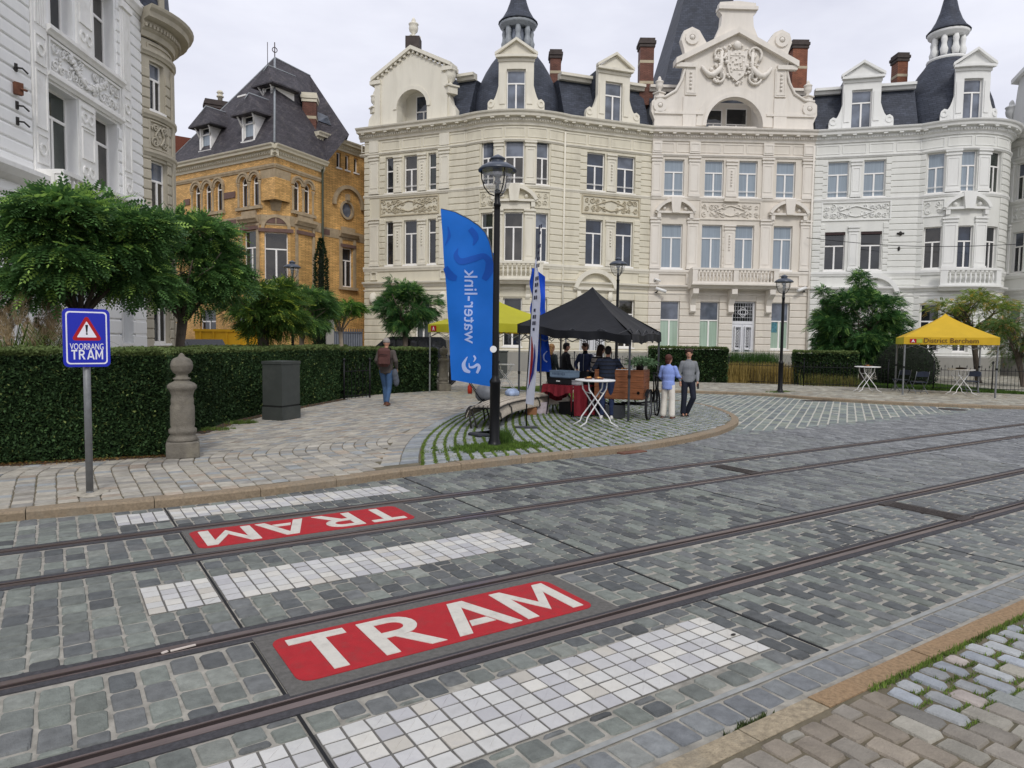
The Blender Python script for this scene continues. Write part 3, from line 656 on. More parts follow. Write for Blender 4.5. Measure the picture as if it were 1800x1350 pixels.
def panel(mb, fr, u0, u1, z0, z1, t=.04, w_=.06):
    for a, b, c, d in ((u0, u1, z0, z0+w_), (u0, u1, z1-w_, z1), (u0, u0+w_, z0+w_, z1-w_), (u1-w_, u1, z0+w_, z1-w_)): mb.fb(fr, a, b, -.01, t, c, d)
def pilaster(mb, fr, u0, u1, z0, z1, t=.09, cap=True):
    mb.mark('pilaster')
    mb.fb(fr, u0, u1, -.02, t, z0, z1); panel(mb, fr, u0+.07, u1-.07, z0+.35, z1-.45, t+.025, .035)
    mb.fb(fr, u0-.03, u1+.03, -.02, t+.05, z0, z0+.18)
    if cap: mb.fb(fr, u0-.04, u1+.04, -.02, t+.06, z1-.3, z1-.2); mb.fb(fr, u0-.06, u1+.06, -.02, t+.09, z1-.1, z1)
def relief(mb, fr, u0, u1, z0, z1, seed=0, v=0.0, cart=True):
    rn = random.Random(seed); W, H = u1-u0, z1-z0; cz = (z0+z1)/2; cu = (u0+u1)/2
    def spiral(u, z, r, s, turn=1.6, th=.028, a0=0):
        pts = []
        for i in range(15):
            f = i/14; rr = r*(1-.82*f); g = a0+s*turn*2*PI*f; pts.append(fr.pt(u+rr*cos(g), v+.03+.02*f, z+rr*sin(g)))
        mb.tube(pts, [th*(1-.5*i/14) for i in range(15)], 5)
    n = max(1, int(W*.5/ (H*.42)))
    for sg in (-1, 1):
        for i in range(n):
            uu = cu+sg*(W*.5-H*.24-i*H*.42*W*.42/(n*H*.42)); 
            for zz in (.27, -.25):
                spiral(uu+rn.uniform(-.04, .04), cz+zz*H+rn.uniform(-.03, .03), H*rn.uniform(.15, .21), sg*(1 if zz > 0 else -1), rn.uniform(1.1, 1.7), H*.035, rn.uniform(0, 6))
            for _ in range(7):
                a, b = uu+rn.uniform(-.2, .2)*H, cz+rn.uniform(-.42, .42)*H; mb.ell(fr.pt(a, v+.02, b), (H*rn.uniform(.03, .06),)*3, 6, 4)
    if cart:
        w2, h2 = W*.2, H*.3; pts = []
        for i in range(25):
            g = 2*PI*i/24; q = 1+.12*cos(4*g)+.06*cos(8*g); pts.append(fr.pt(cu+w2*q*cos(g)*1.15, v+.04, cz+h2*q*sin(g)))
        mb.tube(pts, H*.04, 6, cap=False)
        for sg in (-1, 1): spiral(cu+sg*w2*1.25, cz-h2, H*.13, sg, 1.3, H*.035); spiral(cu+sg*w2*1.25, cz+h2, H*.13, -sg, 1.3, H*.035)
def window(root, fr, u0, u1, z0, z1, glass=None, glass2=None, transom=.7, mull=True, v=-.16, bar=.055, rail=False, label=None, fmat=None):
    g1 = glass or GLD; g2 = glass2 or g1
    if g1 is GLD: g1 = random.choice(GLDV); g2 = g1 if g2 is GLD else g2
    m = MB(); f = bar; zt = z0+(z1-z0)*transom
    m.fb(fr, u0, u1, v-.05, v, z0, z0+f*1.4); m.fb(fr, u0, u1, v-.05, v, z1-f, z1); m.fb(fr, u0, u0+f, v-.05, v, z0+f*1.4, z1-f); m.fb(fr, u1-f, u1, v-.05, v, z0+f*1.4, z1-f)
    if transom < 1: m.fb(fr, u0+f, u1-f, v-.05, v+.012, zt-f*.7, zt+f*.7)
    if mull: c = (u0+u1)/2; m.fb(fr, c-f*.85, c+f*.85, v-.05, v+.008, z0+f*1.4, (zt-f*.7) if transom < 1 else z1-f)
    m.fb(fr, u0-.05, u1+.05, -.04 if v < 0 else v, .06, z0-.09, z0-.002)
    if rail:
        for zz in (z0+.32, z0+.37): m.fb(fr, u0+.01, u1-.01, v+.06, v+.075, zz, zz+.02)
    o = m.build('window', fmat or FRAMEW, root)
    if label: o['label'] = label
    def pane(a, b, c, d, mt):
        q = MB(); n = fr.seg(a, b); vs = []
        for i in range(n+1): u = a+(b-a)*i/n; vs += [fr.pt(u, v-.035, c), fr.pt(u, v-.035, d)]
        q.add(vs, [(2*i, 2*i+2, 2*i+3, 2*i+1) for i in range(n)]); q.build('pane', mt, o)
    if transom < 1: pane(u0+f, u1-f, zt, z1-f, g2)
    pane(u0+f, u1-f, z0+f, zt if transom < 1 else z1-f, g1); return o
def awindow(root, fr, uc, w_, z0, zs, glass, v=-.16, transom=True):       # round-headed window; zs springing height
    m = MB(); f = .055; r = w_/2
    arc = lambda rr, n=12: [(uc+rr*cos(PI*i/n), zs+rr*sin(PI*i/n)) for i in range(n+1)]
    out = [(uc+r, z0)]+arc(r)+[(uc-r, z0)]; inn = [(uc+r-f, z0+f)]+arc(r-f)+[(uc-r+f, z0+f)]; n = len(out)
    vs = [fr.pt(a, v, b) for a, b in out]+[fr.pt(a, v, b) for a, b in inn]+[fr.pt(a, v-.05, b) for a, b in out]+[fr.pt(a, v-.05, b) for a, b in inn]
    fs = [(i, (i+1) % n, n+(i+1) % n, n+i) for i in range(n)]+[(n+i, n+(i+1) % n, 3*n+(i+1) % n, 3*n+i) for i in range(n)]
    m.add(vs, fs)
    if transom: m.fb(fr, uc-r+f, uc+r-f, v-.05, v+.01, zs-.35*r-.05, zs-.35*r+.02)
    o = m.build('window', FRAMEW, root); q = MB(); vs = [fr.pt(a, v-.035, b) for a, b in inn]; q.add(vs, [tuple(range(n))]); q.build('pane', glass, o); return o
def arch_wall(mb, fr, u0, u1, z0, z1, uc, r, zb, zs, v0, v1, n=14):         # slab with an arched opening, centre uc
    arc = [(uc-r*cos(PI*i/n), zs+r*sin(PI*i/n)) for i in range(n+1)]
    L = [(u0, z0)]+([(uc-r, z0)] if zb <= z0 else [(uc, z0), (uc, zb), (uc-r, zb)])+arc[:n//2+1]+[(uc, z1), (u0, z1)]
    Rr = [(u1, z1), (uc, z1)]+arc[n//2:]+([(uc+r, z0)] if zb <= z0 else [(uc+r, zb), (uc, zb), (uc, z0)])+[(u1, z0)]
    mb.fpoly(fr, L[::1], v0, v1); mb.fpoly(fr, Rr[::-1][::1], v0, v1)
def arch_ring(mb, fr, uc, zs, r0, r1, v0, v1, n=14, a0=0, a1=PI):
    P = lambda r, g, v: fr.pt(uc+r*cos(g), v, zs+r*sin(g)); vs = []; fs = []
    for i in range(n+1): g = a0+(a1-a0)*i/n; vs += [P(r0, g, v0), P(r0, g, v1), P(r1, g, v1), P(r1, g, v0)]
    for i in range(n): fs += [(i*4+j, i*4+(j+1) % 4, i*4+4+(j+1) % 4, i*4+4+j) for j in range(4)]
    fs += [(0, 1, 2, 3), (n*4+3, n*4+2, n*4+1, n*4)]; mb.add(vs, fs)
def tri_ped(mb, fr, u0, u1, z, h, d=.25, v=0.0):
    c = (u0+u1)/2; mb.fb(fr, u0-.12, u1+.12, v-.02, v+d, z, z+.14); mb.fpoly(fr, [(u0-.05, z+.14), (u1+.05, z+.14), (c, z+.14+h)], v-.02, v+d*.35)
    for s in (-1, 1):
        a, b = (u0-.16, c) if s < 0 else (c, u1+.16); zz = [(z+.12, z+h+.14)] if s < 0 else [(z+h+.14, z+.12)]
        za, zb = zz[0]; mb.fpoly(fr, [(a, za), (b, zb), (b, zb+.16), (a, za+.16)], v-.02, v+d*1.05)
def seg_ped(mb, fr, u0, u1, z, h, d=.3):            # curved hood with keystone on brackets
    mb.mark('window_pediment')
    c = (u0+u1)/2; w_ = (u1-u0)/2; r = (w_*w_+h*h)/(2*h); a = math.asin(min(1, w_/r))
    arch_ring(mb, fr, c, z+h-r, r-.13, r+.06, -.02, d, 12, PI/2-a, PI/2+a); mb.fb(fr, u0-.03, u1+.03, -.02, d*.8, z-.13, z)
    mb.fpoly(fr, [(c-.22, z-.12), (c+.22, z-.12), (c+.33, z+h+.1), (c-.33, z+h+.1)], -.02, d*1.1)
    for s in (-1, 1):
        uu = c+s*(w_-.2); mb.fb(fr, uu-.11, uu+.11, -.02, d*.7, z-.42, z-.13); mb.fb(fr, uu-.09, uu+.09, -.02, d*.4, z-.62, z-.42)
        mb.ell(fr.pt(c+s*w_*.55, .05, z+h*.25), (.13, .13, .13), 8, 5)
def keyscroll(mb, fr, u, z0, z1, w_=.26, d=.4):     # bracket under a balcony
    mb.mark('bracket')
    pts = [(0, z0), (d*.25, z0), (d*.4, z0+.12), (d*.3, z0+(z1-z0)*.35), (d*.55, z0+(z1-z0)*.6), (d, z0+(z1-z0)*.8), (d, z1), (0, z1)]
    mb.prof(fr, u-w_/2, u+w_/2, pts)
BAL = [(.05, 0), (.05, .05), (.03, .07), (.035, .12), (.075, .24), (.06, .34), (.03, .48), (.032, .53), (.05, .55), (.05, .6)]
def balcony(root, fr, u0, u1, z0, z1, d, matr, piers=(), label=None, closed=False):
    m = MB(); m.prof(fr, u0-.05, u1+.05, [(-.02, z0-.3), (d*.7, z0-.3), (d*.85, z0-.16), (d+.1, z0-.1), (d+.1, z0), (-.02, z0)])
    m.fb(fr, u0-.03, u1+.03, d-.2, d+.05, z1-.12, z1); m.fb(fr, u0, u1, d-.17, d+.02, z0+.003, z0+.12)
    for p in [u0+.15, u1-.15]+list(piers): m.fb(fr, p-.15, p+.15, d-.19, d+.035, z0+.004, z1-.125)
    o = m.build('balcony', matr, root); hz = (z1-.12)-(z0+.12); ps = sorted([u0+.15, u1-.15]+list(piers))
    if label: o['label'] = label
    for a, b in zip(ps[:-1], ps[1:]):
        n = max(1, int((b-a-.3)/.21)); s = (b-a-.3)/n
        for i in range(n):
            x, y, _ = fr.pt(a+.15+s*(i+.5), d-.075, 0); q = MB(); q.lathe((x, y, z0+.115), [(r*.95, h*hz/.6*1.02) for r, h in BAL], 8); q.build('baluster', matr, o)
    if closed:
        for s in (u0+.1, u1-.1): q = MB(); q.fb(fr, s-.1, s+.1, 0, d-.2, z0+.01, z1-.002); q.build('pier', matr, o)
    return o
def urn(root, x, y, z, s, matr, name='urn', ped=.35):
    m = MB(); m.box((x, y, z+ped*s/2), (.55*s, .55*s, ped*s)); m.box((x, y, z+ped*s+.04*s), (.7*s, .7*s, .08*s))
    b = z+ped*s+.08*s; m.lathe((x, y, b), [(r*s, h*s) for r, h in ((.2, 0), (.12, .1), (.1, .18), (.26, .35), (.3, .55), (.27, .72), (.33, .78), (.3, .84), (.12, .95), (.14, 1.02), (.1, 1.12), (.05, 1.2))], 12)
    return m.build(name, matr, root)
def chimney(root, c, w_, d, z0, z1, rz, brick, stone, capm, ang=0, bands=2):
    m = MB(); m.box((c[0], c[1], (z0+z1)/2), (w_, d, z1-z0), rz); o = m.build('chimney', brick, root); q = MB()
    for i in range(bands): zz = z0+(z1-z0)*(i+1)/(bands+1)+.1; q.box((c[0], c[1], zz), (w_+.02, d+.02, .17), rz)
    q.build('stone_band', stone, o); q = MB(); q.box((c[0], c[1], z1-.2), (w_+.12, d+.12, .16), rz); q.box((c[0], c[1], z1+.0), (w_+.22, d+.22, .18), rz); q.box((c[0], c[1], z1+.18), (w_+.1, d+.1, .16), rz); q.build('chimney_cap', capm, o); return o
def dormer(root, fr, uc, w_, z0, z1, hp, matr, glass, roofm, v=-.15, scroll=.75, back=2.2, gl2=None):
    """stone dormer with pediment, side scrolls, slate cheeks; window inside"""
    a, b = uc-w_/2, uc+w_/2; ww = w_*.54; m = MB(); wz0, wz1 = z0+.08, z1-.72
    for x, y in ((a, uc-ww/2), (uc+ww/2, b)): m.fb(fr, x, y, v-.35, v, z0, z1-.6); m.fb(fr, x+.08, y-.08, v-.02, v+.05, z0+.5, z1-.75)
    m.fb(fr, a, b, v-.35, v, z1-.6, z1); m.fb(fr, a-.04, b+.04, v-.02, v+.07, z1-.18, z1-.02); tri_ped(m, fr, a, b, z1, hp, .28, v); m.fb(fr, a, b, v-.35, v-.02, z1, z1+hp*.4)
    for s in (-1, 1):
        e = a if s < 0 else b; P = [(e, z0), (e+s*scroll, z0), (e+s*scroll, z0+.5), (e+s*scroll*.93, z0+.72), (e+s*scroll*.7, z0+.85), (e+s*scroll*.45, z0+.78), (e+s*scroll*.3, z0+.95), (e+s*scroll*.14, z0+1.25), (e, z0+1.6)]
        m.fpoly(fr, P if s > 0 else P[::-1], v-.3, v-.04); x, y, _ = fr.pt(e+s*scroll*.72, v, 0)
        arch_ring(m, fr, e+s*scroll*.68, z0+.58, .1, .22, v-.05, v, 10, 0, 2*PI)
    o = m.build('dormer', matr, root)
    window(o, fr, uc-ww/2, uc+ww/2, wz0, wz1+.1, glass, gl2, .68, v=v-.18)
    r = MB(); r.fpoly(fr, [(a+.05, z0), (b-.05, z0), (b-.05, z1+.1), (uc, z1+hp), (a+.05, z1+.1)], v-back, v-.36); r.build('cheek', roofm, o)
    return o
ZC = 14.85
def mansard(root, fr, u0, u1, roofm, curb, z0=14.86, z1=17.55, in0=-.35, in1=-1.5, deep=9):
    m = MB(); m.prof(fr, u0, u1, [(in0, z0-.2), (in0, z0), (in1, z1), (-deep, z1+.35), (-deep, z0-.2)]); o = m.build('roof', roofm, root)
    q = MB(); q.prof(fr, u0, u1, [(in1-.1, z1-.05), (in1+.28, z1-.05), (in1+.34, z1+.1), (in1+.5, z1+.14), (in1+.5, z1+.3), (in1-.1, z1+.34)]); q.build('roof_curb', curb, o); return o
def lantern(root, c, z, s, stone, roofm, glass):
    m = MB(); m.lathe((c[0], c[1], z), [(r*s, h*s) for r, h in ((.86, 0), (.86, .12), (1.02, .2), (1.14, .36), (1.12, .46), (.85, .52), (.85, .55))], 24)
    m.lathe((c[0], c[1], z), [(r*s, h*s) for r, h in ((.9, 1.72), (.92, 1.8), (1.1, 1.9), (1.16, 2.05), (1.0, 2.1))], 24)
    for k in range(8):
        g = 2*PI*k/8+.2; x, y = c[0]+.8*s*cos(g), c[1]+.8*s*sin(g)
        m.lathe((x, y, z+.5*s), [(r*s, h*s) for r, h in ((.16, 0), (.2, .2), (.24, .42), (.17, .6), (.15, .8), (.19, 1.0), (.14, 1.25))], 8)
    o = m.build('lantern', stone, root); q = MB(); q.lathe((c[0], c[1], z+.5*s), [(.62*s, 0), (.62*s, 1.3*s)], 16, sm=False); q.build('lantern_glass', glass, o)
    q = MB(); q.lathe((c[0], c[1], z+2.08*s), [(r*s, h*s) for r, h in ((1.2, 0), (1.22, .05), (.98, .3), (.72, .75), (.52, 1.3), (.34, 2.1), (.18, 3.1), (.04, 4.2))], 20); q.build('lantern_roof', roofm, o); return o
ops2 = lambda L: L
# ---- shared levels: z of windows, same along the whole terrace
W2 = (10.85, 13.05); W1 = (6.45, 9.15); GWZ = (1.55, 4.45)
def storey_trim(mb, fr, u0, u1, rustic=True):
    mb.mark('string_course'); band(mb, fr, u0, u1, 6.08, 6.36, .14); mb.mark('string_course'); band(mb, fr, u0, u1, 10.62, 10.8, .1)
    mb.mark('string_course'); mb.prof(fr, u0, u1, [(-.02, 5.12), (.06, 5.12), (.1, 5.25), (.26, 5.32), (.28, 5.42), (-.02, 5.46)]); band(mb, fr, u0, u1, 4.85, 4.95, .06)
    mb.mark('string_course'); band(mb, fr, u0, u1, 1.22, 1.36, .12)
def entab(mb, fr, u0, u1, z=ZC, d=.62):
    mb.mark('cornice'); cornice(mb, fr, u0, u1, z, .72, d, True, .15, .8); band(mb, fr, u0, u1, 13.22, 13.36, .12)
    n = max(1, round((u1-u0)/1.4)); s = (u1-u0)/n
    for i in range(n): panel(mb, fr, u0+s*i+.08, u0+s*(i+1)-.08, 13.48, 14.02, .035, .045)
slateA = slate_mat('blue grey slate', (.045, .052, .07)); slateP = slate_mat('purple grey slate with lichen', (.055, .05, .058), .25, .12, moss=.55)
brickR = slate_mat('red chimney brick', '#6b463a', .2, .07); stoneB = mat('chimney stone', '#b3a78f', rough=.9, var=.15); capM = mat('sooty chimney cap', '#4c4542', rough=.95, var=.2)
brickO = slate_mat('orange chimney brick', '#85543e', .2, .07)
lead = mat('grey lead', '#8d9296', rough=.5, var=.15, spec=.4)
def stucco(n, c, st, amt=.45): return mat(n, c, rough=.85, var=.05, scale=1.6, streak=True, bump=.12, bscale=25, var2=(st, amt, 1.5), spec=.2)
# ============ cream corner house: pavilion, round bay, two-window front
P0, P1, P2, P3 = G(620, 232, ZC), G(820, 207, ZC), G(995, 207, ZC), G(1150, 227, ZC)
F1 = Fr(P0, P1); F2 = Fr(P2, P3)
pk = G(900, 197, ZC); Cb, Rb = circ3(P1, pk, P2); v_ = P1-Cb; t0 = math.atan2(v_.y, v_.x); v_ = P2-Cb; t1 = math.atan2(v_.y, v_.x)
while t1 < t0: t1 += 2*PI
B1 = Arc(Cb, Rb, t0, t1); print('BAY1', Cb, Rb, B1.L)
cream = stucco('cream stucco', '#d5cfbc', '#a49d8a'); creamL = stucco('pale cream stucco', '#ddd8c9', '#b3ac9b', .4); greyp = mat('grey stone plinth', '#8f8d86', rough=.9, var=.15, scale=2, streak=True, var2=('#74726c', .5, 2))
reliefm = stucco('dark stained relief stone', '#beb49c', '#8f8670', .6)  # relief panels toned darker than the wall, with stains
H = thing('cream_house', 'cream stuccoed corner house with domed round bay, behind the ball tree and the black tent', 'house', (P1.x, P1.y, 0))
F1 = F1; m = MB(); e1 = .9; E1 = F1.L-.25
o1 = [(2.44, 2.99)+W2, (3.75, 4.67)+W2, (5.45, 6.0)+W2, (2.44, 2.99)+W1, (3.75, 4.67)+W1, (5.45, 6.02)+W1, (4.6, 5.6, 1.55, 4.4)]
wall(m, F1, e1, F1.L, 0, 14.2, o1)
rust(m, F1, e1, 1.3, 5.5, 13.2, o1); rust(m, F1, 6.85, F1.L, 5.5, 13.2, o1); rust(m, F1, e1, F1.L, 1.4, 4.8, o1, .42)
rust(m, F1, 2.02, 2.42, 6.4, 9.3, o1); rust(m, F1, 6.02, 6.25, 6.4, 9.3, o1); rust(m, F1, 2.02, 2.42, 10.8, 13.1, o1); rust(m, F1, 6.02, 6.25, 10.8, 13.1, o1)
wall(m, Fr(Vector(F1.pt(e1, -12, 0)[:2]), Vector(F1.pt(e1, 0, 0)[:2])), 0, 12, 0, 14.2, [])
m.build('wall', cream, H)
m = MB(); storey_trim(m, F1, e1-.05, F1.L-.05); entab(m, F1, e1-.3, F1.L); m.build('cornice', creamL, H)
m = MB()
for a, b in ((1.3, 1.95), (6.25, 6.9)):
    for z0, z1 in ((6.4, 9.35), (10.85, 13.2)): pilaster(m, F1, a, b, z0, z1)
    m.mark('pilaster_block'); m.fb(F1, a, b, 0, .12, 13.4, 14.1); panel(m, F1, a+.1, b-.1, 5.55, 6.05, .12, .05)
for a, b in ((3.1, 3.6), (4.8, 5.3)):
    for z0, z1 in ((6.4, 9.15), (10.85, 13.05)): pilaster(m, F1, a, b, z0, z1, .05)
    for z0, z1 in ((6.4, 9.15), (10.85, 13.05)):
        for k in range(6): m.ell(F1.pt((a+b)/2, .09, z1-.65-k*.17), (.05, .05, .07), 6, 4)
for a in (1.62, 6.57):
    m.mark('corbel_mask'); m.ell(F1.pt(a, .05, 4.4), (.34, .2, .4), 10, 6); m.ell(F1.pt(a, .05, 4.0), (.16, .14, .25), 8, 6)
m.build('pilaster', creamL, H)
m = MB(); panel(m, F1, 2.05, 6.2, 9.45, 10.55, .07, .07); relief(m, F1, 2.15, 6.1, 9.55, 10.45, 1); m.build('relief_panel', reliefm, H)
for a, b, c, d in o1[:3]: window(H, F1, a, b, c, d, GLD, GLD, .62, mull=b-a > .7, rail=True)
for a, b, c, d in o1[3:6]: window(H, F1, a, b, c, d, GLD, GLD, .7, mull=b-a > .7)
window(H, F1, *o1[6], GLD, GLD, .7)
# gable with arched loggia
m = MB(); g = [(1.75, 14.86), (1.75, 17.75), (1.45, 17.85), (1.45, 18.1), (4.2, 19.65), (6.95, 18.25), (6.95, 17.7), (6.6, 17.6), (6.6, 14.86)]
nar = 12; arc = [(4.22+1.05*cos(PI*i/nar), 15.9+1.05*sin(PI*i/nar)) for i in range(nar+1)]
mid = 4.22; Lh = [(1.75, 14.86), (mid-1.05, 14.86)]+arc[::-1][:nar//2+1]+[(mid, 19.2), (1.75, 17.9)]; Rh = [(mid+1.05, 14.86), (6.6, 14.86), (6.6, 17.95), (mid, 19.2)]+arc[:nar//2+1][::-1]
m.fpoly(F1, Lh, -.7, -.1); m.fpoly(F1, Rh, -.7, -.1)
arch_ring(m, F1, mid, 15.9, 1.06, 1.3, -.12, -.04, 14)
for a, za, b, zb in ((1.4, 17.75, mid, 19.3), (mid, 19.3, 6.95, 17.95)):
    m.fpoly(F1, [(a, za), (b, zb), (b, zb+.22), (a, za+.22)], -.8, .12); n = 9
    for k in range(n): f = (k+.5)/n; uu = a+(b-a)*f; zz = za+(zb-za)*f; m.fb(F1, uu-.07, uu+.07, -.1, .04, zz-.16, zz)
m.fb(F1, 1.3, 2.05, -.75, .08, 17.55, 17.78); m.fb(F1, 6.35, 7.05, -.75, .08, 17.75, 17.98)
for a, b in ((1.62, 2.02), (6.3, 6.72)): m.fb(F1, a, b, -.12, 0, 14.86, 17.6)
m.fpoly(F1, [(6.7, 14.86), (7.3, 14.86), (7.2, 15.5), (6.9, 15.9), (6.72, 16.6)], -.6, -.1); m.fpoly(F1, [(1.05, 14.86), (1.64, 14.86), (1.64, 16.4), (1.45, 15.9), (1.15, 15.5)], -.6, -.1)
gb = m.build('gable', creamL, H)
m = MB(); m.fb(F1, 2.9, 5.6, -1.5, -1.3, 14.8, 17.2); m.fb(F1, 2.9, 3.12, -1.3, -.7, 14.8, 17.1); m.fb(F1, 5.35, 5.6, -1.3, -.7, 14.8, 17.1); m.build('loggia', creamL, H)
window(gb, F1, 3.85, 4.95, 15.0, 16.95, GLD, GLD, .5, v=-1.24)
for uu, zz, s in ((1.45, 15.9, .85), (6.75, 16.4, 1.15)): x, y, _ = F1.pt(uu, -.3, 0); urn(gb, x, y, zz, s, creamL)
x, y, _ = F1.pt(4.15, -.4, 0); m = MB(); m.box((x, y, 19.75), (.85, .8, .7), -PI/5); m.build('gable_block', capM, gb); urn(gb, x, y, 20.0, .95, creamL, ped=.1)
m = MB(); m.fpoly(F1, [(1.75, 14.8), (6.6, 14.8), (6.6, 17.75), (mid, 19.1), (1.75, 17.75)], -4.6, -2.25); m.build('gable_roof', slateA, H)
mansard(H, F1, 6.7, F1.L-.1, slateA, creamL)
# round bay
uw = lambda a, b, y: (B1.u(a, y), B1.u(b, y))
m = MB(); cu = B1.L/2
bw = [uw(849, 863, 300), uw(887, 921, 300), uw(943, 965, 300)]; bw[0] = (B1.L-bw[2][1], B1.L-bw[2][0]) if abs(bw[0][0]-(B1.L-bw[2][1])) < .5 else bw[0]
print('bay windows', bw, B1.L)
ob = [b+(10.85, 13.3) for b in bw]+[b+(6.45, 9.25) for b in bw]+[bw[1]+(1.55, 4.35), bw[2]+(1.55, 4.35)]
wall(m, B1, 0, B1.L, 0, 14.2, ob, .28)
rust(m, B1, 0, bw[0][0]-.1, 1.4, 13.2, ob); rust(m, B1, bw[2][1]+.1, B1.L, 1.4, 13.2, ob); rust(m, B1, bw[0][0]-.1, bw[2][1]+.1, 1.4, 4.8, ob, .42)
m.build('wall', cream, H)
m = MB(); storey_trim(m, B1, 0, B1.L); entab(m, B1, -.1, B1.L+.1); m.build('cornice', creamL, H)
m = MB()
for k in (0, 1):
    a, b = bw[k][1]+.08, bw[k+1][0]-.08
    for z0, z1 in ((6.4, 9.4), (10.85, 13.25)): pilaster(m, B1, a, b, z0, z1, .07)
seg_ped(m, B1, cu-1.25, cu+1.25, 9.95, .75, .32); m.fb(B1, cu-.9, cu+.9, 0, .1, 9.4, 9.78); m.build('pilaster', creamL, H)
m = MB()
for a, b, s in ((bw[0][0]-.1, bw[0][1]+.15, 5), (bw[2][0]-.15, bw[2][1]+.1, 6)): m.mark('relief_panel'); panel(m, B1, a, b, 9.5, 10.5, .06, .06); relief(m, B1, a+.1, b-.1, 9.6, 10.4, s, cart=False)
m.build('relief_panel', cream, H)
for k, o in enumerate(ob): window(H, B1, *o, GLD if k not in (1, 2, 5) else GLD, GLS if k in (0, 1, 2, 5) else GLD, .62 if k < 3 else .7, rail=k < 3)
balcony(H, B1, bw[0][1]-.1, bw[2][0]+.25, 5.42, 6.38, .7, creamL)
m = MB()
for uu in (bw[1][0]-.3, bw[1][1]+.3): keyscroll(m, B1, uu, 4.3, 5.1)
m.build('bracket', creamL, H)
dc = Cb+(Vector((0, 0))-Cb).normalized()*(-0.0); ddir = (pk-Cb).normalized(); DC = Cb+ddir*(Rb-3.45)
def dome(root, c, r, z, roofm, curb):
    m = MB(); m.lathe((c[0], c[1], z), [(r*a, b) for a, b in ((1.0, -.2), (1.0, 0), (1.01, .5), (.98, 1.1), (.92, 1.8), (.83, 2.5), (.71, 3.2), (.58, 3.8), (.47, 4.2), (.4, 4.5), (.38, 4.7))], 36); o = m.build('dome', roofm, root); return o
dome(H, DC, 2.8, 14.9, slateA, lead); lantern(H, DC, 19.1, 1.0, lead, slateA, GLS)
dormer(H, B1, cu, 2.15, 14.9, 17.95, .75, creamL, GLS, slateA, v=-.25, scroll=.72, back=2.0)
# two-window front
o2 = [(1.4, 2.57)+W2, (3.4, 4.6)+W2, (1.4, 2.52)+W1, (3.4, 4.56)+W1, (3.7, 4.78)+GWZ, (1.1, 2.9, .2, 4.3)]
m = MB(); wall(m, F2, 0, F2.L, 0, 14.2, o2); rust(m, F2, 0, .95, 5.5, 13.2, o2); rust(m, F2, 5.0, F2.L, 5.5, 13.2, o2); rust(m, F2, 0, F2.L, 1.4, 4.8, o2, .42)
for z0, z1 in ((6.4, 9.3), (10.8, 13.15)): rust(m, F2, .95, 1.38, z0, z1, o2); rust(m, F2, 4.62, 5.0, z0, z1, o2)
m.build('wall', cream, H)
m = MB(); storey_trim(m, F2, 0, F2.L); entab(m, F2, -.1, F2.L); m.build('cornice', creamL, H)
m = MB(); 
for z0, z1 in ((6.4, 9.15), (10.85, 13.05)):
    pilaster(m, F2, 2.72, 3.27, z0, z1, .06)
    for k in range(6): m.ell(F2.pt(3.0, .1, z1-.65-k*.17), (.06, .05, .07), 6, 4)
m.mark('door_surround'); arch_ring(m, F2, 2.05, 4.7, 1.25, 1.5, -.02, .3, 16, .25, PI-.25); m.fb(F2, .6, 3.5, -.02, .24, 4.95, 5.1); m.fb(F2, .85, 1.08, -.02, .16, 2.0, 4.9); m.fb(F2, 2.95, 3.18, -.02, .16, 2.0, 4.9)
for s in (1.0, 3.05): m.ell(F2.pt(s, .12, 4.55), (.22, .15, .3), 8, 6)
m.build('pilaster', creamL, H)
m = MB(); panel(m, F2, 1.1, 4.95, 9.45, 10.55, .07, .07); relief(m, F2, 1.2, 4.85, 9.55, 10.45, 2); m.build('relief_panel', reliefm, H)
for k, o in enumerate(o2[:5]): window(H, F2, *o, GLD, GLS if k == 1 else GLD, .66 if k < 2 else .7, rail=k < 2)
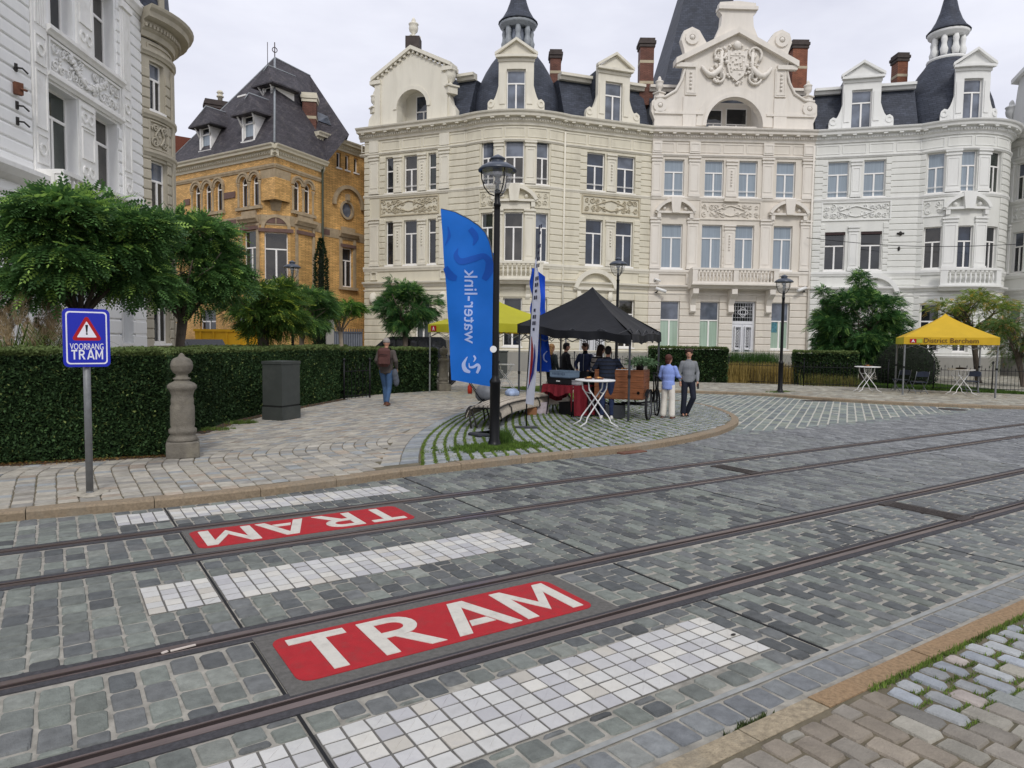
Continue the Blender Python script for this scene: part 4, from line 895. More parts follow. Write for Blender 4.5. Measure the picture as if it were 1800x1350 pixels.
def door(root, fr, u0, u1, z0, z1, zd, dm, v=-.2, grille=True):
    m = MB(); c = (u0+u1)/2; m.fb(fr, u0, u0+.1, v-.06, v, z0, z1); m.fb(fr, u1-.1, u1, v-.06, v, z0, z1); m.fb(fr, u0+.1, u1-.1, v-.06, v+.02, zd, zd+.16); m.fb(fr, u0+.1, u1-.1, v-.06, v, z1-.1, z1)
    for a, b in ((u0+.1, c-.012), (c+.012, u1-.1)):
        m.fb(fr, a, b, v-.07, v-.02, z0, zd); w_ = b-a; panel(m, fr, a+.1, b-.1, z0+.15, z0+.75, v+.02, .05); panel(m, fr, a+.1, b-.1, z0+.95, zd-.15, v+.03, .05)
        m.fb(fr, a+.1, b-.1, v-.02, v+.04, z0+.8, z0+.86)
    o = m.build('door', dm, root); q = MB()
    for a, b in ((u0+.1, c), (c, u1-.1)): q.fb(fr, a+.2, b-.2, v-.02, v-.005, z0+1.1, zd-.25); q.fb(fr, a+.22, b-.22, v-.02, v-.002, z0+.83, z0+.9)
    q.fb(fr, u0+.12, u1-.12, v-.06, v-.03, zd+.17, z1-.1); q.build('door_glass', GLD, o)
    if grille:
        q = MB()
        for a, b in ((u0+.1, c), (c, u1-.1)):
            mm = (a+b)/2
            for t in (-.1, 0, .1): q.tube([fr.pt(mm+t, v+.01, z0+1.1), fr.pt(mm+t, v+.01, zd-.25)], .012, 5)
            for k in range(6): arch_ring(q, fr, mm, z0+1.25+k*(zd-z0-1.5)/5.5, .06, .085, v, v+.015, 8, 0, 2*PI)
        hh = z1-.1-zd-.17; ww = u1-u0-.24; zc = zd+.17+hh/2
        for t in range(9): q.tube([fr.pt(u0+.12+ww*t/8, v-.02, zd+.17), fr.pt(u0+.12+ww*t/8, v-.02, z1-.1)], .011, 4)
        for t in range(6): q.tube([fr.pt(u0+.12, v-.02, zd+.17+hh*t/5), fr.pt(u1-.12, v-.02, zd+.17+hh*t/5)], .011, 4)
        for rr in (.16, .32): arch_ring(q, fr, c, zc, rr, rr+.035, v-.02, v+.01, 4 if rr > .2 else 12, 0, 2*PI)
        q.build('door_grille', dm, o)
    return o
white_p = mat('white door paint', '#dcdde0', rough=.4, var=.03)
door(H, F2, 1.1, 2.9, .2, 4.3, 2.75, white_p)
dormer(H, F2, 3.15, 2.1, 14.9, 17.95, .75, creamL, GLS, slateA, v=-.15, back=1.9)
mansard(H, F2, .1, F2.L-.05, slateA, creamL)
for fr, a, b in ((F1, e1, F1.L), (B1, 0, B1.L), (F2, 0, F2.L)):
    m = MB(); m.fb(fr, a, b if fr is not F2 else 1.0, -.02, .1, 0, 1.22); 
    if fr is F2: m.mark('plinth'); m.fb(fr, 3.0, b, -.02, .1, 0, 1.22)
    m.build('plinth', greyp, H)
m = MB(); x, y, _ = F2.pt(-.08, .12, 0); m.tube([(x, y, .3), (x, y, 14.0)], .06, 8); m.build('drainpipe', creamL, H)
for px, z1, ww, zz in ((976, 20.1, .68, 17.2), (1135, 20.5, .85, 17.5)):
    c = PD(px, 44.5 if px < 1000 else 43.6, 19); chimney(H, c, ww, .8, zz-.8, z1, -YAW, brickR, stoneB, capM)
# ============ central house with the great gable
P4 = G(1434, 233, ZC); F3 = Fr(G(1147, 226, ZC), P4); pink = stucco('warm white stucco', '#d8d1c5', '#aea598', .4); pinkL = stucco('warm white trim', '#dfd9cf', '#b5ada0', .35)
Hc = thing('gabled_house', 'warm white central house with a huge scrolled gable and a white double door', 'house', (F3.pt(5, 0, 0)))
o3 = [(.8, 2.02)+W2, (3.3, 4.47)+W2, (5.42, 6.56)+W2, (7.75, 8.93)+W2, (.73, 2.02)+W1, (3.22, 4.48)+W1, (5.3, 6.48)+W1, (7.7, 8.88)+W1, (.78, 1.97)+GWZ, (3.25, 4.45)+GWZ, (7.73, 8.87)+GWZ, (5.28, 6.75, .55, 4.5)]
m = MB(); wall(m, F3, 0, F3.L, 0, 14.2, o3); rust(m, F3, 0, F3.L, 1.4, 4.8, o3, .42); rust(m, F3, 4.5, 5.3, 6.4, 9.15, o3, .37, .03); m.build('wall', pink, Hc)
m = MB(); storey_trim(m, F3, .02, F3.L); entab(m, F3, 0, F3.L); m.build('cornice', pinkL, Hc)
m = MB()
for a, b in ((.02, .6), (2.3, 2.95), (6.85, 7.5), (9.35, 10.0)):
    for z0, z1 in ((6.4, 9.5), (10.8, 13.2)): pilaster(m, F3, a, b, z0, z1, .1)
    m.mark('pilaster_block'); m.fb(F3, a, b, 0, .14, 13.4, 14.1); panel(m, F3, a+.05, b-.05, 13.5, 14.0, .17, .05); m.fb(F3, a, b, 0, .1, 5.5, 6.1)
for z0, z1 in ((6.4, 9.15), (10.85, 13.05)):
    pilaster(m, F3, 4.62, 5.25, z0, z1, .06)
    for k in range(6): m.ell(F3.pt(4.93, .1, z1-.65-k*.17), (.06, .05, .07), 6, 4)
for c in (1.5, 8.55): seg_ped(m, F3, c-1.2, c+1.2, 9.9, .72, .35)
m.build('pilaster', pinkL, Hc)
m = MB(); panel(m, F3, 3.05, 6.85, 9.45, 10.6, .07, .07); relief(m, F3, 3.15, 6.75, 9.55, 10.45, 3); m.fb(F3, 4.5, 5.4, 0, .2, 10.55, 10.75); m.build('relief_panel', pink, Hc)
for k, o in enumerate(o3[:11]):
    if k < 8: window(Hc, F3, *o, GLC, GLC if k % 4 < 2 else GLC, .66 if k < 4 else .7, rail=k < 4)
    else: window(Hc, F3, *o, GLG, GLS, .6)
door(Hc, F3, 5.28, 6.75, .55, 4.5, 3.1, white_p)
balcony(Hc, F3, 2.45, 7.72, 5.5, 6.42, .95, pinkL, piers=(5.1,), closed=True)
m = MB()
for uu in (2.72, 5.1, 7.45): keyscroll(m, F3, uu, 3.7, 5.18, .34, .85)
m.build('bracket', pinkL, Hc)
m = MB(); m.fb(F3, 0, 5.2, -.02, .1, 0, 1.22); m.mark('plinth'); m.fb(F3, 6.85, F3.L, -.02, .1, 0, 1.22); m.build('plinth', greyp, Hc)
m = MB(); 
for k in range(3): m.mark('step'); m.fb(F3, 5.0, 7.0, -.1, .3+.3*(2-k), k*.17+.02, k*.17+.19)
m.build('steps', greyp, Hc)
# the gable
m = MB(); c = 5.03; r = 1.75; zs = 15.1
half = [(c+.0, 22.55), (c+1.1, 22.45), (c+1.15, 21.9), (c+.95, 21.7), (c+1.0, 21.1), (c+1.35, 20.3), (c+1.85, 20.05), (c+2.3, 20.75), (c+2.75, 20.95), (c+3.25, 20.7), (c+3.4, 20.2), (c+3.2, 19.6), (c+3.1, 18.9), (c+3.3, 17.9), (c+3.6, 17.2), (c+4.2, 16.85), (c+4.75, 16.85), (c+5.1, 16.5), (c+5.12, 15.9), (c+4.9, 15.4), (c+4.95, 14.86), (c+r, 14.86)]
arcR = [(c+r*cos(PI/2*i/10), zs+r*sin(PI/2*i/10)) for i in range(11)]
Rg = half+arcR; m.fpoly(F3, Rg[::-1], -.55, -.05); Lg = [(2*c-a, b) for a, b in Rg]; m.fpoly(F3, Lg, -.55, -.05)
arch_ring(m, F3, c, zs, r, r+.22, -.1, .06, 20); arch_ring(m, F3, c, zs, r+.22, r+.62, -.1, .0, 20)
for s in (-1, 1):
    for uu in (2.45,): m.fb(F3, c+s*2.75-.35, c+s*2.75+.35, -.1, .06, 16.9, 18.6); panel(m, F3, c+s*2.75-.28, c+s*2.75+.28, 17.0, 18.5, .09, .05)
    a, b = (c-3.75, c) if s < 0 else (c, c+3.75); za, zb = (18.65, 20.55) if s < 0 else (20.55, 18.65)
    m.fpoly(F3, [(a, za), (b, zb), (b, zb+.34), (a, za+.34)], -.5, .3); m.fb(F3, min(c+s*2.5, c+s*3.7), max(c+s*2.5, c+s*3.7), -.1, .2, 18.5, 18.75)
    arch_ring(m, F3, c+s*2.75, 20.3, .18, .42, -.1, .06, 12, 0, 2*PI); m.ell(F3.pt(c+s*2.75, 0, 20.3), (.16, .16, .16), 8, 6)
    arch_ring(m, F3, c+s*4.6, 16.25, .16, .42, -.1, .06, 12, 0, 2*PI); m.ell(F3.pt(c+s*4.6, 0, 16.25), (.15, .15, .15), 8, 6)
    pts = [F3.pt(c+s*x, .0, z) for x, z in ((3.15, 19), (3.15, 18.4), (3.3, 17.8), (3.65, 17.15), (4.3, 16.75), (4.9, 16.7))]; m.tube(pts, .09, 6)
    a, b = sorted((c+s*1.95, c+s*4.95)); m.fb(F3, a, b, -.1, .06, 15.75, 15.9); a, b = sorted((c+s*2.4, c+s*3.2)); m.fb(F3, a, b, -.1, .04, 14.87, 16.8)
    for k in range(5): m.ell(F3.pt(c+s*2.78, .1, 18.2-k*.22), (.1, .07, .1), 6, 4)
m.fb(F3, c-1.2, c+1.2, -.5, .12, 22.0, 22.2); gm = m.build('gable', pinkL, Hc)
m = MB(); relief(m, F3, c-1.7, c+1.7, 17.35, 20.0, 9, .05, cart=False); m.fpoly(F3, [(c+x*.62, 18.85+z) for x, z in ((-1, .75), (-.5, .62), (0, .8), (.5, .62), (1, .75), (.92, .1), (.98, -.2), (.7, -.75), (0, -1.1), (-.7, -.75), (-.98, -.2), (-.92, .1))], -.02, .14); panel(m, F3, c-.4, c+.4, 18.4, 19.3, .18, .06)
rn = random.Random(2)
for i in range(70):
    g = rn.uniform(0, 2*PI); r_ = rn.uniform(.6, 1.05); m.ell(F3.pt(c+1.25*r_*cos(g), .06, 18.75+1.15*r_*sin(g)), (rn.uniform(.05, .11),)*3, 6, 4)
for i in range(24):
    m.ell(F3.pt(c+rn.uniform(-.45, .45), .16, 18.85+rn.uniform(-.7, .6)), (.07, .07, .07), 6, 4)
if 1: pass
for s in (-1, 1): m.tube([F3.pt(c+s*(.95+1.2*t), .1, 18.6-.9*sin(t*PI)*.6) for t in (0, .2, .4, .6, .8, 1)], [.12, .17, .2, .18, .13, .08], 7); m.tube([F3.pt(c+s*.95, .08, 17.9), F3.pt(c+s*.95, .08, 19.5)], .1, 8)
m.ell(F3.pt(c, .1, 19.85), (.3, .2, .28), 10, 6); m.build('coat_of_arms', pinkL, gm)
m = MB(); m.fb(F3, c-2.0, c+2.0, -2.4, -2.1, 14.8, 17.2); m.fb(F3, c-2.0, c-1.76, -2.1, -.56, 14.8, 17); m.fb(F3, c+1.76, c+2.0, -2.1, -.56, 14.8, 17); m.fb(F3, c-1.75, c+1.75, -2.1, -.3, 14.9, 14.98); m.build('loggia', pinkL, Hc)
m = MB(); m.fb(F3, c-1.5, c+1.5, -.45, -.3, 14.98, 15.2); m.build('loggia_sill', pinkL, gm)
window(gm, F3, c-1.2, c-.1, 15.0, 16.75, GLS, GLD, .5, v=-2.05); window(gm, F3, c+.15, c+1.5, 15.0, 16.85, GLD, GLD, .45, v=-2.05)
for s in (-1, 1): x, y, _ = F3.pt(c+s*4.6, -.3, 0); urn(gm, x, y, 16.75, .8, pinkL)
# steep pavilion roof behind it
bc = Vector(F3.pt(c-.1, -5.5, 0)[:2]); w_ = 4.6; tp = 1.0
m = MB(); A = [F3.pt(c-.1+a*w_, -7.3+b*w_, 15.3) for a, b in ((-1, 1), (1, 1), (1, -1), (-1, -1))]; B = [F3.pt(c-.1+a*tp, -7.3+b*tp, 28) for a, b in ((-1, 1), (1, 1), (1, -1), (-1, -1))]
Mi = [F3.pt(c-.1+a*w_*.83, -7.3+b*w_*.83, 17.0) for a, b in ((-1, 1), (1, 1), (1, -1), (-1, -1))]
m.add(A+Mi+B, [(i, (i+1) % 4, 4+(i+1) % 4, 4+i) for i in range(4)]+[(4+i, 4+(i+1) % 4, 8+(i+1) % 4, 8+i) for i in range(4)]+[(8, 9, 10, 11)]); m.build('spire_roof', slateA, Hc)
mansard(Hc, F3, 0.05, 2.9, slateA, pinkL); mansard(Hc, F3, 7.15, F3.L-.05, slateA, pinkL)
cch = PD(1400, 46.2, 19); chimney(Hc, cch, .98, .9, 16.8, 21.6, -YAW, brickO, stoneB, capM)
m = MB(); x, y, _ = F3.pt(F3.L-.12, .14, 0); m.tube([(x, y, .4), (x, y, 14.0)], .06, 8); m.build('drainpipe', pinkL, Hc)
m = MB(); x, y, _ = F3.pt(6.95, .06, 0); m.fb(F3, 7.0, 7.2, .04, .07, 2.35, 2.5); m.build('house_number', creamL, Hc)
# ============ white house on the right
P5 = G(1621, 222.5, ZC); F4 = Fr(P4, P5); whiteS = stucco('white stucco', '#dcdcd6', '#bcbbb2', .2); whiteL = stucco('bright white trim', '#e3e3df', '#c4c3bb', .15)
pk2 = G(1683, 220, ZC); rgt = G(1759, 229.5, ZC); C2 = PD(900, 1); 
dirc = (pk2).normalized(); R2 = 3.9; C2 = P5+Vector((F4.U.x, F4.U.y))*2.0-F4.Nn*2.9
R2 = (P5-C2).length; v_ = P5-C2; a0 = math.atan2(v_.y, v_.x); B2 = Arc(C2, R2, a0, a0+2.35); print('BAY2', C2, R2, B2.L, 'right sil', math.degrees(math.atan2(C2.x, C2.y)), pk2, rgt)
Hw = thing('white_house', 'bright white corner house with round bay, behind the yellow tent and the dark green tree', 'house', (P5.x, P5.y, 0))
o4 = [(.78, 1.98)+W2, (2.8, 4.0)+W2, (.75, 1.92)+(6.45, 8.78), (2.78, 3.96)+(6.45, 8.78), (.7, 1.9)+GWZ]
m = MB(); wall(m, F4, 0, F4.L, 0, 14.2, o4); rust(m, F4, .03, .5, 1.4, 13.2, o4); rust(m, F4, 4.3, F4.L, 5.5, 13.2, o4); rust(m, F4, .5, F4.L, 1.4, 4.8, o4, .42)
for z0, z1 in ((6.4, 9.3), (10.8, 13.15)): rust(m, F4, .5, .75, z0, z1, o4); rust(m, F4, 4.02, 4.3, z0, z1, o4)
m.build('wall', whiteS, Hw); m = MB(); storey_trim(m, F4, .02, F4.L); entab(m, F4, 0, F4.L+.1); m.build('cornice', whiteL, Hw)
m = MB()
for z0, z1 in ((6.4, 9.1), (10.85, 13.05)):
    pilaster(m, F4, 2.1, 2.65, z0, z1, .06)
m.mark('arched_hood'); arch_ring(m, F4, 3.6, 4.75, 1.2, 1.45, -.02, .28, 16, .2, PI-.2); m.mark('panel_frame'); panel(m, F4, .5, 4.4, 9.45, 10.6, .07, .07); m.build('pilaster', whiteL, Hw)
m = MB(); relief(m, F4, .6, 4.3, 9.55, 10.45, 4); m.build('relief_panel', whiteL, Hw)
for k, o in enumerate(o4): window(Hw, F4, *o, GLC if k < 2 else GLD, GLC if k < 2 else GLD, .64, rail=k < 2)
m = MB(); 
for a, b in ((.72, 1.95), (2.75, 3.99)): m.mark('blind'); m.fb(F4, a, b, -.14, -.03, 8.62, 8.78)
m.build('blind', mat('dark blind', '#3a2b2b', rough=.8), Hw)
dormer(Hw, F4, 2.55, 2.1, 14.9, 17.9, .75, whiteL, GLS, slateA, back=1.9)
mansard(Hw, F4, .05, F4.L-.1, slateA, whiteL)
wq = [(B2.u(1629, 300), B2.u(1661, 300)), (B2.u(1690, 300), B2.u(1717, 300))]; print('bay2 win', wq, B2.L)
ob = [q+(10.85, 13.2) for q in wq]+[q+(6.45, 8.9) for q in wq]+[(wq[0][0], wq[0][1]+.1, 1.55, 4.35)]
w3u = wq[1][1]+ (wq[1][0]-wq[0][1]) ; ob += [(w3u, w3u+.9, 10.85, 13.2), (w3u, w3u+.9, 6.45, 8.9), (wq[1][0], wq[1][1], 1.55, 4.35)]
m = MB(); wall(m, B2, 0, B2.L, 0, 14.2, ob, .28); rust(m, B2, 0, wq[0][0]-.05, 1.4, 13.2, ob); rust(m, B2, w3u+.95, B2.L, 1.4, 13.2, ob); rust(m, B2, wq[0][0]-.1, B2.L, 1.4, 4.8, ob, .42); m.build('wall', whiteS, Hw)
m = MB(); storey_trim(m, B2, 0, B2.L); entab(m, B2, -.1, B2.L); m.build('cornice', whiteL, Hw)
m = MB()
for a, b in ((wq[0][1]+.06, wq[1][0]-.06), (wq[1][1]+.06, w3u-.06)):
    for z0, z1 in ((6.4, 9.4), (10.85, 13.25)): pilaster(m, B2, a, b, z0, z1, .07)
cm = (wq[1][0]+wq[1][1])/2; seg_ped(m, B2, cm-1.2, cm+1.2, 9.95, .75, .32)
panel(m, B2, wq[0][0]-.15, wq[0][1]+.1, 9.5, 10.5, .06, .06); relief(m, B2, wq[0][0], wq[0][1], 9.6, 10.4, 7, cart=False); m.build('pilaster', whiteL, Hw)
for k, o in enumerate(ob): window(Hw, B2, *o, GLC if k in (0, 1) else GLD, GLC if k in (0, 1) else GLD, .64, rail=k < 2)
balcony(Hw, B2, wq[0][1]+.0, wq[1][1]+1.2, 5.42, 6.38, .7, whiteL)
DC2 = C2+(pk2-C2).normalized()*(R2-3.4); dome(Hw, DC2, 2.72, 14.9, slateA, lead); lantern(Hw, DC2, 19.1, 1.0, whiteL, slateA, GLS)
dormer(Hw, B2, B2.u(1715, 180), 2.1, 14.9, 17.95, .75, whiteL, GLS, slateA, v=-.25, back=1.8)
# far side of the corner: front that runs towards the camera
E0 = Vector(B2.pt(B2.L, 0, 0)[:2]); E1_ = G(1800, 233, ZC); E1_ = E0+(G(1800, 600, 1.5).normalized()*0)
F5 = Fr(G(1757, 247, ZC), G(1757, 247, ZC)+(G(1800, 233, ZC)-G(1757, 247, ZC)).normalized()*9)
o5 = [(1.35, 2.1)+W2, (2.9, 3.9)+W2, (1.35, 2.1)+(6.45, 8.9), (2.9, 3.9)+(6.45, 8.9), (1.3, 2.2)+GWZ]
m = MB(); wall(m, F5, 0, 9, 0, 14.2, o5); rust(m, F5, 0, .8, 1.4, 13.2, o5); rust(m, F5, .8, 9, 1.4, 4.8, o5, .42); m.build('wall', whiteS, Hw)
m = MB(); storey_trim(m, F5, 0, 9); entab(m, F5, 0, 9); pilaster(m, F5, .75, 1.2, 6.4, 9.4); pilaster(m, F5, .75, 1.2, 10.8, 13.2); pilaster(m, F5, 2.25, 2.75, 6.4, 9.4); pilaster(m, F5, 2.25, 2.75, 10.8, 13.2); panel(m, F5, 1.2, 4, 9.5, 10.5); relief(m, F5, 1.3, 3.9, 9.6, 10.4, 8); m.build('cornice', whiteL, Hw)
for o in o5: window(Hw, F5, *o, GLD, GLS, .64)
m = MB(); m.fpoly(F5, [(.8, 14.86), (5, 14.86), (5, 18.2), (3, 19.3), (1.1, 18.2), (1.0, 17.6), (.8, 16)], -.6, -.1); 
for a, za, b, zb in ((.8, 18.0, 3, 19.3), (3, 19.3, 5.2, 18.0)): m.fpoly(F5, [(a, za), (b, zb), (b, zb+.25), (a, za+.25)], -.7, .2)
gq = m.build('gable', whiteL, Hw); x, y, _ = F5.pt(.45, -.3, 0); urn(gq, x, y, 15.4, 1.1, whiteL); m = MB(); m.fb(F5, .1, .8, -.6, -.05, 14.86, 15.5); m.build('gable_block', whiteL, gq)
mansard(Hw, F5, 0.2, 9, slateA, whiteL)
for fr, a, b in ((F4, 0, F4.L), (B2, 0, B2.L), (F5, 0, 9)): m = MB(); m.fb(fr, a, b, -.02, .1, 0, 1.22); m.build('plinth', greyp, Hw)
cch = PD(1580, 45.5, 19); chimney(Hw, cch, .66, .8, 16.8, 20.6, -YAW, brickO, stoneB, capM)
# iron anchor plates and cable clip on the white wall
m = MB(); m.box(F4.pt(4.95, .08, 8.6), (.4, .05, .1), -.73); m.ell(F4.pt(4.95, .08, 8.6), (.14, .07, .14), 8, 6); m.ell(F4.pt(4.9, .08, 7.7), (.07, .07, .14), 8, 6); m.build('wall_anchor', mat('dark iron', '#2c2a28', rough=.7), Hw)
# ============ near townhouses on the left
PL0, PL1 = G(89, 300, 6.45), G(172, 334, 6.45); dl = (PL1-PL0).normalized()
FL = Fr(PL0-dl*9, PL0+dl*5.62); U0 = 9.0           # u in the notes + 9
whiteN = mat('white painted stucco', '#efefed', rough=.7, var=.04, scale=1.2, streak=True, bump=.12, bscale=30, var2=('#b9babb', .3, 1.2), spec=.25); whiteT = mat('white painted trim', '#ecebe7', rough=.7, var=.04, scale=2, var2=('#aaa698', .35, 1.5))
beige = stucco('beige grey stucco', '#b5ae9d', '#8d8777', .5)
HL = thing('white_townhouse', 'large white painted townhouse at the left edge, close behind the leafy round-headed tree', 'house', (FL.pt(U0+3, 0, 0)))
k = lambda a: a+U0
oL = [(k(.04), k(.98), 6.42, 8.88), (k(2.48), k(3.6), 6.42, 8.88), (k(.05), k(.98), 10.42, 12.9), (k(2.45), k(3.4), 10.42, 12.9), (k(3.75), k(4.6), 1.6, 3.7), (k(.9), k(1.9), 1.6, 3.9), (k(-5.5), k(-4.3), 6.42, 8.88), (k(-5.5), k(-4.3), 10.42, 12.9)]
oL[0] = (k(-.05), k(1.42), 6.42, 8.88); oL[2] = (k(.1), k(1.3), 10.42, 12.9); oL[1] = (k(2.45), k(3.85), 6.42, 8.88); oL[3] = (k(2.4), k(3.75), 10.42, 12.9)
m = MB(); wall(m, FL, 0, FL.L, 0, 17, oL, .42); rust(m, FL, 0, k(-.85), 1.4, 17, oL, .36, .045, .05); rust(m, FL, k(4.75), FL.L-.02, 1.4, 17, oL, .36, .045, .05); rust(m, FL, k(-.85), FL.L-.02, 1.4, 5.4, oL, .5, .06, .05)
for a, b in ((k(3.62), k(3.95)), (k(3.45), k(3.95))): pass
for z0, z1 in ((6.5, 8.8), (10.5, 13)): rust(m, FL, k(3.86), k(4.06), z0, z1, oL, .36, .05)
m.build('wall', whiteN, HL)
m = MB(); m.mark('balcony'); m.prof(FL, 0, k(-.75), [(-.02, 5.75), (.3, 5.85), (.45, 6.0), (.45, 6.12), (-.02, 6.15)]); m.mark('string_course'); band(m, FL, 0, FL.L, 5.35, 5.5, .1); m.mark('string_course'); band(m, FL, k(-.2), k(4.1), 10.15, 10.38, .22); m.mark('string_course'); band(m, FL, k(-.2), k(4.1), 8.95, 9.12, .16)
m.mark('string_course'); band(m, FL, 0, FL.L, 13.15, 13.5, .2); m.mark('string_course'); cornice(m, FL, 0, FL.L, 16.6, .8, .7); m.mark('string_course'); band(m, FL, 0, FL.L, 1.1, 1.35, .12); m.build('string_course', whiteT, HL)
balcony(HL, FL, k(-.8), k(5.4), 5.45, 6.32, .75, whiteT, piers=(k(1.6), k(3.2)), closed=True)
m = MB()
for a, b in ((k(-.82), k(-.15)), (k(4.05), k(4.7))):
    m.mark('pilaster'); m.fb(FL, a, b, -.02, .09, 5.5, 13.1); panel(m, FL, a+.08, b-.08, 6.5, 7.3, .12, .04); panel(m, FL, a+.08, b-.08, 7.45, 9.0, .12, .04); panel(m, FL, a+.08, b-.08, 9.15, 9.95, .12, .04)
    for i in range(5): m.fb(FL, a+.08+i*(b-a-.16)/5+.02, a+.08+(i+1)*(b-a-.16)/5-.02, .08, .115, 10.2, 12.7)
    for z in (6.9, 9.55): arch_ring(m, FL, (a+b)/2, z, .12, .17, .08, .13, 12, 0, 2*PI)
    m.fb(FL, a-.05, b+.05, -.02, .16, 12.8, 13.0)
for z0, z1 in ((6.45, 8.9), (10.45, 13.1)):
    m.mark('window_pier'); a, b = k(1.44), k(2.38); m.fb(FL, a, b, -.02, .05, z0, z1); panel(m, FL, a+.12, b-.12, z0+.75, z1-.8, .09, .04)
    for uu in (a+.3, b-.3):
        arch_ring(m, FL, uu, z1-.45, .11, .17, .04, .09, 12, 0, 2*PI); arch_ring(m, FL, uu, z0+.4, .11, .17, .04, .09, 12, 0, 2*PI)
    m.fb(FL, a+.12, b-.12, .04, .1, z1-.75, z1-.68); m.fb(FL, a+.12, b-.12, .04, .1, z1-.2, z1-.13)
m.build('pilaster', whiteT, HL)
m = MB(); panel(m, FL, k(-.05), k(4.0), 9.16, 10.12, .08, .07); 
rn = random.Random(4)
for s in (0, 1):
    for q_ in range(3): pass
relief(m, FL, k(.05), k(3.95), 9.22, 10.08, 12, .02, cart=False)
for j in range(26):                                   # hanging garland
    t = j/25; uu = k(1.0)+2.0*t; zz = 9.95-.5*math.sin(t*PI); 
    for q_ in range(4): m.ell(FL.pt(uu+rn.uniform(-.05, .05), .08, zz+rn.uniform(-.09, .09)), (.055, .055, .055), 6, 4)
m.build('relief_panel', whiteT, HL)
for o in oL[:4]: window(HL, FL, *o, GLD, GLD, .68, v=-.32, bar=.06)
for o in oL[4:]: window(HL, FL, *o, GLC if o[0] > k(0) else GLD, GLD, .75, mull=o[0] < k(3), v=-.3)
m = MB(); m.box(FL.pt(k(-1.55), .13, 8.15), (.2, .12, .3), .5); m.tube([FL.pt(k(-1.55), .05, 8.2), FL.pt(k(-1.55), .35, 8.1)], .03, 6); m.build('wall_anchor', mat('rusty iron', '#6b4636', rough=.9, var=.3), HL)
for zz in (8.7, 7.75, 7.35): m = MB(); m.tube([FL.pt(k(-1.5), .03, zz), FL.pt(k(-1.5), .22, zz-.02), FL.pt(k(-1.4), .3, zz-.12)], .025, 6); m.box(FL.pt(k(-1.5), .05, zz), (.08, .06, .2), .5); m.build('wall_hook', mat('dark iron', '#2c2a28', rough=.7), HL)
m = MB(); m.fpoly(FL, [(0, 16.6), (FL.L, 16.6), (FL.L-.3, 20), (0, 20)], -6, -.4); m.build('roof', slateA, HL)
m = MB(); p_ = FL.pt(FL.L, 0, 0); pb = FL.pt(FL.L, -9, 0); wall(m, Fr(p_[:2], pb[:2]), 2.5, 9, 0, 16, []); m.build('side_wall', whiteN, HL)
# beige house with the round bay
HB = thing('beige_townhouse', 'beige grey townhouse with round bay and heavy curved cornice, next to the large white house', 'house', (2.0, 30.5, 0))
Cc = Vector((2.02, 30.45)); pj = Vector(FL.pt(FL.L, 0, 0)[:2]); rb = (pj-Cc).length; v_ = pj-Cc; a0 = math.atan2(v_.y, v_.x); BL = Arc(Cc, rb, a0, a0+2.9)
q1 = (BL.u(263, 150), BL.u(288, 150)); q2 = (BL.u(266, 330), BL.u(294, 330)); print('BL', rb, BL.L, q1, q2)
def zat(px, py, Dref): 
    d = ray(px, py); t = math.hypot(*Dref)/math.hypot(d.x, d.y); return EYE+d.z*t
u_ = (q1[0]+q1[1])/2; pt_ = BL.pt(u_, 0, 0)[:2]; z1t, z1b = zat(275, 112, pt_), zat(275, 196, pt_); z2t, z2b = zat(280, 285, pt_), zat(280, 385, pt_); ze = zat(290, 70, pt_); print('levels', z1t, z1b, z2t, z2b, ze)
oB = [(q1[0], q1[1], z1b, z1t), (q2[0], q2[1], z2b, z2t), (q2[0], q2[1], 1.6, 3.8), (q1[1]+1.3, q1[1]+2.2, z1b, z1t), (q2[1]+1.2, q2[1]+2.2, z2b, z2t)]
m = MB(); wall(m, BL, 0, BL.L, 0, ze-.2, oB, .3); rust(m, BL, 0, q2[0]-.02, 1.4, ze-1.2, oB, .36); rust(m, BL, q1[1]+.05, q1[1]+.4, 1.4, ze-1.2, oB, .36); rust(m, BL, q2[1]+.45, BL.L, 1.4, 5.4, oB, .5); m.build('wall', beige, HB)
m = MB()
for z in (5.4, z2b-.35, z2t+.12, z1b-.35, z1t+.15, 1.1): m.mark('string_course'); band(m, BL, 0, BL.L, z, z+.22, .15)
m.mark('cornice'); cornice(m, BL, 0, BL.L, ze+.75, .9, .8, True, .13, 0); m.mark('frieze_panel'); panel(m, BL, q1[0]-.1, q1[1]+.6, ze-.75, ze-.3, .05, .05); m.build('string_course', beige, HB)
m = MB(); m.mark('pilaster'); m.fb(BL, q1[1]+.45, q1[1]+.8, -.02, .1, 5.6, ze-.9); m.build('pilaster', beige, HB)
m = MB(); panel(m, BL, q1[0]-.1, q1[1]+.2, z2t+.4, z1b-.4, .06, .05); relief(m, BL, q1[0], q1[1]+.1, z2t+.45, z1b-.45, 3, cart=True); m.build('relief_panel', beige, HB)
for o in oB: window(HB, BL, *o, GLD, GLS, .66)
m = MB(); m.lathe((Cc.x, Cc.y, ze+.74), [(rb+.3, 0), (rb, .15), (rb-.1, 1.5), (rb-.5, 3.2), (.6, 5)], 36); m.build('roof', slateA, HB)
m = MB(); g = BL.pt(q1[1]+.35, .05, 0); m.fb(BL, q1[0]+.5, q1[1]+.1, -1.2, .02, ze+.78, ze+3.6); m.build('dormer', beige, HB)
m = MB(); g1 = BL.pt(BL.L*.62, .1, 0); m.lathe((g1[0]+.1, g1[1], z2t+.55), [(.08, 0), (.3, .1), (.34, .3), (.2, .42)], 12); m.build('bracket', beige, HB)
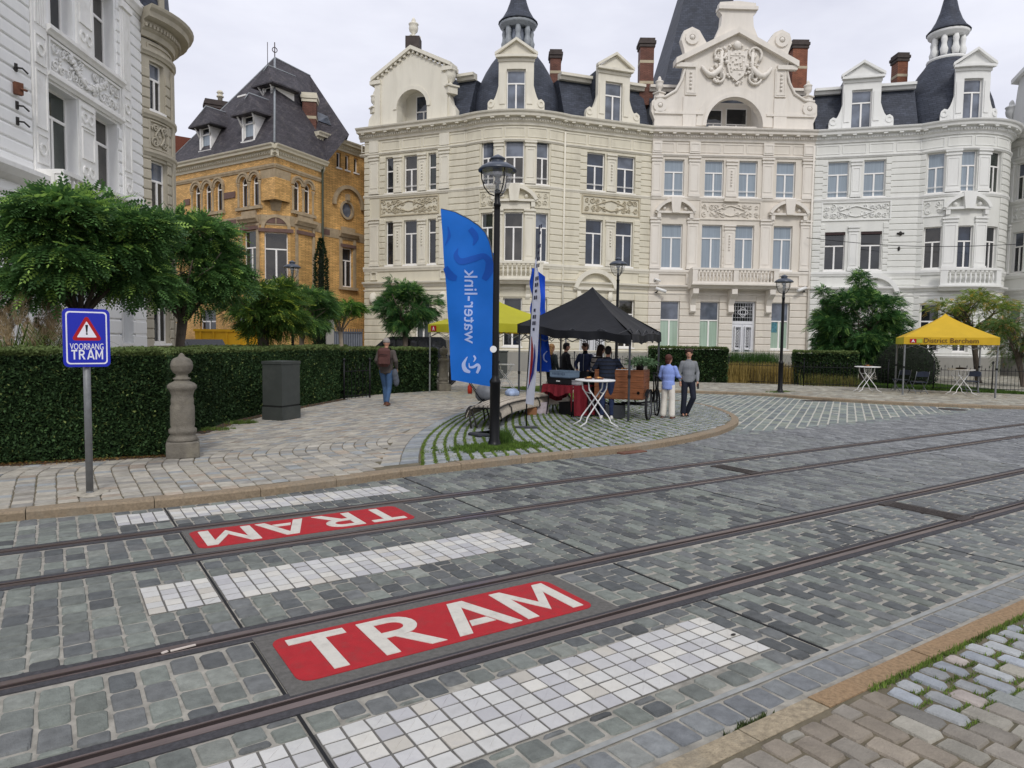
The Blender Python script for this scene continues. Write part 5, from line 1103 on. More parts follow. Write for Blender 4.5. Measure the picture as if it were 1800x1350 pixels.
# ============ orange brick house
brick = slate_mat('orange yellow brick', '#d0a567', .23, .075)
stn = mat('carved brown stone', '#a8977c', rough=.9, var=.18, scale=3, var2=('#7f6a5c', .5, 2.5)); stnd = mat('purple brown stone', '#6d5750', rough=.9, var=.15); gutterm = mat('cream gutter paint', '#cfc8b4', rough=.6, var=.06, var2=('#9c9480', .3, 2)); lint = mat('dark steel lintel', '#3c2d2e', rough=.7)
A_, B_ = G(318, 290, 12.4), G(483, 255, 12.4); C_ = G(565, 285, 12.4)
O1 = Fr(A_, B_); O2 = Fr(B_, C_); O3 = Fr(G(550, 232, 14.3), G(636, 262, 14.3))
HO = thing('orange_house', 'orange brick house with steep slate roof and hooded dormers, left of the cream house', 'house', (B_.x, B_.y, 0))
LL, L2 = O1.L, O2.L; ch = 1.2                        # chamfer at the corner below the corbel
ca, cb = Vector(O1.pt(LL-ch, 0, 0)[:2]), Vector(O2.pt(ch, 0, 0)[:2]); OC = Fr(ca, cb); hc = OC.L/2
a3 = [(1.28, 1.9), (2.34, 2.98), (3.42, 4.06)]; a2 = [(5.75, 6.35), (6.75, 7.35)]; r2 = [(1.52, 2.05), (2.4, 2.94)]
oo1 = [(a, b, 9.3, 10.98) for a, b in a3+a2]+[(5.95, 7.15, 4.9, 7.95), (1.7, 3.3, 4.9, 7.95), (1.7, 3.3, 1.3, 3.5), (5.0, 6.6, 1.3, 3.2)]
m = MB(); wall(m, O1, -1, LL-ch, 0, 12, oo1, .25); wall(m, O1, LL-ch, LL, 9.5, 12, [], .25)
oo2 = [(a, b, 9.15, 10.85) for a, b in r2]; wall(m, O2, ch, L2, 0, 12, oo2, .25); wall(m, O2, 0, ch, 9.5, 12, [])
oc = [(hc-.62, hc+.62, 4.9, 7.8)]; wall(m, OC, 0, OC.L, 0, 9.5, oc, .25)
wall(m, Fr(Vector(O1.pt(-1, -8, 0)[:2]), Vector(O1.pt(-1, 0, 0)[:2])), 0, 8, 0, 12.2, [])
m.build('wall', brick, HO)
o3_ = [(1.95, 2.35, 12.65, 13.6), (2.7, 3.1, 12.65, 13.6), (3.5, 3.9, 12.65, 13.6), (2.4, 3.38, 5.2, 7.7)]
m = MB(); arcs = 20; wall(m, O3, .3, 8, 0, 14, o3_+[(2.35, 3.3, 9.6, 10.6)], .22); n = 16
for qd in range(4):                                  # brick filling between the square hole and the round window
    cx_, cz_ = 2.825, 10.1; pts = [(cx_+.475*cos(PI/2*qd+PI/2*i/6), cz_+.5*sin(PI/2*qd+PI/2*i/6)) for i in range(7)]; cxn = cx_+(.475 if qd in (0, 3) else -.475); czn = cz_+(.5 if qd in (0, 1) else -.5)
    m.fpoly(O3, pts+[(cxn, czn)], -.2, -.001)
wall(m, Fr(Vector(O3.pt(.3, -8, 0)[:2]), Vector(O3.pt(.3, 0, 0)[:2])), 0, 8, 0, 14.1, []); m.build('wing_wall', brick, HO)
# arched windows fill the square openings
def spandrel(fr, a, b, zt, matr):
    r = (b-a)/2; c = (a+b)/2; zs = zt-r; q = MB()
    for s in (-1, 1):
        P = [(c+s*r*cos(PI/2*i/6), zs+r*sin(PI/2*i/6)) for i in range(7)]+[(c+s*r, zt)]; q.fpoly(fr, P if s > 0 else P[::-1], -.2, .002)
    q.build('arch_spandrel', matr, HO); return zs
for fr, L, zb, zt in ((O1, a3+a2, 9.3, 10.98), (O2, r2, 9.15, 10.85)):
    q = MB()
    for a, b in L:
        zs = spandrel(fr, a, b, zt, brick); c = (a+b)/2; r = (b-a)/2; q.mark('arch_moulding'); arch_ring(q, fr, c, zs, r+.02, r+.16, -.02, .07, 12); arch_ring(q, fr, c, zs, r+.16, r+.26, -.02, .12, 12)
        awindow(HO, fr, c, b-a, zb, zs, GLD)
    q.build('arch_moulding', stn, HO)
q = MB()
for fr, L, zb in ((O1, a3, 9.3), (O1, a2, 9.3), (O2, r2, 9.15)):
    q.mark('sill'); q.fb(fr, L[0][0]-.3, L[-1][1]+.3, -.02, .16, zb-.22, zb-.06)
    e = [L[0][0]-.14]+[(L[i][1]+L[i+1][0])/2 for i in range(len(L)-1)]+[L[-1][1]+.14]
    for x in e: q.mark('colonnette'); px_, py_, _ = fr.pt(x, .02, 0); q.lathe((px_, py_, zb-.05), [(.11, 0), (.07, .12), (.065, 1.15), (.12, 1.3), (.13, 1.38)], 8)
q.build('sill', stn, HO)
m = MB()
def obands(fr, a, b):
    m.mark('string_course'); band(m, fr, a, b, 11.2, 11.42, .1); m.mark('string_course'); band(m, fr, a, b, 8.2, 8.75, .05)
obands(O1, -1, LL-ch); obands(O2, ch, L2); m.mark('string_course'); band(m, OC, 0, OC.L, 8.2, 8.75, .05); m.mark('string_course'); band(m, O1, LL-ch, LL, 11.2, 11.42, .1); m.mark('string_course'); band(m, O2, 0, ch, 11.2, 11.42, .1)
m.mark('string_course'); band(m, O3, .3, 8, 8.2, 8.75, .05); m.mark('string_course'); band(m, O3, .3, 8, 13.8, 14.0, .08)
for fr, a, b in ((O1, 1.3, 4.2), (O1, 5.75, 7.4), (O2, 1.5, 3.2), (O3, 2.1, 3.7)): m.mark('window_hood'); band(m, fr, a, b, 8.35, 8.72, .3); m.fb(fr, a+.2, b-.2, 0, .12, 8.74, 9.0)
m.mark('string_course'); band(m, O1, -1, LL-ch, 3.9, 4.2, .08); m.mark('string_course'); band(m, O2, ch, L2, 3.9, 4.2, .08); m.mark('string_course'); band(m, O3, .3, 8, 3.9, 4.2, .08)
for a, b in ((5.72, 5.92), (7.18, 7.4), (1.4, 1.68), (3.32, 3.6)): m.mark('window_jamb'); m.fb(O1, a, b, -.02, .08, 4.6, 8.3)
for a, b in ((1.55, 1.75), (3.0, 3.2)): m.mark('window_jamb'); m.fb(O2, a, b, -.02, .08, 4.6, 8.3)
for a, b in ((2.15, 2.38), (3.4, 3.62)): m.mark('window_jamb'); m.fb(O3, a, b, -.02, .08, 5.0, 8.3)
m.mark('window_sill'); m.fb(O3, 2.1, 3.7, -.02, .2, 5.0, 5.18)
m.build('string_course', stn, HO)
m = MB()
for fr, a, b, z in ((O1, 5.8, 7.35, 7.95), (OC, hc-.95, hc+.95, 7.8), (O2, 1.6, 3.15, 7.85), (O3, 2.2, 3.6, 7.72), (O1, 1.4, 3.6, 7.95)): m.mark('lintel'); m.fb(fr, a, b, -.02, .12, z, z+.2)
for fr, a, b, z in ((O1, 4.3, 5.3, 9.9), (O1, .3, .9, 9.9), (OC, .25, .75, 8.3), (OC, OC.L-.75, OC.L-.25, 8.3), (O1, 4.6, 5.4, 8.3), (O3, .8, 1.3, 8.3)): m.mark('stone_panel'); m.fb(fr, a, b, -.02, .065, z, z+.35)
m.build('lintel', stnd, HO)
m = MB(); arch_ring(m, OC, hc, 8.0, .62, .8, -.02, .1, 12); m.mark('stone_arch'); arch_ring(m, O3, 2.95, 10.3, 1.15, 1.38, -.02, .16, 18); m.mark('round_window_surround'); arch_ring(m, O3, 2.825, 10.1, .47, .6, -.04, .1, 20, 0, 2*PI); m.fb(O3, 2.7, 2.95, 0, .2, 10.7, 11.1); m.build('stone_arch', stn, HO)
m = MB(); vs = [O3.pt(2.825+.47*cos(2*PI*i/20), -.08, 10.1+.47*sin(2*PI*i/20)) for i in range(20)]; m.add(vs, [tuple(range(20))]); m.build('round_window', GLS, HO)
# corner corbel
m = MB(); base = [Vector(ca), Vector(B_), Vector(cb)]
def corb(f, z):                                     # triangle from the chamfer towards the sharp corner
    mid_ = (ca+cb)/2; return [ca.lerp(mid_, (1-f)*.75), mid_.lerp(B_, f), cb.lerp(mid_, (1-f)*.75)]
lv = [(.05, 9.0), (.2, 9.4), (.22, 9.55), (.5, 9.75), (.52, 10.1), (.75, 10.25), (.78, 10.5), (1.0, 10.7), (1.06, 11.15)]
vs = []; fs = []
for f, z in lv: vs += [(p.x-(O1.U.x-O2.U.x)*0, p.y, z) for p in corb(f, z)]
for i in range(len(lv)-1):
    for j in range(2): fs.append((i*3+j, i*3+j+1, (i+1)*3+j+1, (i+1)*3+j))
m.add(vs, fs); m.build('corner_corbel', stn, HO)
for fr, o in ((O1, oo1[5]), (OC, oc[0]), (O3, o3_[3]), (O1, oo1[6]), (O1, oo1[7]), (O1, oo1[8])): window(HO, fr, *o, GLD, GLD, .68)
for o in o3_[:3]: window(HO, O3, *o, GLD, GLD, 1.0, mull=False)
m = MB()
for fr, a, b, z in ((O1, -1.2, LL+.3, 12.4), (O2, -.3, L2+.15, 12.4), (O3, .1, 8, 14.35)): m.mark('gutter_cornice'); cornice(m, fr, a, b, z, .62, .5, True, .2)
m.build('gutter_cornice', gutterm, HO)
# roof
T = Vector((*G(483, 101, 19), 19)); T2 = Vector((*G(545, 133, 19), 19)); E0_ = lambda fr, u, z: Vector(fr.pt(u, .35, z))
Bc = Vector((B_.x, B_.y, 12.4))+Vector((O1.Nn.x+O2.Nn.x, O1.Nn.y+O2.Nn.y, 0))*.35; Ac = E0_(O1, -1.3, 12.4); Cc_ = E0_(O2, L2+.1, 12.4); Dd = Vector((*PD(622, 47.5), )); Dd.z = 14.2
Dd = Vector((*G(620, 232, 14.3), 14.3))+Vector((-.35*0, .6, 0)); bk = Vector((Ac.x+3, Ac.y+9, 12.4)); bk2 = Dd+Vector((2, 8, 0)); mT = Ac.lerp(Vector((Ac.x+5, Ac.y+4.2, 19)), 1)
LT = Vector((*G(400, 178, 15.9), 15.9))
m = MB(); m.add([Ac, Bc, T, T2, Cc_, Dd, bk2, bk], [(0, 1, 2), (1, 4, 3, 2), (4, 5, 3), (5, 6, 3), (3, 6, 7, 2), (7, 0, 2)]); m.build('roof', slateP, HO)
m = MB(); m.tube([Bc+Vector((0, 0, .02)), T], .06, 6); m.tube([T, T2], .05, 6); m.tube([Ac, T], .04, 6); m.build('lead_hip', lead, HO)
m = MB(); m.tube([T, T+Vector((0, 0, .9))], .03, 6); arch_ring(m, Fr((T.x-1, T.y), (T.x+1, T.y)), 1, T.z+.45, .13, .17, -.02, .02, 10, 0, 2*PI); m.build('finial', lint, HO)
nrm = (Bc-Ac).cross(T-Ac).normalized()
def zroof(u, v): p = O1.pt(u, v, 0); return Ac.z-((p[0]-Ac.x)*nrm.x+(p[1]-Ac.y)*nrm.y)/nrm.z
def hood_dormer(u, z, w_, h, v):
    m = MB(); m.fb(O1, u-w_/2, u-w_/2+.14, v-1.6, v, z, z+h); m.fb(O1, u+w_/2-.14, u+w_/2, v-1.6, v, z, z+h); m.fb(O1, u-w_/2, u+w_/2, v-1.6, v, z+h-.12, z+h+.05); m.fb(O1, u-w_/2-.04, u+w_/2+.04, v-.2, v+.06, z-.06, z)
    for s in (-1, 1): m.tube([O1.pt(u+s*(w_/2-.05), v+.02, z+h*.55), O1.pt(u+s*(w_/2+.06), v+.12, z+h*.8), O1.pt(u+s*(w_/2+.1), v+.26, z+h-.06)], .05, 5)
    o = m.build('dormer', FRAMEW, HO); window(o, O1, u-w_/2+.14, u+w_/2-.14, z, z+h-.12, GLC, GLD, .7, mull=False, v=v-.1, bar=.05)
    q = MB(); a = w_/2+.5; P = [O1.pt(u-a, v+.4, z+h-.05), O1.pt(u+a, v+.4, z+h-.05), O1.pt(u+a, v-1.7, z+h-.05), O1.pt(u-a, v-1.7, z+h-.05), O1.pt(u, v-.05, z+h+1.15), O1.pt(u, v-2.1, z+h+1.15)]
    P2 = [(p[0], p[1], p[2]-.08) for p in P[:4]]
    q.add(P+P2, [(0, 1, 4), (1, 2, 5, 4), (2, 3, 5), (3, 0, 4, 5), (6, 9, 8, 7), (0, 6, 7, 1), (1, 7, 8, 2), (3, 9, 6, 0)]); q.build('dormer_hood', slateP, o)
    q = MB(); q.tube([P[4], P[5]], .04, 5); q.tube([P[0], P[4]] if False else [O1.pt(u, v+.25, z+h+.7), P[4]], .03, 5); q.build('lead_ridge', lead, o)
    q = MB(); q.fb(O1, u-w_/2+.02, u+w_/2-.02, v-2.2, v-.3, z-.4, z+h); q.build('dormer_cheek', slateP, o); return P[4]
hood_dormer(2.5, 12.95, 1.15, 1.45, .0); hood_dormer(6.5, 12.95, 1.15, 1.5, .0); pp = hood_dormer(6.0, 15.55, .9, 1.1, -1.7)
m = MB(); m.tube([pp, Vector(pp)+Vector((0, 0, 1.3))], .02, 5); m.build('dormer_spike', lint, HO)
c = PD(385, 47.5, 16); chimney(HO, c, 1.7, .9, 14, 17.6, -YAW+.5, mat('dark red chimney brick', '#643c33', rough=.9, var=.25, scale=8), gutterm, capM, bands=1)
m = MB(); m.lathe((c.x+.1, c.y, 17.7), [(.16, 0), (.16, .5), (.24, .52), (.24, .6), (.16, .64), (.16, .75), (.24, .8), (.14, .95)], 10); m.build('chimney_pot', gutterm, HO)
c = PD(545, 42.6, 15); chimney(HO, c, .8, .7, 12.6, 16.5, -YAW+.15, brickR, stoneB, gutterm, bands=2)
m = MB(); sp = (T2+Dd)/2; nn = (Dd-T2).cross(Cc_-T2).normalized(); 
def onroof(px, py):
    n_ = (Cc_-Dd).cross(T2-Dd).normalized(); d = ray(px, py); t = (Dd-EYEP).dot(n_)/d.dot(n_); return EYEP+d*t - n_*(.06 if n_.z < 0 else -.06)
m.add([onroof(*p) for p in ((557, 197), (577, 206), (583, 222), (560, 213))], [(0, 1, 2, 3)]); m.build('skylight', GLS, HO)
m = MB(); x, y, _ = O2.pt(L2-.05, .12, 0); m.tube([(x, y, 1), (x, y, 12.2)], .07, 8); m.build('drainpipe', mat('green drainpipe', '#3d4438', rough=.6), HO)
# red tiled roof seen between the beige bay and the orange house
m = MB(); p1 = PD(318, 56, 9); 
for q_ in (0,): 
    a, b = PD(290, 55), PD(380, 58); fr = Fr(a, b); m.fpoly(fr, [(0, 0), (fr.L, 0), (fr.L, 15), (0, 15)], -6, 0)
HR = thing('tiled_house', 'house end with red tiled roof, glimpsed behind the orange house', 'house', (a.x, a.y, 0)); m.build('wall', brick, HR)
m = MB(); m.fpoly(fr.off(-3), [(-1, 14.8), (fr.L+1, 14.8), (fr.L+1, 18.6), (-1, 18.3)], -.2, .2); m.build('roof', mat('red roof tiles', '#6a3c2e', rough=.85, var=.25, scale=14, bump=.5, bscale=20), HR)
# ================================================================== TREES, HEDGES, PLANTS
BARK = mat('bark', '#5b5248', rough=.95, var=.3, scale=20, bump=.8, bscale=30, stretch=(1, 1, .3)); 
LEAF = mat('tree leaf', '#3c5a24', rough=.55, var=.15, scale=3, attr=True, trans=.35, spec=.3)
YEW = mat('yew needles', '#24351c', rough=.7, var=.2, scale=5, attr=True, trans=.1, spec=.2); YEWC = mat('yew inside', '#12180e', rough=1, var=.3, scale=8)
def frond(n, l=.24, w_=.05):
    """a feather leaf: pairs of leaflets along a drooping rib; returns (4*k,3) template"""
    V = []
    for i in range(n):
        t = (i+1)/(n+.5); x = l*t; z = -.35*l*t*t; ll = w_*(1.05-.5*abs(t-.45)); 
        for s in (-1, 1):
            d = np.array([.35, s*.94, -.12]); a = np.array([x, 0, z]); b = a+d*ll*.5+np.array([.36*ll, -.0, .02*ll]); c = a+d*ll*1.05; e = a+d*ll*.5-np.array([.3*ll, 0, 0]); V += [a, b, c, e]
    t = l; z = -.35*l; a = np.array([t, 0, z]); V += [a, a+[w_*.4, w_*.2, -.01], a+[w_*.9, 0, -.03], a+[w_*.4, -w_*.2, -.01]]
    return np.array(V)
def scatter(T, P, D, roll, sc):
    """place template T at points P with x axis along D"""
    n = len(P); D = D/np.linalg.norm(D, axis=1, keepdims=True); up = np.tile([0, 0, 1.0], (n, 1)); Y = np.cross(up, D); Y /= np.linalg.norm(Y, axis=1, keepdims=True)+1e-9; Z = np.cross(D, Y)
    c, s_ = np.cos(roll)[:, None], np.sin(roll)[:, None]; Y2 = Y*c+Z*s_; Z2 = -Y*s_+Z*c
    return (P[:, None]+sc[:, None, None]*(T[None, :, 0:1]*D[:, None]+T[None, :, 1:2]*Y2[:, None]+T[None, :, 2:3]*Z2[:, None])).reshape(-1, 3)
def crown_pts(n, c, rad, lumps, shell=.55, seed=0, cut=None):
    """points in a crown made of many overlapping boughs"""
    r = np.random.default_rng(seed); L = []
    for i in range(lumps):
        v = r.normal(size=3); v /= np.linalg.norm(v); q = r.uniform(.45, .82); L.append((np.array(c)+v*np.array(rad)*q, r.uniform(.26, .42)))
    L.append((np.array(c), .55)); P = []; D = []; B = []
    for i in range(n):
        k = r.integers(len(L)); lc, lr = L[k]; v = r.normal(size=3); v /= np.linalg.norm(v); v[2] = abs(v[2])*.9 if r.random() < .72 else v[2]
        rr = r.uniform(shell, 1.05); p = lc+v*np.array(rad)*lr*rr*np.array([1, 1, .85]); P.append(p); out = v*.6+(p-np.array(c))/np.array(rad)*.8; out[2] = out[2]*.4-.18; D.append(out+r.normal(size=3)*.3); B.append(rr*.5+.5*np.linalg.norm((p-np.array(c))/np.array(rad)))
    P = np.array(P); D = np.array(D); B = np.array(B)
    if cut is not None: k = cut(P); P, D, B = P[k], D[k], B[k]
    return P, D, B
def tree(label, base, trunk_h, tr, c, rad, n, pal, seed, lf=(5, .24, .05), lumps=16, group=None, shell=.55, trunkcol=None, name='robinia_tree', extra=None, sparse=False):
    t = thing(name, label, 'tree', (base[0], base[1], .1), group=group); r = random.Random(seed)
    m = MB(); top = Vector((c[0], c[1], trunk_h)); b = Vector((base[0], base[1], .05)); m.tube([b, b.lerp(top, .08), b.lerp(top, .5)+Vector((r.uniform(-.04, .04), 0, 0)), top], [tr*1.35, tr, tr*.85, tr*1.1], 10)
    for i in range(9 if not sparse else 14):
        g = 2*PI*i/9+r.uniform(-.2, .2); q = r.uniform(.5, .85); e = Vector((c[0]+cos(g)*rad[0]*q, c[1]+sin(g)*rad[1]*q, c[2]+rad[2]*r.uniform(-.3, .6))); mid_ = top.lerp(e, .5)+Vector((0, 0, rad[2]*.12)); m.tube([top-Vector((0, 0, .15)), mid_, e], [tr*.5, tr*.3, tr*.1], 6)
        for _ in range(2): e2 = mid_+Vector((r.uniform(-.5, .5)*rad[0], r.uniform(-.5, .5)*rad[1], r.uniform(.1, .5)*rad[2])); m.tube([mid_, e2], [tr*.2, tr*.06], 5)
    m.build('trunk', trunkcol or BARK, t)
    P, D, B = crown_pts(n, c, rad, lumps, shell, seed)
    if extra:
        for (ec, er, en) in extra: p2, d2, b2 = crown_pts(en, ec, er, 4, .4, seed+5); P = np.concatenate([P, p2]); D = np.concatenate([D, d2]); B = np.concatenate([B, b2])
    rg = np.random.default_rng(seed+1); T = frond(*lf); n = len(P); V = scatter(T, P, D, rg.normal(0, .5, n), rg.uniform(.7, 1.25, n))
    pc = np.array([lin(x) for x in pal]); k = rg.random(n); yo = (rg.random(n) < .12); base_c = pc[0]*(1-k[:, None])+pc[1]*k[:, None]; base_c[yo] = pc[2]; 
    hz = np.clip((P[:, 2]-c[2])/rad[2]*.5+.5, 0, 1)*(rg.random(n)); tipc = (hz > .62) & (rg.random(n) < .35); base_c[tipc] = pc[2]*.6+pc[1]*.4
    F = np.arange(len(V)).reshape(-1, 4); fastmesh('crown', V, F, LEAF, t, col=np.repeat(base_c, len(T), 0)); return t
GR = ['#3a5834', '#648c4c', '#a3c563']; GY = ['#5d7a3a', '#93a546', '#c2a54a']; GD = ['#2f502d', '#527d46', '#86ab5a']
def tp(px, D, z=.1): return PD(px, D, z)
def crown_at(px, py, D): d = ray(px, py); t = D/d.dot(FW); q = EYEP+d*t; return (q.x, q.y, q.z)
tg = 'round-headed robinia trees behind the left hedges'
c = crown_at(138, 440, 12.6); tree('big leafy round-headed tree above the near left hedge, behind the blue sign', (c[0], c[1]), 2.3, .1, c, (1.8, 1.7, 1.2), 10500, GR, 11, (5, .25, .078), 26, tg)
c = crown_at(320, 468, 15.5); tree('dark stemmed round-headed tree above the hedge, behind the stone bollard', tp(304, 15.8), 2.3, .1, c, (1.6, 1.5, 1.1), 7000, GR, 12, (5, .26, .078), 22, tg)
c = crown_at(462, 545, 20.5); tree('round-headed tree with thick dark trunk, above the hedge left of the small lamp', tp(468, 20.5), 2.1, .16, c, (1.35, 1.3, 1.0), 4200, ['#38552a', '#5f7f38', '#a3b34a'], 13, (5, .25, .075), 18, tg)
c = crown_at(530, 545, 24); tree('round-headed tree just right of the thick trunked one, below the small lamp', tp(534, 24), 2.0, .08, c, (1.15, 1.1, .9), 2600, GR, 14, (5, .25, .075), 14, tg, trunkcol=mat('pale trunk', '#8c8070', rough=.9))
c = crown_at(598, 549, 29); tree('smallest flat-topped robinia with pale trunk, in front of the orange house gate', tp(603, 29), 2.2, .08, c, (1.0, .95, .6), 1500, ['#3d6128', '#639040', '#98b84e'], 15, (4, .25, .07), 10, tg, trunkcol=MATS['pale trunk'])
c = crown_at(713, 545, 31); tree('small ball-shaped tree in front of the cream house, above the hedge by the walker', tp(713, 31), 2.2, .12, c, (1.4, 1.3, 1.25), 4200, GD, 16, (5, .27, .08), 18, None, extra=[((crown_at(690, 497, 31)), (.3, .3, .45), 90)])
c = crown_at(1512, 580, 34.5); tree('dense dark green tree in front of the white house, left of the yellow tent', tp(1516, 34.5), 1.5, .14, c, (2.5, 2.3, 2.3), 9500, GD, 17, (5, .3, .095), 40, None, extra=[(crown_at(1518, 500, 34.5), (.9, .8, 1.0), 420), (crown_at(1450, 520, 34.5), (.5, .5, .6), 160), (crown_at(1560, 625, 34.5), (1.2, 1.1, .9), 500)], name='broad_tree', shell=.5)
c = crown_at(1712, 560, 34); tree('thin airy tree with yellowing leaves behind the yellow tent', tp(1720, 34), 2.6, .14, c, (2.0, 2.0, 1.5), 2400, GY, 18, (5, .26, .075), 26, None, name='yellowing_tree', sparse=True, shell=.35, extra=[(crown_at(1665, 535, 34), (.9, .9, .6), 130), (crown_at(1650, 600, 34), (.7, .7, .3), 60)])
c = crown_at(1792, 590, 31); tree('green and orange leafed tree at the right edge, beyond the iron fence', tp(1800, 31), 1.4, .12, c, (1.6, 1.4, 1.7), 3000, ['#426236', '#718a45', '#bd9656'], 19, (5, .26, .06), 20, None, name='autumn_tree')
# ---- hedges
def hedge(label, pts, w_, h, z0=.1, dens=900, seed=1, name='hedge', leaf=.045, round_=.06, pal=('#273b24', '#466038', '#748049')):
    """pts: front line left to right on the ground, thickness w_ away from the viewer"""
    pts = [Vector((p[0], p[1])) for p in pts]; bk = []
    for i, p in enumerate(pts):
        t = (pts[min(i+1, len(pts)-1)]-pts[max(i-1, 0)]).normalized(); bk.append(p+Vector((-t.y, t.x))*w_)
    rg = np.random.default_rng(seed); m = MB(); ring = []
    for p, q in zip(pts, bk): n = (q-p).normalized(); ring += [(p.x+n.x*.06, p.y+n.y*.06, z0), (p.x+n.x*.05, p.y+n.y*.05, z0+h-.08), (q.x-n.x*.05, q.y-n.y*.05, z0+h-.08), (q.x-n.x*.06, q.y-n.y*.06, z0)]
    fs = [(i*4+j, (i+1)*4+j, (i+1)*4+j+1, i*4+j+1) for i in range(len(pts)-1) for j in range(3)]; fs += [(0, 1, 2, 3), tuple((len(pts)-1)*4+j for j in (3, 2, 1, 0))]
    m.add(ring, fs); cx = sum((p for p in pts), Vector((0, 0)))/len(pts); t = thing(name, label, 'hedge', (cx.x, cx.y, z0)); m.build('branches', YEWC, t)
    P = []; Nn = []
    def quad(a, b, c_, d_, nrm, k):
        u, v = rg.random(k)[:, None], rg.random(k)[:, None]; a, b, c_, d_ = map(np.array, (a, b, c_, d_)); P.append((a*(1-u)+b*u)*(1-v)+(d_*(1-u)+c_*u)*v); Nn.append(np.tile(nrm, (k, 1)))
    for i in range(len(pts)-1):
        a, b, c_, d_ = pts[i], pts[i+1], bk[i+1], bk[i]; l = (b-a).length; n = Vector(((b-a).y, -(b-a).x)).normalized()
        quad((a.x, a.y, z0), (b.x, b.y, z0), (b.x, b.y, z0+h), (a.x, a.y, z0+h), (n.x, n.y, .1), int(l*h*dens)); quad((a.x, a.y, z0+h), (b.x, b.y, z0+h), (c_.x, c_.y, z0+h), (d_.x, d_.y, z0+h), (0, 0, 1), int(l*w_*dens*.8))
    for a, c_, sg in ((pts[0], bk[0], -1), (pts[-1], bk[-1], 1)):
        n = (pts[1]-pts[0]).normalized()*-1 if sg < 0 else (pts[-1]-pts[-2]).normalized(); quad((a.x, a.y, z0), (c_.x, c_.y, z0), (c_.x, c_.y, z0+h), (a.x, a.y, z0+h), (n.x, n.y, .1), int(w_*h*dens))
    P = np.concatenate(P); Nn = np.concatenate(Nn).astype(float); n = len(P)
    bump = np.sin(P[:, 0]*5+P[:, 2]*9)*.5+np.sin(P[:, 1]*7-P[:, 2]*4+P[:, 0]*3)*.5; P = P+Nn*(bump*.018+rg.normal(0, .018, n)-.01)[:, None]
    T = []
    for a in (-.7, -.25, .25, .7):                # a sprig: four needles fanned out
        d = np.array([cos(a), sin(a), 0]); s_ = np.array([-sin(a), cos(a), 0])*.16; T += [np.zeros(3), d*.6+s_, d, d*.6-s_]
    T = np.array(T)*leaf; D = Nn*.8+rg.normal(0, .6, (n, 3))*[1.2, 1.2, .6]; D[:, 2] += .2; V = scatter(T, P, D, rg.normal(0, .8, n), rg.uniform(.6, 1.4, n))
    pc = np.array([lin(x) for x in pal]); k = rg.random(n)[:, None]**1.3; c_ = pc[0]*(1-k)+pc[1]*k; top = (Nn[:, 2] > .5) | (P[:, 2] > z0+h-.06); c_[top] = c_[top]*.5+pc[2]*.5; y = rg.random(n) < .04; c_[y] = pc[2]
    patch = (np.sin(P[:, 0]*1.3+1)+np.sin(P[:, 2]*3.1+P[:, 0])+np.sin(P[:, 1]*1.7)); c_ *= (1+.12*patch)[:, None]
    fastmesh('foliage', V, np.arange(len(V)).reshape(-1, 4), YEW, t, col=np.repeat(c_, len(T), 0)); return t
g1 = lambda px, py, z=.1: G(px, py, z)
h1a, h1b = G(0, 818, .1), G(292, 802, .1); dv = (h1b-h1a).normalized()
hedge('long clipped dark hedge at the left edge, behind the blue sign', [h1a-dv*2.2, h1a, h1a.lerp(h1b, .5), h1b], 1.1, 1.53, dens=7500, seed=2, leaf=.031)
hA = [G(345, 763, .1), G(400, 745, .1), G(470, 728, .1), G(540, 714, .1), G(603, 702, .1)]
hedge('curved clipped hedge running back behind the grey cabinet', [p+Vector((-.05, .12)) for p in hA], 1.0, 1.5, dens=5200, seed=3, leaf=.034)
nk = [G(292, 790, .1)+Vector((.05, .45)), G(345, 768, .1)+Vector((-.1, .75))]
hedge('dark hedge corner filling the gap just behind the near stone bollard', nk, .9, 1.5, dens=3000, seed=4, leaf=.04)
hC = [G(612, 703, .1)+Vector((.0, .5)), G(680, 694, .1)+Vector((0, .3)), G(768, 687, .1)]
hedge('clipped hedge that the walker is passing, ending at the far stone bollard', hC, 1.2, 1.45, dens=2000, seed=5, leaf=.05)
a, b = PD(335, 20.5, .1), PD(612, 33, .1); hedge('low back hedge in the garden beneath the robinia trees', [a, a.lerp(b, .5), b], .8, 1.42, dens=900, seed=6, leaf=.06)
a, b = PD(1143, 31.6, .1), PD(1277, 31.2, .1); hedge('clipped hedge behind the two chatting people, left of a bollard', [a, b], 1.1, 1.55, dens=1400, seed=7, leaf=.06)
a, b = PD(1395, 30.6, .1), PD(1506, 29.8, .1); hedge('clipped hedge behind the iron fence beside the far right lamp post', [a, b], 1.2, 1.45, dens=1400, seed=8, leaf=.06)
# round clipped bush behind the yellow tent
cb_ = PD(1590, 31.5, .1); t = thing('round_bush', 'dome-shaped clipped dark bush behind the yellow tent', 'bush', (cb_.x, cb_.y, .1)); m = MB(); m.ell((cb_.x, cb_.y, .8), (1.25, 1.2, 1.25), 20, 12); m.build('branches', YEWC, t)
n = 5200; v = rng.normal(size=(n, 3)); v /= np.linalg.norm(v, axis=1, keepdims=True); P = np.array([cb_.x, cb_.y, .8])+v*[1.3, 1.25, 1.3]*(1+rng.normal(0, .02, (n, 1))); k = P[:, 2] > .1; P = P[k]; v = v[k]; n = len(P)
T = np.array([[0, 0, 0], [.04, .015, 0], [.08, 0, 0], [.04, -.015, 0]]); V = scatter(T, P, v+rng.normal(0, .5, (n, 3)), rng.normal(0, 1, n), rng.uniform(.7, 1.4, n)); kk = rng.random((n, 1)); cc = np.array(lin('#1b2a17'))*(1-kk)+np.array(lin('#2c4022'))*kk
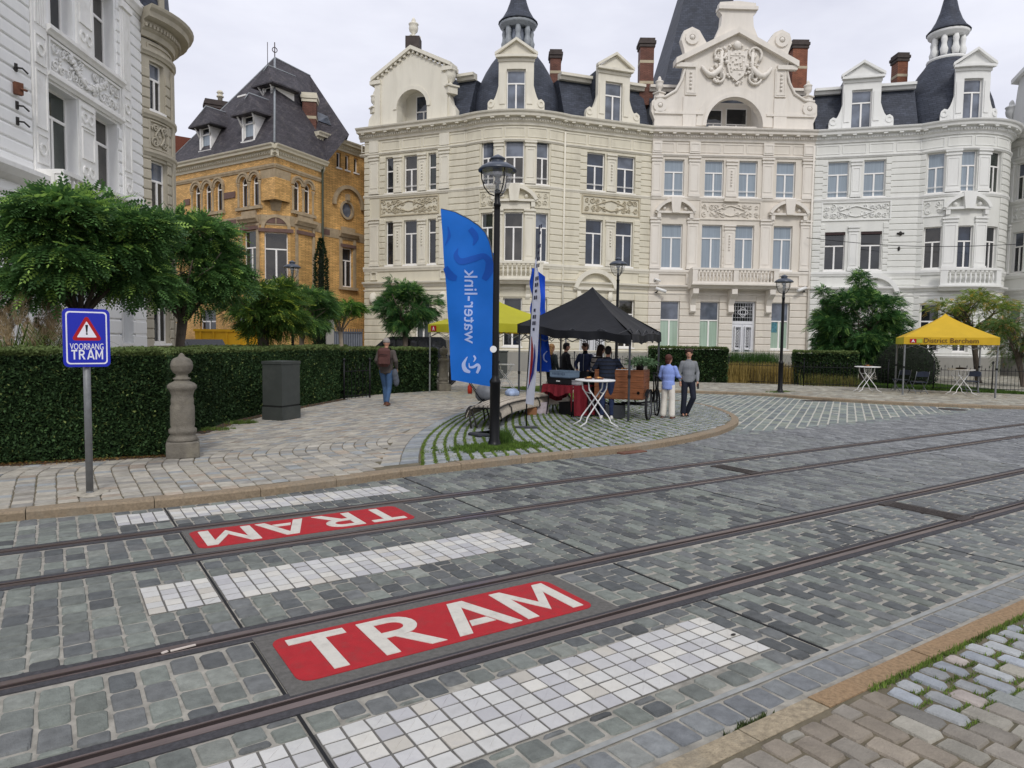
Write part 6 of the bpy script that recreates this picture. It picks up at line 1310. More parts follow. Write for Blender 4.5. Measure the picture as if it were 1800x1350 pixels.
fastmesh('foliage', V, np.arange(len(V)).reshape(-1, 4), YEW, t, col=np.repeat(cc, 4, 0))
# column evergreen climbing the drainpipe of the orange house
cc0 = PD(565, 40.6, .1); n = 6500; h = rng.random(n); P = np.stack([np.zeros(n), np.zeros(n), .2+h*7.4], 1); rr = np.where(h < .82, .42-.1*h, .34*(1-h)/.18*.9+.05)*rng.uniform(.7, 1.1, n); g = rng.uniform(0, 2*PI, n); P[:, 0] = cc0.x+rr*np.cos(g); P[:, 1] = cc0.y+rr*np.sin(g)
t = thing('column_evergreen', 'tall narrow dark evergreen against the orange house, right of the small lamp', 'tree', (cc0.x, cc0.y, .1)); D = np.stack([np.cos(g), np.sin(g), rng.uniform(.1, 1.4, n)], 1); V = scatter(T*1.5, P, D, rng.normal(0, 1, n), rng.uniform(.7, 1.5, n)); kk = rng.random((n, 1))
m = MB(); m.tube([(cc0.x, cc0.y, .05), (cc0.x, cc0.y, 7.0)], [.3, .12], 8); m.build('trunk', YEWC, t); fastmesh('foliage', V, np.arange(len(V)).reshape(-1, 4), YEW, t, col=np.repeat(np.array(lin('#17251a'))*(1-kk)+np.array(lin('#2d4226'))*kk, 4, 0))
# pampas grass
def pampas(label, px, D, h, n, seed):
    r = random.Random(seed); b = PD(px, D, .1); t = thing('pampas_grass', label, 'ornamental grass', (b.x, b.y, .1), group='pampas grass clumps'); rg = np.random.default_rng(seed)
    k = 420; g = rg.uniform(0, 2*PI, k); l = rg.uniform(.8, 1.5, k)*h*.62; V = []
    for i in range(k):
        d = np.array([cos(g[i]), sin(g[i])]); s_ = np.array([-d[1], d[0]])*.006; q = rg.uniform(.25, .8)
        pts = [(0.05, 0), (.35*q, .6), (.8*q, .95), (1.25*q, .8)]
        for (a0, z0), (a1, z1) in zip(pts[:-1], pts[1:]): V += [[b.x+d[0]*a0*l[i]-s_[0], b.y+d[1]*a0*l[i]-s_[1], .1+z0*l[i]], [b.x+d[0]*a0*l[i]+s_[0], b.y+d[1]*a0*l[i]+s_[1], .1+z0*l[i]], [b.x+d[0]*a1*l[i]+s_[0], b.y+d[1]*a1*l[i]+s_[1], .1+z1*l[i]], [b.x+d[0]*a1*l[i]-s_[0], b.y+d[1]*a1*l[i]-s_[1], .1+z1*l[i]]]
    V = np.array(V); c_ = np.tile(lin('#5c6d3a'), (len(V), 1)); fastmesh('blades', V, np.arange(len(V)).reshape(-1, 4), LEAF, t, col=c_)
    for i in range(n):
        g_ = r.uniform(0, 2*PI); le = r.uniform(.15, .42); tp_ = Vector((b.x+cos(g_)*le*h*.7, b.y+sin(g_)*le*h*.7, .1+h*r.uniform(.7, 1.0))); b0 = Vector((b.x, b.y, .1)); mid_ = b0.lerp(tp_, .6)+Vector((0, 0, .12)); m = MB(); m.tube([b0, mid_, tp_], [.008, .006, .004], 5); m.build('stalk', MATS['bark'], t)
        ax = (tp_-mid_).normalized(); kk = 900; s_ = rg.random(kk); wv = .1*np.sin(np.clip(s_*1.05+.02, 0, 1)*PI)**.7; gg = rg.uniform(0, 2*PI, kk); x_ = ax.orthogonal().normalized(); y_ = ax.cross(x_)
        P = np.array(tp_)[None]-np.array(ax)[None]*.12+np.array(ax)[None]*(s_*.62)[:, None]+(np.array(x_)[None]*np.cos(gg)[:, None]+np.array(y_)[None]*np.sin(gg)[:, None])*(wv*rg.uniform(.2, 1, kk))[:, None]
        D = np.array(ax)[None]+(np.array(x_)[None]*np.cos(gg)[:, None]+np.array(y_)[None]*np.sin(gg)[:, None])*.45; T2_ = np.array([[0, 0, 0], [.04, .004, 0], [.085, 0, -.02], [.04, -.004, 0]]); V = scatter(T2_, P, D, rg.normal(0, 1, kk), rg.uniform(.6, 1.3, kk)); q = rg.random((kk, 1)); cc = np.array(lin('#b39c78'))*(1-q)+np.array(lin('#e0d0ae'))*q
        fastmesh('plume', V, np.arange(len(V)).reshape(-1, 4), LEAF, t, col=np.repeat(cc, 4, 0))
pampas('pampas grass with tawny plumes at the far left edge, highest of its group', 12, 11.9, 2.25, 10, 3); pampas('pampas grass leaning right with pale plumes, just left of the blue sign', 66, 12.1, 1.95, 9, 8)
# lawn and planting behind the far fence, weeds, leaf litter
a, b = PD(1490, 29.5, .1), PD(1850, 25.5, .1); n = 9000; u = rng.random(n); v = rng.random(n); P = np.array([(a.x+(b.x-a.x)*p+.5*q*6, a.y+(b.y-a.y)*p+q*6) for p, q in zip(u, v)])
lawn = [Vector((a.x, a.y)), Vector((b.x, b.y)), Vector((b.x+6, b.y+8)), Vector((a.x+4, a.y+7))]; sheet('lawn', lawn, .11, mat('lawn', '#3f5a25', rough=.95, var=.35, scale=5, bump=.5, bscale=80), thick=.1); blades('lawn_grass', P, .09, .03, 5, colA='#34501e', colB='#56702c', z=.11, wid=.012, label='green lawn behind the iron fence on the right')
a, b = PD(1277, 31.3, .1), PD(1400, 30.6, .1); P = np.array([(a.x+(b.x-a.x)*p+q*.5, a.y+(b.y-a.y)*p+q*1.1) for p, q in rng.random((500, 2))]); blades('dry_grass', P, .85, .05, 16, colA='#7f6f3a', colB='#b09a5c', z=.1, wid=.012, label='tall dry yellow grass behind the fence beside the double door', lean=.3)
P = np.array([(a.x+(b.x-a.x)*p+1.4, a.y+(b.y-a.y)*p+2.2) for p in rng.random(260)]); blades('shrub_row', P, 1.3, .14, 26, colA='#2c4a22', colB='#4f7034', z=.1, wid=.02, label='row of low green shrubs in front of the double door', lean=.35)
a, b = PD(1400, 30.5, .1), PD(1500, 29.6, .1); P = np.array([(a.x+(b.x-a.x)*p, a.y+(b.y-a.y)*p-.25) for p in rng.random(60)]); blades('fence_weeds', P, .5, .09, 18, colA='#56692f', colB='#93854e', z=.1, wid=.012, label='weeds along the foot of the far fence', lean=.5)
lampb = G(869, 787, .1)
gx = rng.normal(0, 1, (800, 2))*[.34, .2]; gx = gx[(np.abs(gx[:, 1]) < .4)]; P = np.array([lampb.x, lampb.y])+gx; blades('lamp_weeds', P, .06, .02, 14, colA='#3e5a22', colB='#6f8a3a', label='clump of grass round the foot of the near lamp post')
P = np.array([lampb.x+.33, lampb.y+.25])+rng.normal(0, .07, (60, 2)); blades('lamp_tuft', P, .26, .02, 16, colA='#3a5524', colB='#5c7a33', wid=.007, lean=.45, label='taller tuft of grass just right of the near lamp post')
for (px, py, s_, h) in ((1370, 689, .35, .08), (425, 745, .12, .12), (365, 757, .2, .1)): q = G(px, py, .1); blades('pavement_weeds', np.array([q.x, q.y])+rng.normal(0, s_, (90, 2))*[1, .35], h*.7, .02, 10, colA='#46602a', colB='#748842')
q = G(1310, 1262, .05); blades('kerb_weeds', np.array([q.x, q.y])+rng.normal(0, 1, (40, 2))*[.10, .01], .03, .006, 9, z=.0, colA='#2e3a22', colB='#566534', wid=.004)
# fallen leaves and soil along the hedge
lf = []; m = MB(); hh = [h1a-dv*2.2, h1b]; soilm = mat('hedge soil', '#4a4036', rough=1, var=.35, scale=9, bump=.8, bscale=60)
nn_ = Vector((-dv.y, dv.x)); P0, P1_ = h1a-dv*3-nn_*.16, h1b-nn_*.12
m = MB(); m.prism([(P0.x, P0.y), (P1_.x, P1_.y), (P1_.x+nn_.x*1.2, P1_.y+nn_.y*1.2), (P0.x+nn_.x*1.2, P0.y+nn_.y*1.2)], .08, .112); tag(m.build('soil', soilm), kind='structure')
m = MB(); pa = [p+Vector((.12, -.1)) for p in hA]; pb = [p+Vector((-.6, .9)) for p in hA]; m.prism([(p.x, p.y) for p in pa+pb[::-1]], .08, .1125); tag(m.build('soil', soilm), kind='structure')
k = 900; P = []
for i in range(k):
    u = rng.random(); q = h1a.lerp(h1b, u*1.0)-nn_*(abs(rng.normal(0, .11))-.02); P.append((q.x, q.y, .118+rng.random()*.012))
for i in range(500): u = rng.random(); j = min(int(u*4), 3); q = hA[j].lerp(hA[j+1], u*4-j)+Vector((.1, -.1))*abs(rng.normal(0, .9)); P.append((q.x, q.y, .118))
P = np.array(P); n = len(P); g = rng.uniform(0, 2*PI, n); D = np.stack([np.cos(g), np.sin(g), rng.normal(0, .2, n)], 1); T = np.array([[0, 0, 0], [.012, .007, .003], [.03, 0, 0], [.012, -.007, .003]]); V = scatter(T, P, D, rng.normal(0, .5, n), rng.uniform(.7, 1.6, n))
pc = np.array([lin(x) for x in ('#7a5434', '#94703f', '#5a4230', '#8a8046')]); tag(fastmesh('leaf_litter', V, np.arange(len(V)).reshape(-1, 4), LEAF, col=np.repeat(pc[rng.integers(0, 4, n)], 4, 0)), 'small brown fallen leaves along the foot of the hedges', 'leaves', kind='stuff')
# ================================================================== STREET FURNITURE AND STALLS
BLK = mat('black enamel', '#08090c', rough=.4, var=.15, scale=5, spec=.3); GALV = mat('galvanised steel', '#77797a', rough=.5, var=.15, scale=12, metal=.3); WHT = mat('white powder coat', '#dededc', rough=.4, var=.03)
def text(name, body, size, matr, parent, origin, xdir, ydir, extrude=.002, align='CENTER', bold=0.0, sx=1.0):
    cu = bpy.data.curves.new(name, 'FONT'); cu.body = body; cu.size = size; cu.extrude = extrude; cu.offset = bold; cu.align_x = align; cu.resolution_u = 3
    to = bpy.data.objects.new(name, cu); S.collection.objects.link(to); bpy.context.view_layer.update()
    me = bpy.data.meshes.new_from_object(to.evaluated_get(bpy.context.evaluated_depsgraph_get())); S.collection.objects.unlink(to); bpy.data.objects.remove(to)
    X = Vector(xdir).normalized(); Y = Vector(ydir).normalized(); Z = X.cross(Y); o_ = Vector(origin)-(root_of(parent).location if parent else Vector())
    for v in me.vertices: p = v.co.copy(); v.co = o_+X*p.x*sx+Y*p.y+Z*p.z
    me.materials.clear(); me.materials.append(matr); me.name = name; return link(bpy.data.objects.new(name, me), parent)
# tram sign
sb = G(158, 868, .1); face = (Vector((0, 0))-sb).normalized(); face = (face+Vector((.12, 0))).normalized(); sr = Vector((-face.y, face.x)); 
SG = thing('tram_sign', 'blue sign with red warning triangle reading VOORRANG TRAM on a grey post', 'sign', (sb.x, sb.y, .1)); ln = Vector((-.0135, 0, 0))
def onsign(a, b, v=0.0):
    a *= .79; b = 1.83+(b-1.865)*.86; return Vector((sb.x+sr.x*a+face.x*v, sb.y+sr.y*a+face.y*v, b))
m = MB(); m.lathe((sb.x, sb.y, .1), [(.045, 0), (.038, .02), (.036, .04)], 14); m.tube([(sb.x, sb.y, .1), (sb.x-.0, sb.y, 2.05)], .037, 14); m.build('post', GALV, SG)
m = MB(); m.lathe((sb.x, sb.y, .105), [(.2, 0), (.16, .008), (.05, .012)], 14, fl=lambda g: 1+.25*sin(3*g)+.1*sin(7*g)); m.build('post_footing', mat('old mortar', '#a09a8c', rough=.95, var=.3, scale=20), SG)
def rr(w_, h, r): return rrect(-w_/2, w_/2, -h/2, h/2, r, 6)
zc = 1.865; 
def plate(name, w_, h, r, v0, v1, matr, par=None, cz=zc):
    m = MB(); P = rr(w_, h, r); n = len(P); vs = [onsign(a, b+cz, v1) for a, b in P]+[onsign(a, b+cz, v0) for a, b in P]; m.add(vs, [tuple(range(n)), tuple(range(2*n-1, n-1, -1))]+[(i, n+i, n+(i+1) % n, (i+1) % n) for i in range(n)]); return m.build(name, matr, par or SG)
blue = mat('sign blue', '#0b1fa8', rough=.35, var=.05, spec=.5); wsign = mat('sign white', '#e3e3ea', rough=.4, var=.03); redS = mat('sign red', '#a80f18', rough=.4, var=.04); blkS = mat('sign black', '#111214', rough=.5)
bp_ = plate('sign_plate', .56, .735, .065, .04, .065, blue); plate('edge_line', .49, .665, .045, .065, .0675, wsign, bp_); plate('sign_field', .455, .63, .035, .0674, .069, blue, bp_); plate('back_plate', .55, .72, .06, .036, .041, GALV)
def tri(h, cz, v0, v1, matr, rnd=.03, nm='triangle'):
    m = MB(); P = []
    R_ = h*2/3
    for k in range(3):
        g = PI/2+2*PI*k/3; cx, cy = (R_-2*rnd)*cos(g), (R_-2*rnd)*sin(g)
        for i in range(-3, 4): a = g+PI/3*i/3; P.append((cx+rnd*cos(a), cy+rnd*sin(a)))
    n = len(P); vs = [onsign(a, b+cz, v1) for a, b in P]+[onsign(a, b+cz, v0) for a, b in P]; m.add(vs, [tuple(range(n)), tuple(range(2*n-1, n-1, -1))]+[(i, n+i, n+(i+1) % n, (i+1) % n) for i in range(n)]); return m.build(nm, matr, bp_)
tri(.325, zc+.075, .0688, .0705, redS, .028); tri(.205, zc+.075, .0704, .072, wsign, .006)
m = MB(); m.add([onsign(*p, .0732) for p in ((-.017, zc+.165), (.017, zc+.165), (.007, zc+.065), (-.007, zc+.065))], [(3, 2, 1, 0)]); m.add([onsign(.012*cos(g*PI/4), zc+.05+.012*sin(g*PI/4), .0732) for g in range(8)], [tuple(range(8))]); m.build('exclamation_mark', blkS, bp_)
X3 = Vector((sr.x, sr.y, 0)); Z3 = Vector((0, 0, 1))
text('lettering', 'VOORRANG', .097, wsign, bp_, onsign(0, zc-.148, .0696), X3, Z3, .001, bold=.0005, sx=.58); m = MB()
for ox, polys in letters():
    for P in polys: m.add([onsign((ox+a)*.195, zc-.272+b*.235, .0706) for a, b in P], [tuple(range(len(P)))])
m.build('lettering', wsign, bp_)
# stone bollards
STN = mat('weathered bluestone', '#6f6a60', rough=.9, var=.25, scale=7, bump=.6, bscale=40, var2=('#8a8472', .7, 3)); STN.node_tree
def bollard(label, x, y, h, s=1.0):
    t = thing('stone_bollard', label, 'bollard', (x, y, .1), group='old stone bollards by the hedges'); k = h/1.52
    m = MB(); m.bbox((x, y, .1+.12*k), (.44*s, .44*s, .24*k), -.15, .015); m.build('base_block', STN, t)
    m = MB(); m.lathe((x, y, .1+.24*k), [(r*s, z*k) for r, z in ((.2, 0), (.21, .02), (.19, .06), (.165, .1), (.19, .12), (.19, .17), (.155, .2), (.165, .24), (.165, .5), (.15, .54), (.155, .56), (.155, .6), (.15, .63), (.145, .66), (.15, .68), (.16, .71), (.17, .74), (.2, .77), (.2, .81), (.17, .84), (.11, .87), (.095, .89), (.12, .9), (.12, .915), (.085, .93), (.08, .97), (.12, 1.0), (.145, 1.05), (.152, 1.095), (.154, 1.1), (.148, 1.12), (.14, 1.16), (.11, 1.2), (.06, 1.22), (.045, 1.235), (.04, 1.25), (.012, 1.28))], 26); m.build('shaft', STN, t)
    return t
q = G(322, 803, .1); bollard('weathered stone bollard with ball top between the two near left hedges', q.x, q.y, 1.52)
q = G(779, 687, .1); bollard('stone bollard with ball top at the end of the hedge the walker passes', q.x, q.y, 1.55, 1.0)
q = G(1253, 672, .1); bollard('stone bollard with ball top behind the young man in the grey jumper', q.x, q.y, 1.5, 1.0)
# cabinet
q = G(492, 739, .1); CB = thing('street_cabinet', 'dark grey metal street cabinet standing against the curved hedge', 'cabinet', (q.x+.1, q.y+.3, .1)); cabm = mat('cabinet grey', '#3f4340', rough=.6, var=.08, scale=4, bump=.05, var2=('#5d5f59', .35, 2)); yw = .62
c0 = Vector((q.x+.06, q.y+.34))
qa, qb, qc = G(462, 738, .1), G(496, 740, .1), G(522, 734, .1)
m = MB(); d2 = (qc-qb); d1 = (qb-qa); ang = math.atan2((qc-qb).y, (qc-qb).x); 
def cab(z0, z1, e, nm, mt, par):
    X = d1.normalized(); 
    w1, w2 = d1.length+2*e, .62+2*e; Y = Vector((-X.y, X.x)); o = qb+X*e-Y*e; P = [o-X*w1, o, o+Y*w2, o-X*w1+Y*w2]; m = MB(); m.prism([(p.x, p.y) for p in P], z0, z1); return m.build(nm, mt, par)
print('cab', qa, qb, qc)
cbody = cab(.42, 1.3, 0, 'cabinet_body', cabm, CB); cab(.1, .38, .01, 'plinth', cabm, CB); cab(.381, .419, -.01, 'plinth_joint', mat('dark gap', '#222422', rough=.8), CB); cab(1.301, 1.36, .015, 'lid', cabm, CB)
# lamp posts
LGL = bpy.data.materials.new('clear lamp globe'); LGL.use_nodes = True; b_ = LGL.node_tree.nodes['Principled BSDF']; b_.inputs['Base Color'].default_value = (.86, .88, .88, 1); b_.inputs['Roughness'].default_value = .03; b_.inputs['Transmission Weight'].default_value = .94; b_.inputs['IOR'].default_value = 1.02; b_.inputs['Specular IOR Level'].default_value = .9
lt = LGL.node_tree; tr_ = N(lt, 'ShaderNodeBsdfTransparent'); gl_ = N(lt, 'ShaderNodeBsdfGlossy'); gl_.inputs['Roughness'].default_value = .05; df_ = N(lt, 'ShaderNodeBsdfTranslucent'); df_.inputs[0].default_value = (.8, .82, .85, 1)
m1_ = N(lt, 'ShaderNodeMixShader'); m1_.inputs[0].default_value = .14; m2_ = N(lt, 'ShaderNodeMixShader'); m2_.inputs[0].default_value = .16
lt.links.new(tr_.outputs[0], m1_.inputs[1]); lt.links.new(gl_.outputs[0], m1_.inputs[2]); lt.links.new(m1_.outputs[0], m2_.inputs[1]); lt.links.new(df_.outputs[0], m2_.inputs[2]); lt.links.new(m2_.outputs[0], lt.nodes['Material Output'].inputs[0])
LREF = mat('lamp reflector', '#a4a8ac', rough=.35, var=.1); HOOD = mat('lamp hood grey', '#3b4350', rough=.35, var=.12, scale=3, spec=.6)
def lamp(label, x, y, H_, s=1.0, lean=(0, 0), detail=True):
    t = thing('street_lamp', label, 'street lamp', (x, y, .1), group='black street lamps with glass bowl'); zt = .1+H_
    m = MB(); m.lathe((x, y, .1), [(.15, 0), (.15, .025), (.11, .03), (.1, .1), (.085, .14), (.085, 1.05), (.092, 1.06), (.092, 1.1), (.055, 1.16), (.055, 1.2), (.05, H_-.9*s), (.05, H_-.82*s), (.06, H_-.815*s), (.06, H_-.78*s), (.046, H_-.76*s), (.046, H_-.56*s)], 18); m.build('post', BLK, t)
    zb = zt-.62*s; r = .265*s
    m = MB(); m.lathe((x, y, zb), [(.05*s, 0), (.12*s, .035*s), (.19*s, .12*s), (.232*s, .24*s), (.245*s, .37*s)], 24); m.build('glass_bowl', LGL, t)
    m = MB(); m.lathe((x, y, zb+.36*s), [(.2*s, .03*s), (.31*s, -.005*s), (.315*s, .015*s), (.27*s, .065*s), (.18*s, .115*s), (.105*s, .135*s), (.1*s, .175*s), (.13*s, .185*s), (.12*s, .205*s), (.06*s, .24*s), (.02*s, .262*s)], 28); m.build('hood', HOOD, t)
    for i in range(3):
        g = .4+2*PI*i/3; m = MB(); m.tube([(x+cos(g)*a*s, y+sin(g)*a*s, zb+z*s) for a, z in ((.05, -.03), (.13, .0), (.21, .1), (.255, .24), (.265, .37))], .011*s, 6); m.build('arm', BLK, t)
    m = MB(); m.lathe((x, y, zb-.0), [(.03*s, 0), (.032*s, .16*s), (.055*s, .17*s), (.055*s, .2*s), (.035*s, .22*s), (.04*s, .26*s), (.07*s, .28*s), (.075*s, .37*s)], 12); m.build('lamp_insert', LREF, t); return t
q = G(869, 786, .1); hh = 0
for _ in range(1):
    d = ray(873, 272); t_ = q.length/Vector((d.x, d.y)).length; hh = EYE+d.z*t_-.1
print('lamp h', hh); L1_ = lamp('near black street lamp with clear glass bowl, beside the tall blue flag', q.x, q.y, hh, 1.0)
m = MB(); m.lathe((q.x, q.y, 1.93), [(.0505, 0), (.0515, .0), (.0515, .16), (.0505, .16)], 16, a0=PI*1.0, a1=PI*1.8); m.build('orange_sticker', mat('orange sticker', '#9c3d16', rough=.6), L1_)
sp_ = Vector((-q.x, -q.y)).normalized(); sr_ = Vector((-sp_.y, sp_.x)); m = MB(); cq = Vector((q.x, q.y))+sp_*.09-sr_*.035; vs = [(cq.x+sr_.x*.055*cos(PI*i/8), cq.y+sr_.y*.055*cos(PI*i/8), 1.72+.055*sin(PI*i/8)) for i in range(16)]; m.add(vs, [tuple(range(16))]); m.build('round_sticker', WHT, L1_)
def lampat(label, px, pyb, ptop, s=1.0, D=None):
    q = G(px, pyb, .1) if D is None else PD(px, D, .1); q = Vector((q.x, q.y)); d = ray(px, ptop); hz = EYE+d.z*q.length/Vector((d.x, d.y)).length-.1; print('lamp', px, q.length, hz); return lamp(label, q.x, q.y, hz, s)
lampat('black street lamp rising behind the peak of the black tent', 1082, 0, 452, 1.05, D=25.5)
lampat('black street lamp on the far pavement, left of the dark green tree', 1371, 690, 483, 1.05)
lampat('black street lamp head seen above the small robinias, before the orange house', 515, 0, 458, 1.0, D=25.5)
# feather flags
FB = mat('flag blue', '#1a6fd0', rough=.7, var=.06, scale=2, trans=.3, bump=.1, bscale=8); FBD = mat('flag dark blue print', '#0f55b5', rough=.7, var=.04, trans=.15); FBW = mat('flag white print', '#b9c9ef', rough=.7, var=.03, trans=.2)
m_ = FB.node_tree; 
def stroke(mb, fn, pts, wd, v):                    # tapering brush stroke in flag plane
    L = []; Rr = []; n = len(pts)
    for i in range(n):
        a = Vector(pts[max(i-1, 0)]); b = Vector(pts[min(i+1, n-1)]); t = (b-a).normalized(); nn = Vector((-t.y, t.x)); p = Vector(pts[i]); w_ = wd[i]/2; L.append(p+nn*w_); Rr.append(p-nn*w_)
    vs = [fn(p.x, p.y, v) for p in L]+[fn(p.x, p.y, v) for p in Rr]; mb.add(vs, [(i, i+1, n+i+1, n+i) for i in range(n-1)])
def bez(P, n=14):
    P = [Vector(p) for p in P]; out = []
    for j in range(len(P)-1):
        p0, p1, p2, p3 = P[max(j-1, 0)], P[j], P[j+1], P[min(j+2, len(P)-1)]
        for i in range(n if j == len(P)-2 else n):
            t = i/n; out.append(.5*((2*p1)+(p2-p0)*t+(2*p0-5*p1+4*p2-p3)*t*t+(3*p1-p0-3*p2+p3)*t**3))
    return out+[P[-1]]
q = G(866, 765, .1); fbp = Vector((q.x, q.y)); fdir = (-fbp).normalized(); 
FX = Vector((fdir.y*-1, fdir.x)); FX = FX if FX.dot(Vector((RT.x, RT.y))) > 0 else -FX; fyaw = FX*1.0+fdir*.28; fyaw.normalize(); fn_ = Vector((fyaw.y, -fyaw.x)); print('flag D', fbp.length)
def fpx(px, py):                                  # picture point on the flag plane -> (a, z)
    d = ray(px, py); n = fn_; t = fbp @ n/(d.x*n.x+d.y*n.y); p = Vector((d.x*t, d.y*t)); return ((p-fbp) @ fyaw, EYE+d.z*t)
FL1 = thing('blue_feather_flag', 'tall blue feather flag printed water-link, seen from behind beside the near lamp', 'flag', (fbp.x, fbp.y, .1), group=None)
def fl(a, z, v=0.0):
    wv = .05*sin(a*5+z*1.6)*(min(1, max(0, -a))*1.2)+.012*sin(z*7+a*3); p = fbp+fyaw*a+fn_*(v+wv); return (p.x, p.y, z)
bot = [fpx(792, 668), fpx(862, 680)]; print('flag', bot, fpx(777, 368), fpx(864, 440))
edgeL = [fpx(777, 368), fpx(782, 470), fpx(787, 570), fpx(792, 668)]; topc = [fpx(777, 368), fpx(800, 373), fpx(822, 384), fpx(840, 396), fpx(852, 408), fpx(860, 425), fpx(864, 445)]; edgeR = [fpx(864, 445), fpx(864, 520), fpx(863, 600), fpx(862, 680)]
def interp_poly(P, z, key=1, val=0):
    P = sorted(P, key=lambda p: p[key]); zs = [p[key] for p in P]; vs = [p[val] for p in P]; return float(np.interp(z, zs, vs))
ztop = topc[0][1]; N1, N2 = 46, 16; m = MB(); vs = []
for j in range(N2+1):
    f = j/N2; aT = edgeL[0][0]+(0-edgeL[0][0])*f; zT = interp_poly([(z, a) for a, z in topc], aT); aB = bot[0][0]+(bot[1][0]-bot[0][0])*f; zB = bot[0][1]+(bot[1][1]-bot[0][1])*f
    for i in range(N1+1): g = i/N1; z = zB+(zT-zB)*g; a = interp_poly(edgeL, z)*(1-f)+interp_poly(edgeR, min(z, edgeR[0][1]))*f if z < edgeR[0][1] else aB+(aT-aB)*g; a = (interp_poly(edgeL, z)*(1-f)) if f < 1 else 0; vs.append(fl(a, z))
m.add(vs, [(j*(N1+1)+i, (j+1)*(N1+1)+i, (j+1)*(N1+1)+i+1, j*(N1+1)+i+1) for j in range(N2) for i in range(N1)], True); m.build('flag_cloth', FB, FL1)
def onflag(px, py): return fpx(px, py)
m = MB()
def st(P, wd): pts = bez([onflag(*p) for p in P], 7); n = len(pts); w2 = [float(np.interp(i/(n-1), [k/(len(wd)-1) for k in range(len(wd))], wd)) for i in range(n)]; stroke(m, fl, pts, w2, .008)
st([(789, 399), (791, 415), (784, 432)], [.01, .06, .01]); st([(826, 402), (834, 412), (836, 420), (831, 431)], [.1, .12, .1, .015]); st([(806, 437), (803, 450), (812, 460), (832, 455), (850, 450), (862, 462)], [.01, .09, .12, .12, .1, .14]); st([(861, 455), (860, 475), (851, 492)], [.16, .17, .1]); st([(784, 470), (792, 484), (804, 490)], [.1, .17, .09]); m.build('wave_print', FBD, FL1)
m = MB(); st([(822, 627), (815, 640), (818, 650), (827, 654)], [.01, .075, .09, .04]); st([(825, 638), (826, 645), (833, 645), (840, 641), (843, 646), (839, 656)], [.012, .035, .045, .05, .06, .045]); st([(833, 625), (836, 630), (833, 636)], [.03, .04, .01]); m.build('swirl_emblem', FBW, FL1)
bx, bz = fpx(817, 607); bx2, bz2 = fpx(817, 475)
tobj = text('lettering', 'water-link', .42, FBW, FL1, (0, 0, 0), (1, 0, 0), (0, 1, 0), 0, 'LEFT', .003)
xs = [v.co.x for v in tobj.data.vertices]; ys = [v.co.y for v in tobj.data.vertices]; rl = FL1.location; wid_ = max(xs)-min(xs); x0_ = min(xs); loc0 = -rl
za, zb_ = fpx(822, 604)[1], fpx(822, 474)[1]; aL, aR = fpx(817, 560)[0], fpx(839, 560)[0]; y0_ = min(v.co.y for v in tobj.data.vertices); y1_ = max(v.co.y for v in tobj.data.vertices)
for v in tobj.data.vertices:
    fx = (v.co.x-x0_)/wid_; fy = (v.co.y-y0_)/(y1_-y0_); p = fl(aL+(aR-aL)*fy, za+(zb_-za)*fx, .01); v.co = Vector(p)-rl
m = MB(); x0, y0, _ = fl(.012, 0); m.tube([(x0, y0, .14), (x0, y0, 2.6), fl(.012, edgeR[0][1]-.3)]+[fl(a+.01, z) for a, z in topc[::-1]], [.018, .016, .014, .013, .012, .011, .01, .009, .008, .007], 8); m.build('flag_pole', mat('grey pole', '#4b4f55', rough=.4), FL1)
m = MB()
for k in range(2): m.bbox((fbp.x+(k-.5)*.18-.08, fbp.y+.02*k, .13), (.5, .42, .06), .3*k, .02)
m.lathe((x0, y0, .16), [(.03, 0), (.03, .5), (.02, .52)], 10); m.build('flag_base', mat('rubber base', '#2d3036', rough=.7), FL1)
# white banner flag, edge-on
q = G(925, 753, .1); wp = Vector((q.x, q.y)); wd_ = (-wp).normalized(); wx = Vector((-wd_.y, wd_.x)); wx = wx if wx.dot(Vector((RT.x, RT.y))) > 0 else -wx
ax_ = (wx*.30+wd_*.95).normalized(); wn = Vector((ax_.y, -ax_.x))
FW1 = thing('white_feather_flag', 'narrow white feather flag with red and blue emblem, seen almost edge-on', 'flag', (wp.x, wp.y, .1))
def zat2(py, px=935): d = ray(px, py); return EYE+d.z*wp.length/Vector((d.x, d.y)).length
zb0, zt0 = zat2(709), zat2(452); print('wflag', zb0, zt0, wp.length)
def wf(a, z, v=0.0): p = wp+ax_*(a)+wn*(v+.006*sin(z*3))+wx*(.13*(z-.9)/(zt0-.9)); return (p.x, p.y, z)
m = MB(); vs = []; N1 = 40
for i in range(N1+1):
    f = i/N1; z = zb0+(zt0-zb0)*f; wdt = .52 if f < .72 else .52*max(.02, (1-(f-.72)/.28))**.8
    for j in range(7): vs.append(wf(.0+wdt*j/6, z, .01*sin(j)))
m.add(vs, [(i*7+j, i*7+j+1, (i+1)*7+j+1, (i+1)*7+j) for i in range(N1) for j in range(6)], True); m.build('flag_cloth', mat('flag white', '#e4e6f0', rough=.7, var=.04, trans=.3), FW1)
m = MB(); stroke(m, wf, [Vector(p) for p in ((.12, 1.95), (.2, 1.7), (.22, 1.45), (.2, 1.2), (.17, 1.0))], [.03, .14, .16, .12, .04], .012); m.build('red_emblem', redS, FW1)
m = MB(); stroke(m, wf, [Vector(p) for p in ((.34, 1.8), (.38, 1.55), (.34, 1.25), (.2, 1.05), (.1, .9))], [.02, .12, .14, .06, .03], .012); m.build('blue_emblem', mat('navy print', '#1a2f86', rough=.6), FW1)
m = MB()
